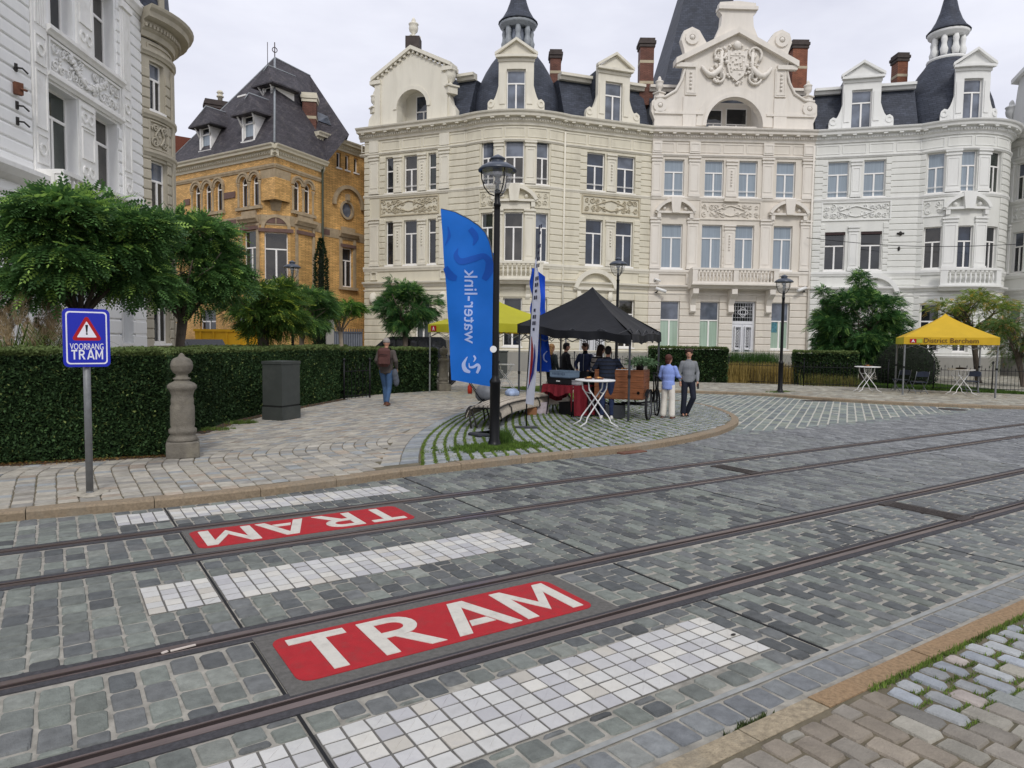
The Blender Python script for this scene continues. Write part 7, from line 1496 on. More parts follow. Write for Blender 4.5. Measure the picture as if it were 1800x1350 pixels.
for i in range(17):
    z = 2.05+i*.125; s_ = .16-.005*i
    if i % 5 == 4: continue
    for a, b, c_, d_ in ((.1, .19, .0, .075), (.215, .3, .0, .075)) if i % 3 else ((.14, .26, .01, .07),): m.add([wf(a+.03, z+c_, .012), wf(b+.03, z+c_, .012), wf(b+.03, z+d_, .012), wf(a+.03, z+d_, .012)], [(0, 1, 2, 3)])
m.build('dark_print', mat('dark print', '#1c2140', rough=.6), FW1)
m = MB(); m.tube([(wp.x, wp.y, .12), wf(0, .95), wf(0, 3), wf(.02, zt0)], [.014, .014, .012, .008], 8); m.build('flag_pole', BLK, FW1); m = MB(); m.bbox((wp.x, wp.y, .125), (.46, .14, .04), -YAW, .01); m.build('flag_base', mat('dark steel base', '#3a3c40', rough=.5), FW1)
# second blue flag farther back
bpx = PD(946, 17.6, .1); FB2 = thing('blue_feather_flag', 'second blue feather flag, wrinkled and partly hidden behind the narrow white flag', 'flag', (bpx.x, bpx.y, .1)); w2x = Vector((RT.x, RT.y)).normalized(); w2n = Vector((w2x.y, -w2x.x))
def zat3(py, D=17.6): d = ray(940, py); return EYE+d.z*D/d.dot(FW)
def f2(a, z, v=0): wv = .07*sin(a*16+z*3)+.04*sin(z*9); p = Vector((bpx.x, bpx.y))+w2x*(a)+w2n*(v+wv); return (p.x, p.y, z)
m = MB(); vs = []; z0_, z1_ = zat3(653), zat3(474); N1 = 40
for i in range(N1+1):
    f = i/N1; z = z0_+(z1_-z0_)*f; c0 = -.17-.05*f; wl = .36 if f < .55 else .36; c0 += .16*(1-min(1, f*1.6)); top = 1 if f < .93 else max(.1, 1-(f-.93)/.07*.8); sc_ = .03*sin(z*9)
    for j in range(9): vs.append(f2(c0+(wl*j/8-.02+sc_*(1-j/8))*top, z))
m.add(vs, [(i*9+j, i*9+j+1, (i+1)*9+j+1, (i+1)*9+j) for i in range(N1) for j in range(8)], True); m.build('flag_cloth', mat('flag strong blue', '#124bc0', rough=.7, var=.12, scale=3, trans=.2), FB2)
m = MB(); stroke(m, lambda a, z, v: f2(a, z, v), bez([(.2, 1.62), (.12, 1.52), (.13, 1.4), (.2, 1.34)], 5), [.02]*4+[.035]*12, .05); m.build('swirl_emblem', FBW, FB2)
m = MB(); m.tube([(bpx.x+.06, bpx.y, .1), (bpx.x+.06, bpx.y, 1.4), f2(-.0, 2.6)], .02, 6); m.build('flag_pole', GALV, FB2)
# ---- tents
def gazebo(label, corners, zeave, ztop_, val, top_m, leg_m, dark=False, mats=None, sag=.05, legr=.022, gather=False, shift=None, zc=None):
    zc = zc or [zeave]*4
    """corners: 4 ground points in order front-left, front-right, back-right, back-left"""
    C4 = [Vector((c.x, c.y)) for c in corners]; ctr = sum(C4, Vector((0, 0)))/4; t = thing('party_tent', label, 'tent', (ctr.x, ctr.y, .1)); n = 14; ap = Vector((ctr.x, ctr.y, ztop_)); 
    m = MB(); out = [c+(c-ctr)*.01 for c in C4]
    for k in range(4):
        a, b = out[k], out[(k+1) % 4]; vs = []
        for i in range(n+1):
            f = i/n
            for j in range(n+1):
                g = j/n; e = a.lerp(b, g); w_ = f; p = ap.xy.lerp(e, w_) if hasattr(ap, 'xy') else Vector((ap.x, ap.y)).lerp(e, w_)
                ze_ = zc[k]*(1-g)+zc[(k+1) % 4]*g; z = ztop_+(ze_-ztop_)*(w_**.82)-sag*sin(PI*g)*sin(PI*min(w_, 1)*.9); 
                if dark: z += .02*sin(g*11+k)*w_*w_+.012*sin(g*23+w_*9)*w_
                vs.append((p.x, p.y, z))
        m.add(vs, [(i*(n+1)+j, (i+1)*(n+1)+j, (i+1)*(n+1)+j+1, i*(n+1)+j+1) for i in range(n) for j in range(n)], True)
    o = m.build('canopy', top_m, t); nn = 36
    for k in range(4):
        m = MB(); a, b = out[k], out[(k+1) % 4]; nrm = Vector(((b-a).y, -(b-a).x)).normalized(); vs = []
        for j in range(nn+1):
            g = j/nn; e = a.lerp(b, g); wv = .02*sin(g*40+k)+.03*sin(g*13) if dark else .008*sin(g*24); dz = 0
            sg = .045*abs(sin(g*PI*3))*(1 if dark else .25); zt = zc[k]*(1-g)+zc[(k+1) % 4]*g-sag*sin(PI*g)*sin(PI*.9)+(.02*sin(g*11+k)+.012*sin(g*23+9) if dark else 0)
            for i, q_ in enumerate((0, .35, .7, 1)): vs.append((e.x+nrm.x*(.004+wv*q_), e.y+nrm.y*(.004+wv*q_), zt-val*q_+sg*q_*.5))
        m.add(vs, [(j*4+i, (j+1)*4+i, (j+1)*4+i+1, j*4+i+1) for j in range(nn) for i in range(3)], True); m.build('valance', (mats[k] if mats else top_m), o)
    for c, zeave in zip(C4, zc):
        p = c.lerp(ctr, .02); m = MB(); m.box((p.x, p.y, (zeave+.1)/2), (legr*2, legr*2, zeave-.1), -YAW); m.box((p.x, p.y, .108), (.1, .1, .012), -YAW); m.build('leg', leg_m, t); m = MB(); m.box((p.x, p.y, 1.1), (legr*2.8, legr*2.8, .07), -YAW); m.build('leg_clamp', BLK, t)
    for k in range(4):
        a, b = C4[k].lerp(ctr, .02), C4[(k+1) % 4].lerp(ctr, .02); m = MB(); h0, h1 = zeave-.12, zeave-.42; 
        for s0, s1 in ((0, .5), (1, .5)):
            m.tube([(a.lerp(b, s0).x, a.lerp(b, s0).y, h0), (a.lerp(b, (s0+s1)/2).x, a.lerp(b, (s0+s1)/2).y, h1), (a.lerp(b, s1).x, a.lerp(b, s1).y, h0)], .011, 5); m.tube([(a.lerp(b, s0).x, a.lerp(b, s0).y, h1), (a.lerp(b, (s0+s1)/2).x, a.lerp(b, (s0+s1)/2).y, h0), (a.lerp(b, s1).x, a.lerp(b, s1).y, h1)], .011, 5)
        m.build('scissor_frame', leg_m, t)
    return t, out, ctr
tentK = mat('black tent fabric', '#0f1116', rough=.6, var=.2, scale=2, bump=.6, bscale=4, spec=.3); YEL = mat('yellow tent fabric', '#d9b32e', rough=.7, var=.06, scale=2, trans=.25, bump=.1, bscale=6); YGR = mat('lime tent fabric', '#bcb82e', rough=.7, var=.06, scale=2, trans=.25)
# black tent: legs seen at the pavement
def zpx(px, py, P): d = ray(px, py); return EYE+d.z*Vector((P[0], P[1])).length/Vector((d.x, d.y)).length
def WC(lat, D): p = PD(900+lat/D*FOC, D, .1); return Vector((p.x, p.y))
kL, kF, kR, kB = WC(.12, 16.8), WC(2.59, 15.35), WC(3.79, 17.95), WC(1.32, 19.4)
gazebo('black party tent with crumpled valance over the drinks stall', [kL, kF, kR, kB], 2.1, 3.22, .2, tentK, mat('dark tent leg', '#33363b', rough=.4), dark=True, sag=.05, zc=[2.24, 2.03, 2.1, 2.28])
# right yellow tent
yA = G(1585, 694, .1); dA = Vector((FW.x, FW.y)).normalized(); rA = Vector((dA.y, -dA.x)); yn = (rA*1.3+dA*2.9).normalized(); yd = Vector((yn.y, -yn.x))
yL = 2.85; cs = [yA, yA+yd*yL, yA+yd*yL+yn*3.0, yA+yn*3.0]; zy = zpx(1585, 592, yA); zyt = zpx(1661, 551, sum(cs, Vector((0, 0)))/4); print(zy, zyt)
YT, yo, yc = gazebo('yellow party tent printed District Berchem on the far right pavement', cs, zy, zyt, .26, YEL, GALV, mats=[YEL, YEL, YEL, YGR], sag=.03)
a, b = yo[0], yo[1]; nrm = Vector(((b-a).y, -(b-a).x)).normalized(); dd = (b-a).normalized()
def onval(f, z, v=.03): e = a.lerp(b, f); return Vector((e.x+nrm.x*v, e.y+nrm.y*v, z))
text('lettering', 'District Berchem', .24, mat('brown print', '#5c4022', rough=.7), YT, onval(.5, zy-.2, .035), (dd.x, dd.y, 0), (0, 0, 1), .001, 'CENTER', .001, 1.0)
def decal(f0, f1, z0, z1, matr, nm, v=.03): m = MB(); m.add([onval(f0, z0, v), onval(f1, z0, v), onval(f1, z1, v), onval(f0, z1, v)], [(0, 1, 2, 3)]); m.build(nm, matr, YT)
decal(.065, .135, zy-.21, zy-.07, redS, 'red_emblem'); decal(.137, .2, zy-.21, zy-.07, mat('lime print', '#a0a838', rough=.7), 'lime_emblem')
text('emblem_letter', 'A', .14, wsign, YT, onval(.1, zy-.19, .034), (dd.x, dd.y, 0), (0, 0, 1), .001, 'CENTER', .004)
# left yellow tent, behind the blue flag
la = G(753, 690, .1); lb_ = PD(935, 19.2, .1); lb = Vector((lb_.x, lb_.y)); ld = (lb-la).normalized(); lnn = Vector((-ld.y, ld.x)); lb = la+ld*3.5; cs = [la, lb, lb+lnn*3.0, la+lnn*3.0]; zl = zpx(753, 570, la); zlt = zpx(868, 528, sum(cs, Vector((0, 0)))/4); print('ltent', la, lb, zl, zlt)
LT_, yo, yc = gazebo('lime yellow party tent behind the tall blue flag', cs, zl, zlt+.0, .26, YGR, GALV, mats=[YGR, YGR, YEL, YEL], sag=.03)
a, b = yo[0], yo[1]; nrm = Vector(((b-a).y, -(b-a).x)).normalized(); dd = (b-a).normalized(); zy = zl; YT = LT_
decal(.06, .15, zy-.23, zy-.05, redS, 'red_emblem'); text('emblem_letter', 'A', .17, wsign, YT, onval(.105, zy-.2, .034), (dd.x, dd.y, 0), (0, 0, 1), .001, 'CENTER', .004)
# ---- high tables
def hightable(label, q, top=1.12, r=.36, rot=0):
    t = thing('standing_table', label, 'table', (q.x, q.y, .1), group='round white standing tables', rz=0); z = .1+top
    m = MB(); m.lathe((q.x, q.y, z-.035), [(r-.02, 0), (r, .008), (r, .028), (r-.012, .035), (.001, .0355)], 32); m.build('table_top', WHT, t)
    for k in range(2):
        for s in (-1, 1):
            g = rot+PI/4+k*0; u = Vector((cos(rot), sin(rot))); v = Vector((-sin(rot), cos(rot))); off = v*(.19 if k else .12)*s; e = 1 if k else -1
            p = [(u*(-e*.22)+off, z-.04), (u*(-e*.2)+off, z-.2), (u*(e*.22)+off*1.4, .3), (u*(e*.25)+off*1.5, .2), (u*(e*.40)+off*1.7, .115)]
            m = MB(); m.tube([(q.x+a.x, q.y+a.y, zz) for a, zz in p], .0145, 8); m.build('leg', WHT, t)
        m = MB(); o_ = Vector((-sin(rot), cos(rot)))*(.19 if k else .12); c_ = Vector((cos(rot), sin(rot)))*(-.13 if k else .13); m.tube([(q.x+c_.x-o_.x, q.y+c_.y-o_.y, .8), (q.x+c_.x+o_.x, q.y+c_.y+o_.y, .8)], .012, 6); m.build('cross_bar', WHT, t)
    return t, z
q = (G(1005, 752, .1)+G(1080, 752, .1))/2; q.y += .2; q.x += .2; print('ht', q, zpx(1047, 667, q))
ht, z1_ = hightable('white standing table in front of the black tent, two food trays on it', q, zpx(1047, 667, q)-.1, .42, rot=-YAW+.25); HT1 = q
q2 = G(1523, 689, .1); q3 = G(1687, 694, .1)
hightable('white standing table left of the yellow tent, small snacks on it', q2, zpx(1523, 644, q2)-.1, .45, rot=-YAW); hightable('white standing table under the yellow tent, flowers on it', q3, zpx(1688, 649, q3)-.1, .45, rot=-YAW)
tray = mat('brown card tray', '#6c4a3c', rough=.8, var=.15); food = mat('golden snack', '#c08a4a', rough=.7, var=.3, scale=40)
def foodtray(label, x, y, z, rz, w_=.15):
    m = MB(); vs = []; 
    for s, h in ((.8, 0), (1.1, .035)):
        for a, b in ((-1, -.6), (1, -.6), (1, .6), (-1, .6)): vs.append(Vector((a*w_/2*s, b*w_/2*s, h)))
    mr_ = Matrix.Rotation(rz, 3, 'Z'); vs = [mr_ @ v+Vector((x, y, z)) for v in vs]; m.add(vs, [(3, 2, 1, 0)]+[(i, (i+1) % 4, 4+(i+1) % 4, 4+i) for i in range(4)])
    t = thing('food_tray', label, 'food tray', (x, y, z)); m.build('tray', tray, t); f = MB(); r = random.Random(int(x*100))
    for _ in range(9): f.ell((x+r.uniform(-.05, .05), y+r.uniform(-.035, .035), z+.03+r.uniform(0, .012)), (.03, .018, .016), 8, 5)
    f.build('snack', food, t)
foodtray('small brown food tray, left one on the near standing table', HT1.x-.1, HT1.y+.1, z1_+.001, 0); foodtray('brown food tray with golden snacks, right one on the near standing table', HT1.x+.08, HT1.y-.02, z1_+.001, -.5, .19)
foodtray('little heap of snacks on the table left of the yellow tent', q2.x, q2.y, zpx(1523, 644, q2)+.001, 0, .3)
m = MB(); zz = zpx(1688, 649, q3)
m.lathe((q3.x, q3.y, zz), [(.16, 0), (.18, .03), (.15, .06), (.02, .07)], 12); solo(m, 'dark_platter', mat('dark platter', '#241c1a', rough=.6), 'low dark platter on the table under the yellow tent', 'platter')
# ---- folding chairs
def fchair(label, q, rz, s=1.0):
    t = thing('folding_chair', label, 'chair', (q.x, q.y, .1), group='grey folding chairs by the yellow tent'); u = Vector((cos(rz), sin(rz), 0)); v = Vector((-sin(rz), cos(rz), 0)); o = Vector((q.x, q.y, .1)); blu = mat('dark blue plastic', '#1f2738', rough=.5); gry = mat('chair tube grey', '#6c7075', rough=.4, metal=.3)
    P = lambda a, b, c: o+u*a*s+v*b*s+Vector((0, 0, c*s))
    m = MB(); m.add([P(-.22, -.2, .44), P(.22, -.2, .44), P(.2, .2, .42), P(-.2, .2, .42), P(-.22, -.2, .465), P(.22, -.2, .465), P(.2, .2, .445), P(-.2, .2, .445)], [(3, 2, 1, 0), (4, 5, 6, 7), (0, 1, 5, 4), (1, 2, 6, 5), (2, 3, 7, 6), (3, 0, 4, 7)]); m.build('seat', blu, t)
    m = MB(); vs = []
    for i in range(9):
        f = i/8; a = -.23+.46*f; bow = .05*(1-(2*f-1)**2); tz = .84-.02*(abs(2*f-1))**3*2
        for b, z in ((.24+bow, .64), (.26+bow, tz), (.28+bow, tz), (.26+bow, .64)): vs.append(P(a, b, z))
    m.add(vs, [(i*4+j, i*4+(j+1) % 4, (i+1)*4+(j+1) % 4, (i+1)*4+j) for i in range(8) for j in range(4)]+[(0, 3, 2, 1), (32, 33, 34, 35)]); m.build('backrest', blu, t)
    for sx in (-1, 1):
        m = MB(); m.tube([P(sx*.235, .29, .84), P(sx*.235, .18, .45), P(sx*.235, -.24, .0)], .012, 6); m.build('leg', gry, t); m = MB(); m.tube([P(sx*.21, -.16, .45), P(sx*.21, .28, .0)], .012, 6); m.build('leg', gry, t)
    m = MB(); m.tube([P(-.21, .2, .1), P(.21, .2, .1)], .01, 5); m.tube([P(-.235, -.16, .1), P(.235, -.16, .1)], .01, 5); m.build('cross_bar', gry, t)
fchair('folding chair behind the front left leg of the yellow tent', G(1582, 687, .1), -YAW+PI+.1); fchair('folding chair standing clear to the right of the tent front left leg', G(1613, 692, .1), -YAW+PI); fchair('folding chair half hidden behind the table under the yellow tent', G(1705, 690, .1), -YAW+PI-.15)
# ================================================================== STALL GOODS, BENCH, CARGO BIKE, VAN, FENCES
def P2D(px, py, z=.1): g = G(px, py, z); return Vector((g.x, g.y))
# curved bench
bl = smooth([P2D(849, 713, .57), P2D(868, 704, .57), P2D(892, 698, .57), P2D(930, 692, .57), P2D(985, 688.5, .57)], 2); BN = thing('curved_bench', 'curved slatted bench with steel legs behind the near lamp post', 'bench', (bl[0].x, bl[0].y, .1))
BW = mat('weathered bench timber', '#bdb3a2', rough=.75, var=.2, scale=10, stretch=(2, 2, 8), bump=.2, bscale=60, var2=('#6f675c', .5, 4)); BST = mat('bench steel', '#4c4a46', rough=.5, metal=.4, var=.2)
def offs(line, d):
    out = []
    for i, p in enumerate(line): t = (line[min(i+1, len(line)-1)]-line[max(i-1, 0)]).normalized(); out.append(p+Vector((-t.y, t.x))*d)
    return out
m = MB(); ns = 8
for k in range(ns):
    a, b = -.36+.09*k+.012, -.36+.09*(k+1)-.018; za, zb = .57-.28*abs(a/.36)**5-.0, .57-.28*abs(b/.36)**5; A, B = offs(bl, a), offs(bl, b); vs = []
    for p, q in zip(A, B): vs += [(p.x, p.y, za), (q.x, q.y, zb), (q.x, q.y, zb-.035), (p.x, p.y, za-.035)]
    n = len(A); m.add(vs, [(i*4+j, i*4+(j+1) % 4, (i+1)*4+(j+1) % 4, (i+1)*4+j) for i in range(n-1) for j in range(4)]+[(0, 3, 2, 1), tuple((n-1)*4+j for j in range(4))])
m.build('seat_slats', BW, BN); m = MB(); A, B = offs(bl, -.33), offs(bl, .33); vs = []
for p, q in zip(A, B): vs += [(p.x, p.y, .5), (q.x, q.y, .5)]
m.add(vs, [(2*i, 2*i+2, 2*i+3, 2*i+1) for i in range(len(A)-1)]); m.build('slat_gap_shade', mat('painted gap shade', '#1b1916', rough=.9), BN); L_i = [0, len(bl)//3, 2*len(bl)//3, len(bl)-1]  # added dark sheet that paints the shade between the slats
for i in L_i:
    t = (bl[min(i+1, len(bl)-1)]-bl[max(i-1, 0)]).normalized(); nn = Vector((-t.y, t.x)); p = bl[i]+t*(.04 if i == 0 else 0)
    m = MB(); m.tube([(p.x+nn.x*a, p.y+nn.y*a, z) for a, z in ((-.36, .3), (-.35, .42), (-.28, .5), (0, .525), (.28, .5), (.35, .42), (.36, .3))], .018, 6); m.build('seat_bracket', BST, BN)
    for s in (-1, 1):
        for o in (0, .06): m = MB(); m.tube([(p.x+nn.x*s*(.3-o), p.y+nn.y*s*(.3-o), .5), (p.x+nn.x*s*(.24-o*2), p.y+nn.y*s*(.24-o*2), .1)], .018, 6); m.build('leg', BST, BN)
# goods lying on the bench
def bundle(name, label, cat, x, y, z, r, col, seed, rough=.6):
    rn = random.Random(seed); m = MB(); m.lathe((x, y, z), [(r*.75, 0), (r, r*.2), (r*.95, r*.6), (r*.6, r*.95), (r*.2, r*1.05), (.01, r*1.0)], 16, fl=lambda g: 1+.16*sin(3*g+seed)+.1*sin(7*g)); o = solo(m, name, mat(name+' '+str(seed), col, rough=rough, var=.3, scale=9, bump=.6, bscale=14), label, cat); return o
def onbench(f, off=0): i = int(f*(len(bl)-1)); q = offs(bl, off)[i]; return q
q = onbench(.62, .1); bundle('bag', 'white and blue crumpled plastic bag on the middle of the curved bench', 'bag', q.x, q.y, .56, .17, '#9fb0cc', 2, .4)
q = onbench(.85, .0); m = MB(); m.bbox((q.x, q.y, .67), (.34, .26, .2), .3, .02); m.tube([(q.x-.1, q.y, .77), (q.x-.08, q.y, .84), (q.x+.08, q.y, .84), (q.x+.1, q.y, .77)], .01, 6); solo(m, 'bag', mat('black bag', '#15161a', rough=.6), 'black box-shaped bag at the far end of the curved bench', 'bag')
q = WC(-.72, 16.3); q = Vector((q.x, q.y)); PU = thing('pushchair', 'small dark pushchair with grey cover and orange bottle, behind the near end of the bench', 'pushchair', (q.x, q.y, .1))
rx_ = Vector((FW.y, -FW.x)).normalized()
def pu(a, b, z): return (q.x+rx_.x*a+rx_.y*-b, q.y+rx_.y*a+rx_.x*b, z)
for a in (-.25, .3):
    for b in (-.2, .2): m = MB(); c_ = Vector(pu(a, b, .2)); m.tube([c_+Vector((rx_.x*.09*cos(g), rx_.y*.09*cos(g), .09*sin(g))) for g in [2*PI*i/14 for i in range(15)]], .016, 6, cap=False); m.build('wheel', BLK, PU)
m = MB()
for b in (-.18, .18): m.tube([pu(-.25, b, .2), pu(.12, b, .55), pu(.3, b, .85)], .013, 6); m.tube([pu(.3, b, .2), pu(-.05, b, .55), pu(-.3, b, .9)], .013, 6)
m.tube([pu(-.3, -.18, .9), pu(-.33, 0, .93), pu(-.3, .18, .9)], .016, 6); m.build('frame', BLK, PU); m = MB(); m.lathe(pu(.1, 0, .45), [(.16, 0), (.22, .08), (.23, .22), (.17, .34), (.06, .4), (.01, .4)], 16, fl=lambda g: 1+.12*sin(3*g)+.06*sin(8*g)); m.build('grey_cover', cabm if False else mat('grey sheet', '#6d7074', rough=.5, var=.25, scale=7, bump=.5, bscale=12), PU)
m = MB(); m.lathe(pu(-.27, -.1, .62), [(.05, 0), (.055, .1), (.05, .17), (.02, .22)], 10); m.build('bottle', mat('orange red plastic', '#c23a20', rough=.5), PU)
# table with dark red cloth
dA = Vector((FW.x, FW.y)).normalized(); rA = Vector((dA.y, -dA.x))
T1, T2_ = WC(.68, 16.75), WC(1.40, 16.0); tx = (T2_-T1).normalized(); ty = Vector((-tx.y, tx.x)); tw, td = 1.04, 1.15; T1 = T2_-tx*.95
def tpnt(a, b, z): p = T1+tx*a+ty*b; return (p.x, p.y, z)
TB = thing('drinks_table', 'folding table under a dark red cloth beneath the black tent', 'table', (T1.x, T1.y, .1)); 
m = MB(); vs = [tpnt(a, b, z) for z in (.80, .84) for a, b in ((0, 0), (.95, 0), (.95, td), (0, td))]; m.add(vs, [(3, 2, 1, 0), (4, 5, 6, 7), (0, 1, 5, 4), (1, 2, 6, 5), (2, 3, 7, 6), (3, 0, 4, 7)]); m.build('table_top', WHT, TB)
for a, b in ((.12, .1), (.83, .1), (.12, td-.1), (.83, td-.1)): m = MB(); m.tube([tpnt(a, b, .8), tpnt(a+(.02 if a > .5 else -.06), b-.03, .1)], .015, 6); m.build('leg', BLK, TB)
RED = mat('dark red cloth', '#6e1420', rough=.8, var=.2, scale=5, bump=.3, bscale=12)
def drape(path, zt, zb, amp, seed, n=60):            # hanging side of a cloth
    vs = []; L = [Vector(p[:2]) for p in path]
    for i in range(n+1):
        f = i/n; j = min(int(f*(len(L)-1)), len(L)-2); g = f*(len(L)-1)-j; p = L[j].lerp(L[j+1], g); t = (L[j+1]-L[j]).normalized(); nn = Vector((t.y, -t.x)); zz = zb(f) if callable(zb) else zb
        for k in range(7): h = k/6; w_ = amp*h*(sin(f*31+seed)+.5*sin(f*57+seed*2)); vs.append((p.x+nn.x*(.006+w_+.02*h), p.y+nn.y*(.006+w_+.02*h), zt+(zz-zt)*h))
    m.add(vs, [(i*7+k, (i+1)*7+k, (i+1)*7+k+1, i*7+k+1) for i in range(n) for k in range(6)], True)
m = MB(); vs = [tpnt(a, b, .8445) for a, b in ((-.01, -.01), (.96, -.01), (.96, td+.01), (-.01, td+.01))]; m.add(vs, [(0, 1, 2, 3)]); drape([tpnt(-.01, -.01, 0), tpnt(.96, -.01, 0)], .844, lambda f: .62+.05*sin(f*9) if f < .93 else .25, .02, 1); drape([tpnt(.96, -.01, 0), tpnt(.96, td, 0)], .844, .14, .03, 2); drape([tpnt(-.01, td, 0), tpnt(-.01, -.01, 0)], .844, lambda f: .7-.3*sin(f*PI), .03, 4)
o = solo(m, 'tablecloth', RED, 'dark red cloth draped over the drinks table, long at its right side', 'tablecloth')
def crate(name, label, a, b, z, w_, d_, h, matr, cat='crate', rz=None, slots=True):
    c = tpnt(a, b, 0); rz = math.atan2(tx.y, tx.x) if rz is None else rz; t = thing(name, label, cat, (c[0], c[1], z)); m = MB(); th = .012; X = Vector((cos(rz), sin(rz))); Y = Vector((-X.y, X.x)); C_ = Vector(c[:2])
    m.bbox((C_.x, C_.y, z+.01), (w_-.02, d_-.02, .02), rz, .004)
    for s in (-1, 1):
        for (u_, v_, ww, dd_) in ((0, s*(d_/2-th/2), w_, th), (s*(w_/2-th/2), 0, th, d_-2*th)): p = C_+X*u_+Y*v_; m.box((p.x, p.y, z+h/2+.01), (ww, dd_, h-.02), rz); m.box((p.x, p.y, z+h-.012), (ww+.02, dd_+.02, .02), rz)
    m.build('shell', matr, t); return t, C_, X, Y
gcr = mat('grey blue crate plastic', '#6c7f92', rough=.6, var=.1); bcr = mat('black crate plastic', '#131418', rough=.5, var=.1)
t_, C_, X_, Y_ = crate('bottle_crate', 'black plastic crate on the red table, under the grey blue one', .46, .22, .846, .64, .4, .16, bcr); p = C_-Y_*.203; m = MB(); m.box((p.x, p.y, .93), (.12, .006, .025), math.atan2(tx.y, tx.x)); m.build('crate_label', WHT, t_)
t_, C_, X_, Y_ = crate('bottle_crate', 'grey blue plastic crate on top of the black crate', .48, .22, 1.007, .6, .38, .17, gcr); m = MB(); r_ = random.Random(3)
for k in range(9): p = C_-Y_*.193-X_*(.2-.045*k); m.box((p.x, p.y, 1.1), (.02, .004, r_.uniform(.04, .07)), math.atan2(tx.y, tx.x))
m.build('crate_letters', mat('crate letter blue', '#3d4c60', rough=.6), t_)
crate('cool_box', 'black open box behind the crates on the red table', .72, .75, .846, .5, .45, .3, bcr, 'box'); crate('carton', 'small white and grey carton at the right edge of the red table', .84, .25, .846, .18, .22, .12, mat('pale carton', '#a4a6a8', rough=.8), 'box')
q = WC(.72, 16.9); m = MB(); m.bbox((q.x, q.y, .24), (.3, .25, .28), -.5, .01); solo(m, 'carton', mat('white pink carton', '#b9aeb2', rough=.8, var=.2, scale=15), 'white carton with pink print standing on the setts beside the red table', 'box'); q = WC(.45, 16.6); m = MB(); m.bbox((q.x, q.y, .19), (.24, .22, .18), -.3, .01); solo(m, 'carton', mat('brown carton', '#8c6243', rough=.85), 'brown cardboard box on the setts behind the white flag', 'box')
crate('storage_box', 'dark storage box on the setts under the red table', .5, .55, .101, .6, .4, .3, bcr, 'box')
# cargo bike
WOOD = mat('reddish plank wood', '#7a4a2c', rough=.6, var=.35, scale=3, stretch=(1.5, 1.5, 14), bump=.25, bscale=20, var2=('#4d2e1d', .7, 2)); RUB = mat('tyre rubber', '#17171a', rough=.8)
K1, K2 = WC(2.02, 16.05), WC(2.97, 15.67); kx = (K2-K1).normalized(); ky = Vector((-kx.y, kx.x)); K0 = K2-kx*1.15; CBK = thing('cargo_bike', 'cargo tricycle with reddish wooden box serving as a counter under the black tent', 'cargo bike', (K2.x, K2.y, .1))
def kp(a, b, z): p = K0+kx*a+ky*b; return Vector((p.x, p.y, z))
rzk = math.atan2(kx.y, kx.x); bw, bd, z0_, z1_ = 1.12, .72, .58, 1.2
for (a, b, w_, d_, nm) in ((bw/2, 0, bw, .025, 'front_planks'), (bw/2, bd, bw, .025, 'back_planks'), (0, bd/2, .025, bd-.03, 'side_planks'), (bw, bd/2, .025, bd-.03, 'side_planks')):
    m = MB()
    for i in range(5): z = z0_+(z1_-z0_)*(i+.5)/5; p = kp(a, b, z); m.bbox(p, (w_, d_, (z1_-z0_)/5-.004), rzk, .004)
    m.build(nm, WOOD, CBK)
m = MB(); p = kp(bw/2, bd/2, z1_+.015); m.bbox(p, (bw+.01, bd+.02, .03), rzk, .005); m.build('counter_top', WOOD, CBK); m = MB(); m.bbox(kp(bw*.5, bd/2, z1_+.036), (.6, bd-.1, .012), rzk, .003); m.build('counter_cloth', WHT, CBK); m = MB(); m.box(kp(bw/2, bd/2, z0_-.01), (bw, bd, .02), rzk); m.build('box_floor', WOOD, CBK)
m = MB()
for s in (.0, .05): m.tube([kp(bw-.1, -.014, .72), kp(bw-.1, -.02, .72)], .035, 10)
m.build('hole_ring', BLK, CBK)
def wheel(c, ax, r, par, nm='wheel', fat=.022):
    ax = ax.normalized(); u = Vector((0, 0, 1)); v = ax.cross(u).normalized(); m = MB(); pts = [c+(u*cos(2*PI*i/28)+v*sin(2*PI*i/28))*r for i in range(29)]; m.tube(pts, fat, 6, cap=False); o = m.build(nm, RUB, par); q = MB(); q.tube([c+(u*cos(2*PI*i/24)+v*sin(2*PI*i/24))*(r-.035) for i in range(25)], .01, 5, cap=False)
    for i in range(16): g = 2*PI*i/16; q.tube([c+ax*.03*(1 if i % 2 else -1), c+(u*cos(g)+v*sin(g))*(r-.035)], .0025, 4)
    q.tube([c-ax*.05, c+ax*.05], .022, 8); q.build('spokes', mat('spoke metal', '#7c7f82', rough=.35, metal=.6), o); return o
kx3 = Vector((kx.x, kx.y, 0)); ky3 = Vector((ky.x, ky.y, 0))
wheel(kp(bw+.1, .2, .1+.33), kx3, .33, CBK, fat=.03); wheel(kp(-.12, .3, .1+.33), kx3, .33, CBK, fat=.03)
for a in (bw+.1, -.12):
    m = MB(); c = kp(a, .2 if a > 0 else .3, .43); pts = [c+(Vector((0, 0, 1))*cos(g)+ky3*sin(g))*.375 for g in [-.9+1.8*i/10 for i in range(11)]]; vs = []
    for p in pts: vs += [p-kx3*.04, p+kx3*.04]
    m.add(vs, [(2*i, 2*i+1, 2*i+3, 2*i+2) for i in range(10)]); m.build('mudguard', BLK, CBK)
m = MB(); m.tube([kp(-.1, .3, .43), kp(bw+.1, .3, .43)], .02, 8); m.tube([kp(.2, .1, .55), kp(.2, .3, .43)], .018, 6); m.tube([kp(bw-.2, .1, .55), kp(bw-.2, .3, .43)], .018, 6); m.tube([kp(bw*.5, .4, .45), kp(bw*.8, .9, .42), kp(bw+.08, 1.2, .45)], .025, 8); m.build('axle_frame', BLK, CBK)
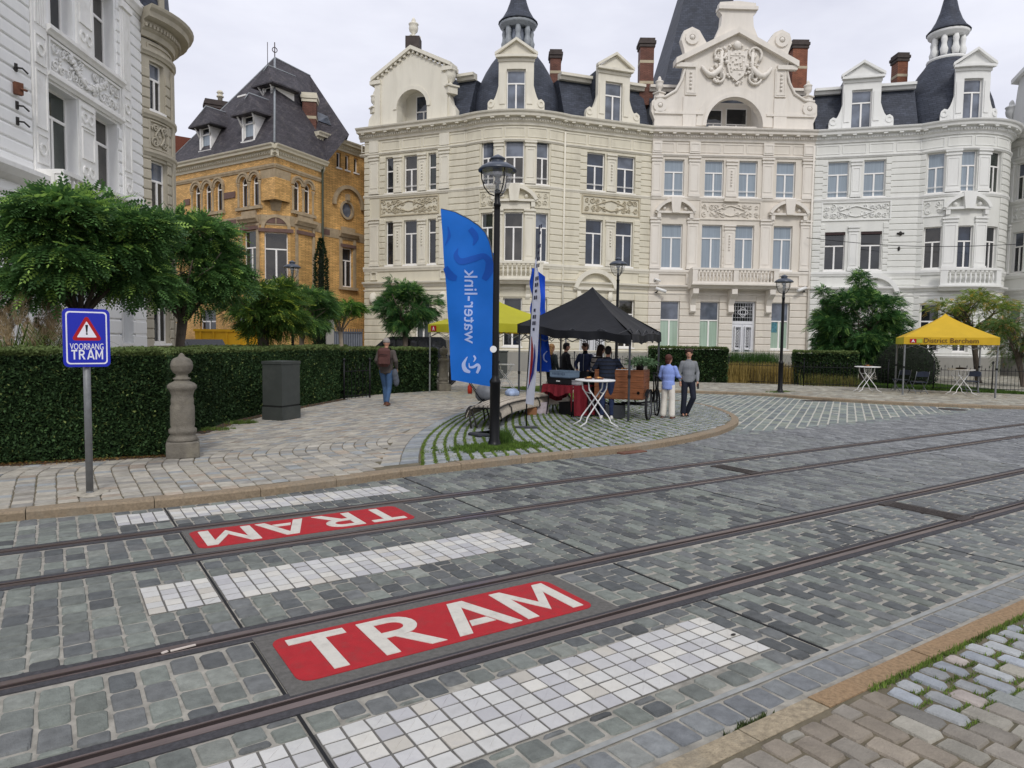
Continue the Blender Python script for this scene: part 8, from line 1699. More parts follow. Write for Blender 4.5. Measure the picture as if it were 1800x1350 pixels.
rw = kp(bw+.1, 1.25, .43); wheel(rw, (kx3*.55+ky3*.35).normalized().cross(Vector((0, 0, 1))).cross(Vector((0, 0, 1)))*1.0 if False else Vector((kx.x*.9+ky.x*.35, kx.y*.9+ky.y*.35, 0)), .33, CBK, fat=.02)
m = MB(); hb = kp(bw+.08, .85, 1.12); m.tube([rw, rw+(hb-rw)*.55+Vector((0, 0, .25)), hb], .018, 6); m.tube([rw, kp(bw+.05, 1.0, .45), kp(bw+.08, .9, .85)], .018, 6); m.tube([kp(bw+.08, .95, .5), hb], .018, 6); m.tube([hb-kx3*.25, hb+Vector((0, 0, .03)), hb+kx3*.25], .014, 6); m.tube([kp(bw+.1, 1.3, .5), kp(bw+.1, 1.35, 1.0)], .016, 6); m.build('bike_frame', BLK, CBK)
m = MB(); p = kp(bw+.1, 1.36, 1.03); m.ell(p, (.12, .08, .045), 10, 6); m.build('saddle', BLK, CBK)
q = kp(.45, .2, 0); m = MB(); m.bbox((q.x, q.y, .26), (.4, .35, .3), rzk, .01); solo(m, 'box', mat('dark grey tub', '#35383b', rough=.7), 'dark grey tub standing below the wooden box of the cargo tricycle', 'box')
# leafy plant, glasses and trays on the counter
pc_ = kp(bw-.12, .2, z1_+.03); PLT = thing('potted_plant', 'leafy green pot plant on the right end of the wooden counter', 'plant', tuple(pc_)); m = MB(); m.lathe(pc_, [(.08, 0), (.1, .14), (.105, .15), (.09, .15)], 12); m.build('pot', bcr, PLT)
n = 420; v = rng.normal(size=(n, 3)); v[:, 2] = np.abs(v[:, 2])*.7; P = np.array(pc_)+np.array([.06, .02, .12])+v*np.array([.14, .12, .1]); D = v+rng.normal(0, .5, (n, 3)); D[:, 2] -= .2; T = np.array([[0, 0, 0], [.045, .02, .008], [.1, 0, -.01], [.045, -.02, .008]]); V = scatter(T, P, D, rng.normal(0, .7, n), rng.uniform(.6, 1.2, n)); kk = rng.random((n, 1)); fastmesh('leaves', V, np.arange(len(V)).reshape(-1, 4), LEAF, PLT, col=np.repeat(np.array(lin('#33502f'))*(1-kk)+np.array(lin('#83a07a'))*kk, 4, 0))
GLS_ = mat('drinking glass', '#aab6bb', rough=.1, var=.1, spec=.8)
m = MB(); m.lathe(kp(.78, .3, z1_+.03), [(.022, 0), (.028, .1), (.026, .1)], 10); solo(m, 'drinking_glass', GLS_, 'single glass on the wooden counter, left of the pot plant', 'glass')
p = kp(.62, .12, z1_+.03); foodtray('food tray on the wooden counter of the cargo tricycle', p.x, p.y, p.z, rzk, .2)
m = MB(); p = kp(.42, .45, z1_+.03)
for i in range(5): m.lathe((p.x+.06*cos(i), p.y+.06*sin(i*2), p.z), [(.03, 0), (.032, .16), (.012, .21), (.012, .25)], 8)
solo(m, 'bottle_cluster', mat('blue white bottles', '#5f77a8', rough=.3), 'cluster of small blue bottles at the back of the wooden counter', 'bottles')
# dark van behind the hedge, parked yellow container, car bonnet
VD = 31.5; v0, v1 = PD(640, VD, 0), PD(786, VD-.4, 0); vx = Vector((v1.x-v0.x, v1.y-v0.y)).normalized(); VL = 4.6; v0 = Vector((v1.x, v1.y))-vx*VL; vy = Vector((-vx.y, vx.x)); VAN = thing('dark_van', 'dark grey van parked behind the hedge under the ball-shaped tree', 'van', (v1.x, v1.y, .0)); VP = mat('dark van paint', '#1c1f24', rough=.25, var=.05, spec=.6)
vf = Fr(v0, (v1.x, v1.y)); prof = [(0, .45), (0, .95), (.25, 1.12), (1.0, 1.28), (1.75, 1.92), (2.1, 1.99), (4.3, 1.99), (4.52, 1.85), (4.6, 1.2), (4.6, .4), (3.9, .35), (.9, .35)]
m = MB(); m.fpoly(vf, [(a, z) for a, z in prof], -1.8, 0); m.build('body', VP, VAN)
for P in ([(1.35, 1.35), (2.2, 1.35), (2.2, 1.82), (1.85, 1.82)], [(2.3, 1.35), (3.2, 1.35), (3.2, 1.82), (2.3, 1.82)], [(3.3, 1.35), (4.35, 1.35), (4.25, 1.82), (3.3, 1.82)]): m = MB(); m.fpoly(vf, P, -.01, .012); m.build('window', GLD, VAN)
for a in (.95, 3.75): c = vf.pt(a, -.05, .34); wheel(Vector(c), Vector((vf.Nn.x, vf.Nn.y, 0)), .27, VAN, fat=.075)
m = MB(); m.fb(vf, 4.6, 4.62, -1.7, -.1, .9, 1.0); m.build('tail_trim', mat('tail light red', '#5d1015', rough=.4), VAN)
YCm = mat('yellow container paint', '#c8980f', rough=.6, var=.15, scale=2, var2=('#94752a', .4, 2)); a, b = PD(343, 37.5), PD(455, 38); cf = Fr(a, b); YC = thing('yellow_container', 'yellow skip container behind the back hedge, in front of the orange house', 'container', (a.x, a.y, 0)); m = MB(); m.fpoly(cf, [(0.15, .1), (cf.L-.15, .1), (cf.L, 2.25), (0, 2.25)], -1.8, 0); m.build('tub', YCm, YC); m = MB(); m.fb(cf, -.04, cf.L+.04, 0, .08, 2.15, 2.28)
for k in range(5): m.fb(cf, .3+k*(cf.L-.6)/4-.05, .3+k*(cf.L-.6)/4+.05, 0, .06, .2, 2.15)
m.build('rim', YCm, YC)
a = PD(322, 30); b = PD(336, 29.5); m = MB(); cf = Fr(a, b); m.fpoly(cf, [(0, .3), (2.2, .3), (2.2, .9), (1.2, 1.0), (.35, 1.75), (0, 1.75)], -1.6, 0); CAR = thing('parked_car', 'dark parked car glimpsed between the beige bay and the orange house', 'car', (a.x, a.y, 0)); m.build('body', VP, CAR); m = MB(); m.fpoly(cf, [(.1, 1.05), (.95, 1.05), (.4, 1.65), (.1, 1.65)], -.02, .012); m.build('window', GLS, CAR); wheel(Vector(cf.pt(1.4, -.05, .32)), Vector((cf.Nn.x, cf.Nn.y, 0)), .26, CAR, fat=.07)
# grey cabinet by the far kerb
q = G(886, 666, .1); cq = MB(); cq.bbox((q.x, q.y+.3, .1+.62), (.62, .4, 1.24), -YAW, .015); BXC = thing('street_cabinet', 'dark grey utility cabinet seen just right of the near lamp post', 'cabinet', (q.x, q.y, .1)); cq.build('cabinet_body', cabm, BXC); cq = MB(); cq.bbox((q.x, q.y+.3, 1.37), (.7, .48, .06), -YAW, .01); cq.build('lid', cabm, BXC)
hightable('white standing table by the utility cabinet, behind the curved bench', WC(-.25, 25.0), zpx(890, 640, WC(-.2, 25.0))-.1, .33, rot=-YAW+.2)
# ---- iron fences
IRON = mat('black iron', '#121316', rough=.55, var=.2)
def fence(label, p0, p1, h=.95, sp=.125, post=2.4, name='iron_fence', spear=True, knob=False):
    p0, p1 = Vector(p0[:2]), Vector(p1[:2]); L = (p1-p0).length; d = (p1-p0)/L; t = thing(name, label, 'fence', (p0.x, p0.y, .1)); n = max(1, round(L/post)); 
    for k in range(n+1): p = p0+d*(L*k/n); m = MB(); m.tube([(p.x, p.y, .1), (p.x, p.y, .1+h*1.12)], .026, 8); m.ell((p.x, p.y, .1+h*1.12+.03), (.045, .045, .05), 8, 6); m.build('post', IRON, t)
    for k in range(n):
        a, b = p0+d*(L*k/n), p0+d*(L*(k+1)/n); m = MB(); l = (b-a).length; c = int(l/sp)
        for z in (.2, .1+h*.82): m.box(((a.x+b.x)/2, (a.y+b.y)/2, z), (l, .03, .022), math.atan2(d.y, d.x))
        for i in range(1, c): q = a+d*(l*i/c); hh_ = h*(1 if i % 2 else .9); m.tube([(q.x, q.y, .12), (q.x, q.y, .1+hh_-.06)], .008, 5, sm=False); m.tube([(q.x, q.y, .1+hh_-.07), (q.x, q.y, .1+hh_-.03), (q.x, q.y, .1+hh_+.04)], [.008, .019, .002], 5)
        m.build('railing', IRON, t)
    return t
fence('black spear-topped iron fence in front of the double door, left of the far lamp post', G(1280, 672, .1), G(1412, 678.5, .1), 1.0)
fence('black iron fence from the far lamp post to behind the yellow tent', G(1412, 678.5, .1), G(1560, 683, .1), 1.0)
fence('black iron fence with the lawn behind it at the right edge', G(1640, 685.5, .1), G(1850, 691, .1), 1.0)
fence('black iron fence behind the black tent and its customers', G(948, 656, .1), G(1143, 664, .1), 1.05)
fence('short black iron fence section in front of the walkers hedge, on the left', G(600, 703, .1)+Vector((.1, .05)), G(650, 699, .1), 1.0)
fence('small iron gate post railing beside the far stone bollard', G(778, 684, .1)+Vector((.6, .6)), G(800, 672, .1), 1.0, knob=True)
# garden gate beside the orange house
a, b = PD(574, 40.2), PD(588, 40.4); gf = Fr(a, b); GW = thing('gate_pillar', 'grey rendered wall stub left of the iron gate by the orange house', 'wall', (a.x, a.y, .0)); m = MB(); m.fb(gf, 0, gf.L, -.5, 0, 0, 3.0); m.fb(gf, -.06, gf.L+.06, -.56, .06, 3.0, 3.15); m.build('wall', greyp, GW)
a, b = PD(588, 40.4), PD(637, 41.5); gf = Fr(a, b); GT = thing('iron_gate', 'tall grey iron gate between the orange house and the cream house', 'gate', (a.x, a.y, .0)); m = MB()
for k in range(13): m.fb(gf, gf.L*k/12-.02, gf.L*k/12+.02, -.03, 0, .15, 2.45)
m.fb(gf, 0, gf.L, -.04, .01, .3, .38); m.fb(gf, 0, gf.L, -.04, .01, 2.2, 2.28); m.build('gate_bars', mat('slate grey iron', '#4a4f58', rough=.5), GT); m = MB(); m.fb(gf, 0, gf.L, -.06, -.045, .2, 2.2); m.build('gate_sheet', mat('gate sheet', '#70757d', rough=.6), GT)
# cctv cameras on the central house
for (px, py, lb_, s) in ((1152, 513, 'white security camera on the left corner of the central house', 1), (1150, 494, 'small white security camera just above the larger left one', .6), (1411, 512, 'white security camera at the right corner of the central house', -1)):
    u_ = F3.u(px, py); z_ = zat(px, py, F3.pt(u_, 0, 0)[:2]); t = thing('security_camera', lb_, 'camera', F3.pt(u_, .1, z_)); m = MB(); k_ = abs(s); sg_ = 1 if s > 0 else -1; m.tube([F3.pt(u_, .02, z_-.05), F3.pt(u_, .25*k_, z_-.05), F3.pt(u_+.12*sg_*k_, .3*k_, z_+.1*k_)], .04*k_, 6); m.build('bracket', BLK, t); m = MB(); m.tube([F3.pt(u_-.05*sg_, .3*k_, z_+.2*k_), F3.pt(u_+.55*sg_*k_, .5*k_, z_-.02)], .1*k_, 8); m.build('housing', WHT, t)
# posters in the green window, street ironwork, wires
m = MB(); 
pz = F3.pt(7.95, -.15, 2.9); m.fb(F3, 7.85, 8.2, -.19, -.185, 2.6, 3.3); p_ = thing('window_poster', 'blue green poster in the right ground floor window of the central house', 'poster', pz); m.build('sheet', mat('poster print', '#4a7a86', rough=.7, var=.5, scale=9), p_)
CI = mat('cast iron cover', '#47413e', rough=.7, var=.25, scale=20, bump=.8, bscale=70, metal=.2)
def cover(label, px, py, w_, d_, rz=0, round_=False):
    q = G(px, py, 0); m = MB()
    if round_: m.lathe((q.x, q.y, -.002), [(w_/2, 0), (w_/2, .014), (.001, .014)], 24)
    else:
        m.box((q.x, q.y, .006), (w_, d_, .018), rz)
        for k in range(int(w_/.06)): o_ = -w_/2+.03+k*.06; m.box((q.x+o_*cos(rz), q.y+o_*sin(rz), .016), (.025, d_*.8, .008), rz)
    solo(m, 'drain_cover', CI, label, 'drain cover')
cover('iron drain plate between the nearest pair of rails at the right', 1625, 899, .28, .9, 0); cover('round manhole cover in the side street, right', 1675, 720, .75, .75, 0, True); cover('flat iron grating by the far kerb of the side street', 1437, 705, .9, .35, -.5); cover('dark iron plate between the far rails right of the crossing', 1293, 826, .25, .75, 0)
q = G(1120, 798, 0); m = MB(); m.box((q.x, q.y+.12, .01), (.55, .16, .03), .03); solo(m, 'drain_cover', mat('rusty drain', '#6b4a3c', rough=.8, var=.3), 'rusty gully grate against the island kerb', 'drain cover')
m = MB(); A = PD(1418, 42.5, 8.4); Bq = PD(1830, 38, 7.6); m.tube([A.lerp(Bq, i/12)-Vector((0, 0, .35*sin(PI*i/12))) for i in range(13)], .018, 5); solo(m, 'overhead_cable', BLK, 'thin dark cable strung in front of the white house', 'cable')
m = MB(); q = G(322, 1141, 0); m.box((q.x, q.y, .008), (.14, .018, .006), .1); m.box((q.x-.1, q.y-.008, .009), (.035, .02, .006), .4); solo(m, 'litter', mat('pale wrapper', '#c9beb4', rough=.6), 'scrap of pale wrapper caught in the tram rail groove', 'litter')
m = MB(); q = G(1289, 1118, 0); m.ell((q.x, q.y, .011), (.022, .012, .004), 8, 4); solo(m, 'fallen_leaf', mat('dark leaf', '#2a2624', rough=.8), 'single dark fallen leaf on the nearest white bar', 'leaf')
# ================================================================== PEOPLE
SK = mat('skin', '#b98a72', rough=.55, var=.08, scale=12); SK2 = mat('skin darker', '#9c6f58', rough=.55, var=.08, scale=12)
def cloth(n, c, **k): return mat(n, c, rough=.85, var=k.get('var', .14), scale=k.get('scale', 9), bump=.35, bscale=k.get('bs', 22))
class Pose: pass
def rmesh(mb, name, matr, parent, vox, smooth=2):
    o = mb.build(name, matr, parent, local=True); a = o.modifiers.new('remesh', 'REMESH'); a.mode = 'VOXEL'; a.voxel_size = vox; a.use_smooth_shade = True
    if smooth: b = o.modifiers.new('smooth', 'SMOOTH'); b.factor = .5; b.iterations = smooth
    return o
def person(label, q, face, H=1.75, w=1.0, feet=((-.11, .0), (.11, .0)), knees=None, arms=None, skin=SK, top=None, legs=None, shoe=None, hair=None, hairm=None, lean=0, head=0.0, wide=0, long_top=0, hips=0, z0=.1, topkind=None, tilt=0, eyes=False, stripes=None, heel=(0, 0)):
    """built standing at the origin looking along +y, then turned; arms: ((elbow),(wrist)) for left(-x) and right(+x)"""
    s = H/1.76; t = thing('person', label, 'person', (q.x, q.y, z0), rz=math.atan2(face.y, face.x)-PI/2)
    V = lambda x, y, z: Vector((x*s, (y+lean*max(0, z-.9))*s, z*s))
    arms = arms or (((-.25, -.02, 1.16), (-.24, .08, .92)), ((.25, -.02, 1.16), (.24, .08, .92)))
    hipL, hipR = V(-.09, hips, .9), V(.09, hips, .9); ft = [V(feet[0][0], feet[0][1], .08+heel[0]), V(feet[1][0], feet[1][1], .08+heel[1])]
    kn = [(hipL+ft[0])/2+V(0, .035, .02), (hipR+ft[1])/2+V(0, .035, .02)] if knees is None else [V(*knees[0]), V(*knees[1])]
    sh = [V(-.16*w, 0, 1.405), V(.16*w, 0, 1.405)]; hd = V(0, .02, 1.635); hr = Matrix.Rotation(head, 3, 'Z') @ Matrix.Rotation(tilt, 3, 'X'); HP = lambda x, y, z: hd+hr @ Vector((x*s, y*s, z*s))
    b = MB(); b.caps(V(0, -.01, 1.42), HP(0, -.01, -.06), .055*s, .05*s, 10); b.ell(hd, (.075*s, .093*s, .112*s), 16, 12, hr); b.ell(HP(0, .02, -.055), (.056*s, .066*s, .06*s), 12, 8, hr); b.ell(HP(0, .098, -.005), (.013*s, .02*s, .022*s), 8, 6, hr); b.ell(HP(0, .085, .02), (.05*s, .015*s, .012*s), 8, 6, hr); b.ell(HP(0, .088, -.05), (.022*s, .012*s, .01*s), 8, 6, hr)
    for e in (-1, 1): b.ell(HP(e*.077, -.005, -.005), (.012*s, .022*s, .03*s), 8, 6, hr)
    b.ell(V(0, 0, 1.25), (.13*s, .09*s, .2*s)); b.ell(V(0, hips, .98), (.13*s, .09*s, .18*s)); b.caps(sh[0], sh[1], .045*s, .045*s)
    for i in (0, 1):
        el, wr = V(*arms[i][0]), V(*arms[i][1]); b.caps(sh[i], el, .042*s, .034*s); b.caps(el, wr, .034*s, .024*s); d = (wr-el).normalized(); side = Vector((1, 0, 0)) if abs(d.x) < .8 else Vector((0, 1, 0)); nrm = d.cross(side).normalized(); sd = nrm.cross(d).normalized(); pm = wr+d*.045*s; b.ell(pm, (.026*s, .034*s, .045*s), 10, 8, Vector((0, 0, 1)).rotation_difference(d).to_matrix())
        for f_, (o_, ln_) in enumerate(((-.024, .055), (-.008, .065), (.008, .06), (.023, .048))): p1 = pm+d*.035*s+nrm.cross(d)*o_*s; p2 = p1+d*ln_*.5*s+nrm*.006*s; p3 = p2+d*ln_*.4*s+nrm*.02*s; b.caps(p1, p2, .0085*s, .008*s, 6); b.caps(p2, p3, .008*s, .007*s, 6)
        p1 = pm-d*.01*s+nrm.cross(d)*-.026*s; b.caps(p1, p1+nrm*.03*s+d*.025*s, .01*s, .009*s, 6); b.caps(p1+nrm*.03*s+d*.025*s, p1+nrm*.04*s+d*.05*s, .009*s, .007*s, 6)
        b.caps([hipL, hipR][i], kn[i], .07*s, .048*s); b.caps(kn[i], ft[i], .048*s, .034*s); b.caps(ft[i], ft[i]+V(0, .1, -.045)-V(0, 0, 0), .032*s, .026*s)
    rmesh(b, 'body', skin, t, .0085*s, 1)
    m = MB(); m.ell(V(0, -.0, 1.29), (.172*w*s, .118*w*s, .19*s), 16, 10); m.ell(V(0, .01, 1.1), (.155*w*s, .118*w*s, .2*s), 16, 10); m.caps(sh[0]-V(0, 0, .015), sh[1]-V(0, 0, .015), .06*s, .06*s); m.lathe(V(0, hips, .9-long_top), [(.165*w*s, 0), (.172*w*s, .06*s), (.16*w*s, .22*s)], 16, fl=lambda g: 1-.25*abs(sin(g)))
    m.caps(V(0, -.01, 1.4), V(0, .0, 1.47), .075*s, .06*s); m.ell(V(0, hips, .99-long_top*.5), (.168*w*s, .125*w*s, .17*s), 14, 10); m.ell(V(0, hips*.5, 1.16), (.166*w*s, .118*w*s, .17*s), 14, 10)
    for i in (0, 1): el, wr = V(*arms[i][0]), V(*arms[i][1]); m.caps(sh[i]-V(0, 0, .015), el, .062*w*s, .052*w*s); m.caps(el, el.lerp(wr, .93), .055*w*s, .04*w*s)
    to = rmesh(m, 'top', top, t, .012*s, 7)
    m = MB(); m.ell(V(0, hips, .93), (.158*w*s, .112*w*s, .13*s), 14, 10)
    for i in (0, 1):
        hp = [hipL, hipR][i]; m.caps(hp, kn[i], .092*s*w, (.066+wide*.5)*s); m.caps(kn[i], kn[i].lerp(ft[i], .93), (.064+wide*.5)*s, (.05+wide)*s)
    rmesh(m, 'trousers', legs, t, .012*s, 5)
    for i in (0, 1):
        m = MB(); f = ft[i]; g_ = .1 if i else -.1; m.caps(f+V(0, -.03, -.045), f+V(g_*.3, .12, -.055), .038*s, .034*s, 10); m.caps(f, f+V(0, .05, -.03), .045*s, .035*s, 8); m.box(f+V(g_*.15, .045, -.075), (.085*s, .25*s, .02*s)); rmesh(m, 'shoe', shoe, t, .011*s, 1)
    if hair:
        m = MB()
        if hair == 'short': m.ell(HP(0, -.012, .03), (.085*s, .1*s, .1*s), 14, 10, hr); m.ell(HP(0, .03, .085), (.07*s, .07*s, .035*s), 12, 8, hr); m.ell(HP(0, -.05, -.02), (.075*s, .06*s, .07*s), 10, 8, hr)
        elif hair == 'fringe': 
            m.ell(HP(0, -.015, .04), (.095*s, .105*s, .1*s), 14, 10, hr)
            for k in range(14): g = -1.5+3.0*k/13; m.ell(HP(.082*sin(g), .075*cos(g), .078+.01*sin(k*2.3)), (.024*s, .024*s, .034*s), 8, 6, hr)
            m.ell(HP(0, -.05, -.02), (.08*s, .06*s, .08*s), 10, 8, hr)
        elif hair == 'bob': m.ell(HP(0, -.02, .03), (.1*s, .108*s, .105*s), 14, 10, hr); m.ell(HP(0, -.055, -.06), (.088*s, .06*s, .09*s), 12, 8, hr)
        elif hair == 'long': m.ell(HP(0, -.02, .03), (.093*s, .105*s, .102*s), 14, 10, hr); m.ell(HP(0, -.075, -.13), (.1*s, .055*s, .2*s), 12, 8, hr); m.ell(HP(0, -.09, -.27), (.085*s, .045*s, .14*s), 12, 8, hr)
        elif hair == 'cap': m.lathe(HP(0, -.01, .0), [(.088*s, 0), (.095*s, .02*s), (.09*s, .07*s), (.06*s, .115*s), (.01, .128*s)], 16)
        elif hair == 'bald': m.ell(HP(0, -.03, .01), (.082*s, .09*s, .09*s), 14, 10, hr)
        rmesh(m, 'beanie' if hair == 'cap' else 'hair', hairm, t, .01*s, 1)
    if eyes:
        for e in (-1, 1): m = MB(); m.ell(HP(e*.032, .083, .012), (.011*s, .008*s, .007*s), 8, 6, hr); m.build('eye', mat('eye', '#1c1512', rough=.3), t, local=True)
        m = MB(); m.ell(HP(0, .094, -.05), (.02*s, .006*s, .005*s), 8, 6, hr); m.build('mouth', mat('lips', '#8c4f48', rough=.6), t, local=True)
    return t, V, HP, s
toCam = lambda q: (-Vector((q.x, q.y))).normalized(); rot2 = lambda v, a: Vector((v.x*cos(a)-v.y*sin(a), v.x*sin(a)+v.y*cos(a)))
NAVY = cloth('navy trousers', '#1a1e2b'); WHSH = mat('white trainers', '#cfcdc9', rough=.6); BRSH = mat('brown leather', '#5a3626', rough=.6); DKSH = mat('dark shoes', '#24211f', rough=.6)
brn = mat('brown hair', '#3a261c', rough=.7, var=.4, scale=30, bump=.6, bscale=60); auburn = mat('auburn hair', '#4c271d', rough=.7, var=.4, scale=30, bump=.6, bscale=60); blackh = mat('black hair', '#161210', rough=.7, var=.4, scale=30, bump=.5, bscale=60); blond = mat('dark blond hair', '#84623c', rough=.7, var=.45, scale=30, bump=.6, bscale=60)
# walker
q = G(679, 713, .1); q = Vector((q.x, q.y)); H_ = zpx(679, 594, q)-.1; print('walker', H_); fa = rot2(-toCam(q), -.25)
t, V, HP, s = person('person walking away past the hedge in blue jeans, grey jacket and pale beanie', q, fa, H_, 1.12, feet=((-.06, .16), (.07, -.2)), knees=((-.08, .17, .5), (.08, -.0, .48)), arms=(((-.24, -.08, 1.18), (-.2, .08, 1.02)), ((.27, -.1, 1.17), (.26, .04, .98))), top=cloth('grey brown jacket', '#4e4743'), legs=cloth('blue jeans', '#3f5a7c'), shoe=BRSH, hair='cap', hairm=cloth('pale beanie', '#8d8782'), long_top=.05, heel=(0, .03), wide=.008)
# backpack worn on the back: a thing of its own
def backpack(label, q, fa, s, z, col, w_=.32, h=.48, d=.2, y=-.2, z0=.1, x=0.0):
    R2_ = Vector((fa.y, -fa.x)); c = Vector((q.x, q.y))+fa*(y*s)+R2_*(x*s); t = thing('backpack', label, 'backpack', (c.x, c.y, z), rz=math.atan2(fa.y, fa.x)-PI/2); m = MB(); m.bbox((0, 0, h/2), (w_, d, h), 0, .07); bm_ = cloth('backpack '+col, col, bs=14); rmesh(m, 'bag', bm_, t, .014, 2)
    m = MB(); m.bbox((0, -d*.52, h*.32), (w_*.78, .07, h*.42), 0, .03); m.build('front_pocket', bm_, t, local=True); m = MB(); m.tube([(-w_*.36, -d*.52, h*.62), (0, -d*.56, h*.64), (w_*.36, -d*.52, h*.62)], .006, 5); m.build('zip', BLK, t, local=True)
    for e in (-1, 1): m = MB(); m.tube([(e*w_*.33, d*.35, h*.15), (e*w_*.42, d*.7, h*.3), (e*w_*.42, d*1.3, h*.75), (e*w_*.33, d*1.05, h*1.0), (e*w_*.28, d*.3, h*.98)], .016, 6); m.build('strap', BLK, t, local=True)
    return t
backpack('brown backpack on the back of the person walking past the hedge', q, fa, s, .1+1.02*s, '#553733', .33, .5, .2, y=-.24)
R2_ = Vector((fa.y, -fa.x)); c = q+R2_*.23*s-fa*.02; m = MB()
for k in range(3): m.ell((c.x+.02*k, c.y, .95-.1*k), (.08, .1, .14), 8, 6)
solo(m, 'jacket', cloth('tied grey jacket', '#555a63'), 'grey jacket hanging at the right hip of the walking person', 'jacket')
# young man in the grey jumper
q = G(1208, 732, .1); q = Vector((q.x, q.y)); H_ = zpx(1208, 613, q)-.1; print('man', H_); tc = toCam(q)
t, V, HP, s = person('young person in grey jumper and navy trousers facing the camera beside the cargo bike', q, rot2(tc, .12), H_, 1.0, feet=((.02, -.08), (.12, .05)), knees=((-.13, .1, .5), (.1, .06, .48)), hips=.0, arms=(((-.235, -.04, 1.15), (-.225, .06, .92)), ((.235, -.03, 1.15), (.215, .07, .92))), top=cloth('grey wool jumper', '#7a7d80', bs=60), legs=NAVY, shoe=DKSH, hair='fringe', hairm=brn, eyes=True, wide=.022, head=-.2)
m = MB(); c = q+rot2(tc, .12)*.1*s+Vector((rot2(tc, .12).y, -rot2(tc, .12).x))*(-.24*s); m.bbox((c.x, c.y, .1+.8*s), (.07, .02, .13), .3, .006); solo(m, 'phone', BLK, 'small black phone in the hand of the young person in the grey jumper', 'phone')
# person in the blue shirt, back turned
q = G(1173, 735, .1); q = Vector((q.x, q.y)); H_ = zpx(1173, 623, q)-.1; print('woman', H_); fa = rot2(-toCam(q), -.35)
person('person in loose light blue shirt and cream trousers, back to the camera', q, fa, H_, 1.12, feet=((-.13, .0), (.13, -.02)), arms=(((-.245, .02, 1.16), (-.2, .18, 1.02)), ((.255, .05, 1.17), (.24, .27, 1.13))), top=cloth('light blue linen', '#8599d4', var=.08), legs=cloth('cream trousers', '#d8d3c8', var=.06), shoe=BRSH, hair='bob', hairm=auburn, long_top=.1, wide=.04, head=-.5)
# customers under the tent
D5 = 15.9; q = WC((1066-900)/FOC*16.0, 16.0); H_ = zpx(1070, 608, q)-.1; print('puffer', H_); fa = rot2(-toCam(q), -.15)
puf = cloth('navy quilted jacket', '#161c2a'); 
def wave_bands(m_, sc, c1, c2, lo, hi):            # horizontal colour bands, for woven stripes and for quilting
    t = m_.node_tree; b = t.nodes['Principled BSDF']; tc_ = N(t, 'ShaderNodeTexCoord'); wv = N(t, 'ShaderNodeTexWave'); wv.bands_direction = 'Z'; wv.inputs['Scale'].default_value = sc; wv.inputs['Distortion'].default_value = .4; t.links.new(tc_.outputs['Object'], wv.inputs[0]); r_ = N(t, 'ShaderNodeValToRGB'); r_.color_ramp.elements[0].position = lo; r_.color_ramp.elements[1].position = hi; r_.color_ramp.elements[0].color = (*lin(c1), 1); r_.color_ramp.elements[1].color = (*lin(c2), 1); t.links.new(wv.outputs['Fac'], r_.inputs[0]); t.links.new(r_.outputs[0], b.inputs['Base Color']); return m_
wave_bands(puf, 3.6, '#0b0e16', '#1b2334', .0, .5)  # quilt creases darkened in the colour, as soft bands
person('stout person in navy quilted jacket and white trainers at the counter, back turned', q, fa, H_, 1.28, feet=((-.12, 0), (.12, .03)), arms=(((-.33, .06, 1.2), (-.2, .28, 1.12)), ((.34, .08, 1.2), (.24, .3, 1.14))), top=puf, legs=cloth('dark blue jeans', '#202c4a'), shoe=WHSH, hair='short', hairm=blackh, skin=SK2, lean=.06, wide=.01)
q = WC((1046-900)/FOC*16.6, 16.6); H_ = zpx(1052, 609, q)-.1; print('stripe', H_); fa = rot2(-toCam(q), -.75); stp = wave_bands(cloth('striped jumper', '#9d9289'), 2.6, '#a2978d', '#1d1a1c', .8, .86)
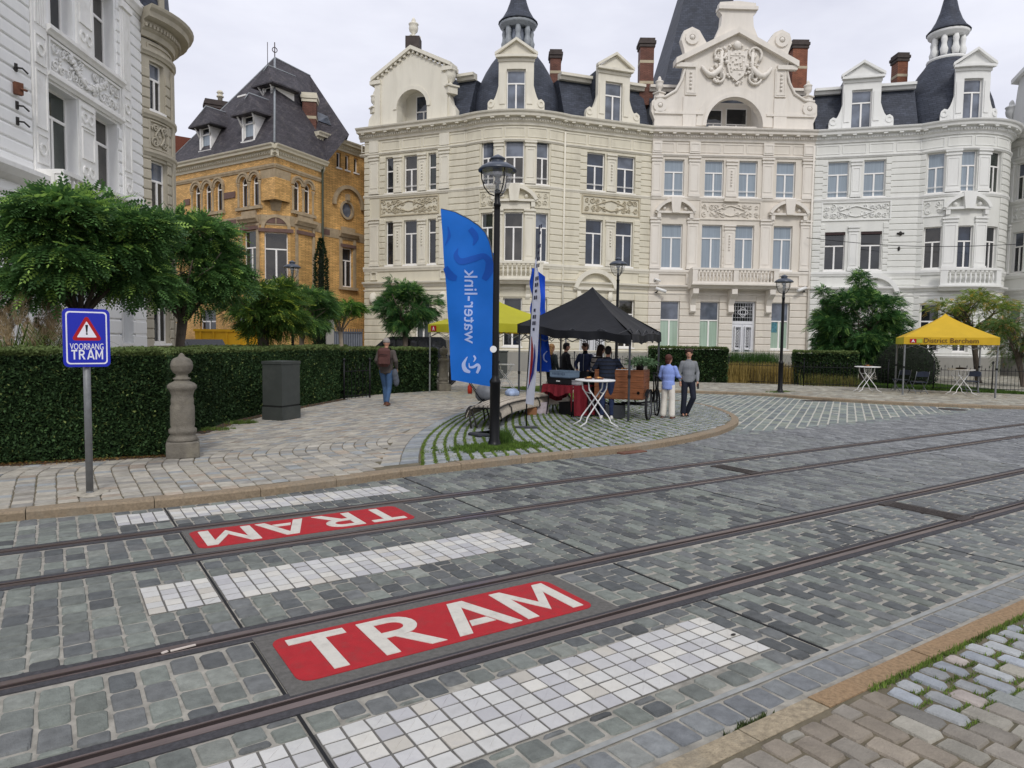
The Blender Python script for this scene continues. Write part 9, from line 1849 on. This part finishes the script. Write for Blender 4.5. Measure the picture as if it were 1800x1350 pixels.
person('person in beige jumper with dark stripes leaning over the counter', q, fa, H_+.05, 1.1, feet=((-.12, -.05), (.12, -.05)), arms=(((-.28, .12, 1.12), (-.16, .34, 1.02)), ((.28, .1, 1.12), (.18, .34, 1.05))), top=stp, legs=cloth('black trousers', '#17171a'), shoe=DKSH, hair='long', hairm=brn, lean=.22, long_top=.05)
q = WC((1027-900)/FOC*19.2, 19.2); H_ = zpx(1031, 602, q)-.1; print('vest', H_); fa = rot2(toCam(q), -.35); vst = cloth('navy body warmer', '#2a3350')
t, V, HP, s = person('person in navy body warmer with grey zip standing behind the counter, facing left', q, fa, H_, 1.03, arms=(((-.26, .04, 1.16), (-.18, .2, 1.0)), ((.26, .04, 1.16), (.16, .2, 1.02))), top=vst, legs=NAVY, shoe=DKSH, hair='short', hairm=brn, eyes=True, head=-.75)
m = MB(); m.tube([V(0, .12, 1.44), V(0, .137, 1.3), V(0, .14, 1.1), V(0, .135, .95)], .009, 5); m.build('zip', mat('grey zip', '#8d9196', rough=.5), t, local=True); m = MB(); m.lathe(V(0, -.0, 1.44), [(.075*s, 0), (.066*s, .06*s), (.06*s, .09*s)], 14); m.build('collar', mat('black roll neck', '#101114', rough=.9), t, local=True)
q = WC((993-900)/FOC*19.6, 19.6); H_ = zpx(995, 602, q)-.1; print('black', H_); fa = rot2(-toCam(q), -1.25)
person('person in black hooded jacket with glasses, in profile facing right, under the black tent', q, fa, H_, 1.12, arms=(((-.27, .05, 1.16), (-.2, .2, 1.02)), ((.27, .02, 1.14), (.22, .16, .95))), top=cloth('black hooded jacket', '#17171b'), legs=NAVY, shoe=DKSH, hair='short', hairm=blackh)
q = WC((968-900)/FOC*20.2, 20.2); H_ = zpx(970, 604, q)-.1; print('blond', H_); fa = rot2(-toCam(q), -.8)
t, V, HP, s = person('person with long blond hair and dark green jacket, back turned, left of the others', q, fa, H_, 1.02, top=cloth('dark green grey jacket', '#2c3434'), legs=cloth('black trousers', '#17171a'), shoe=DKSH, hair='long', hairm=blond)
backpack('black and olive backpack on the person with long blond hair', q, fa, s, .1+.98*s, '#211f1b', .3, .42, .17, y=-.22)
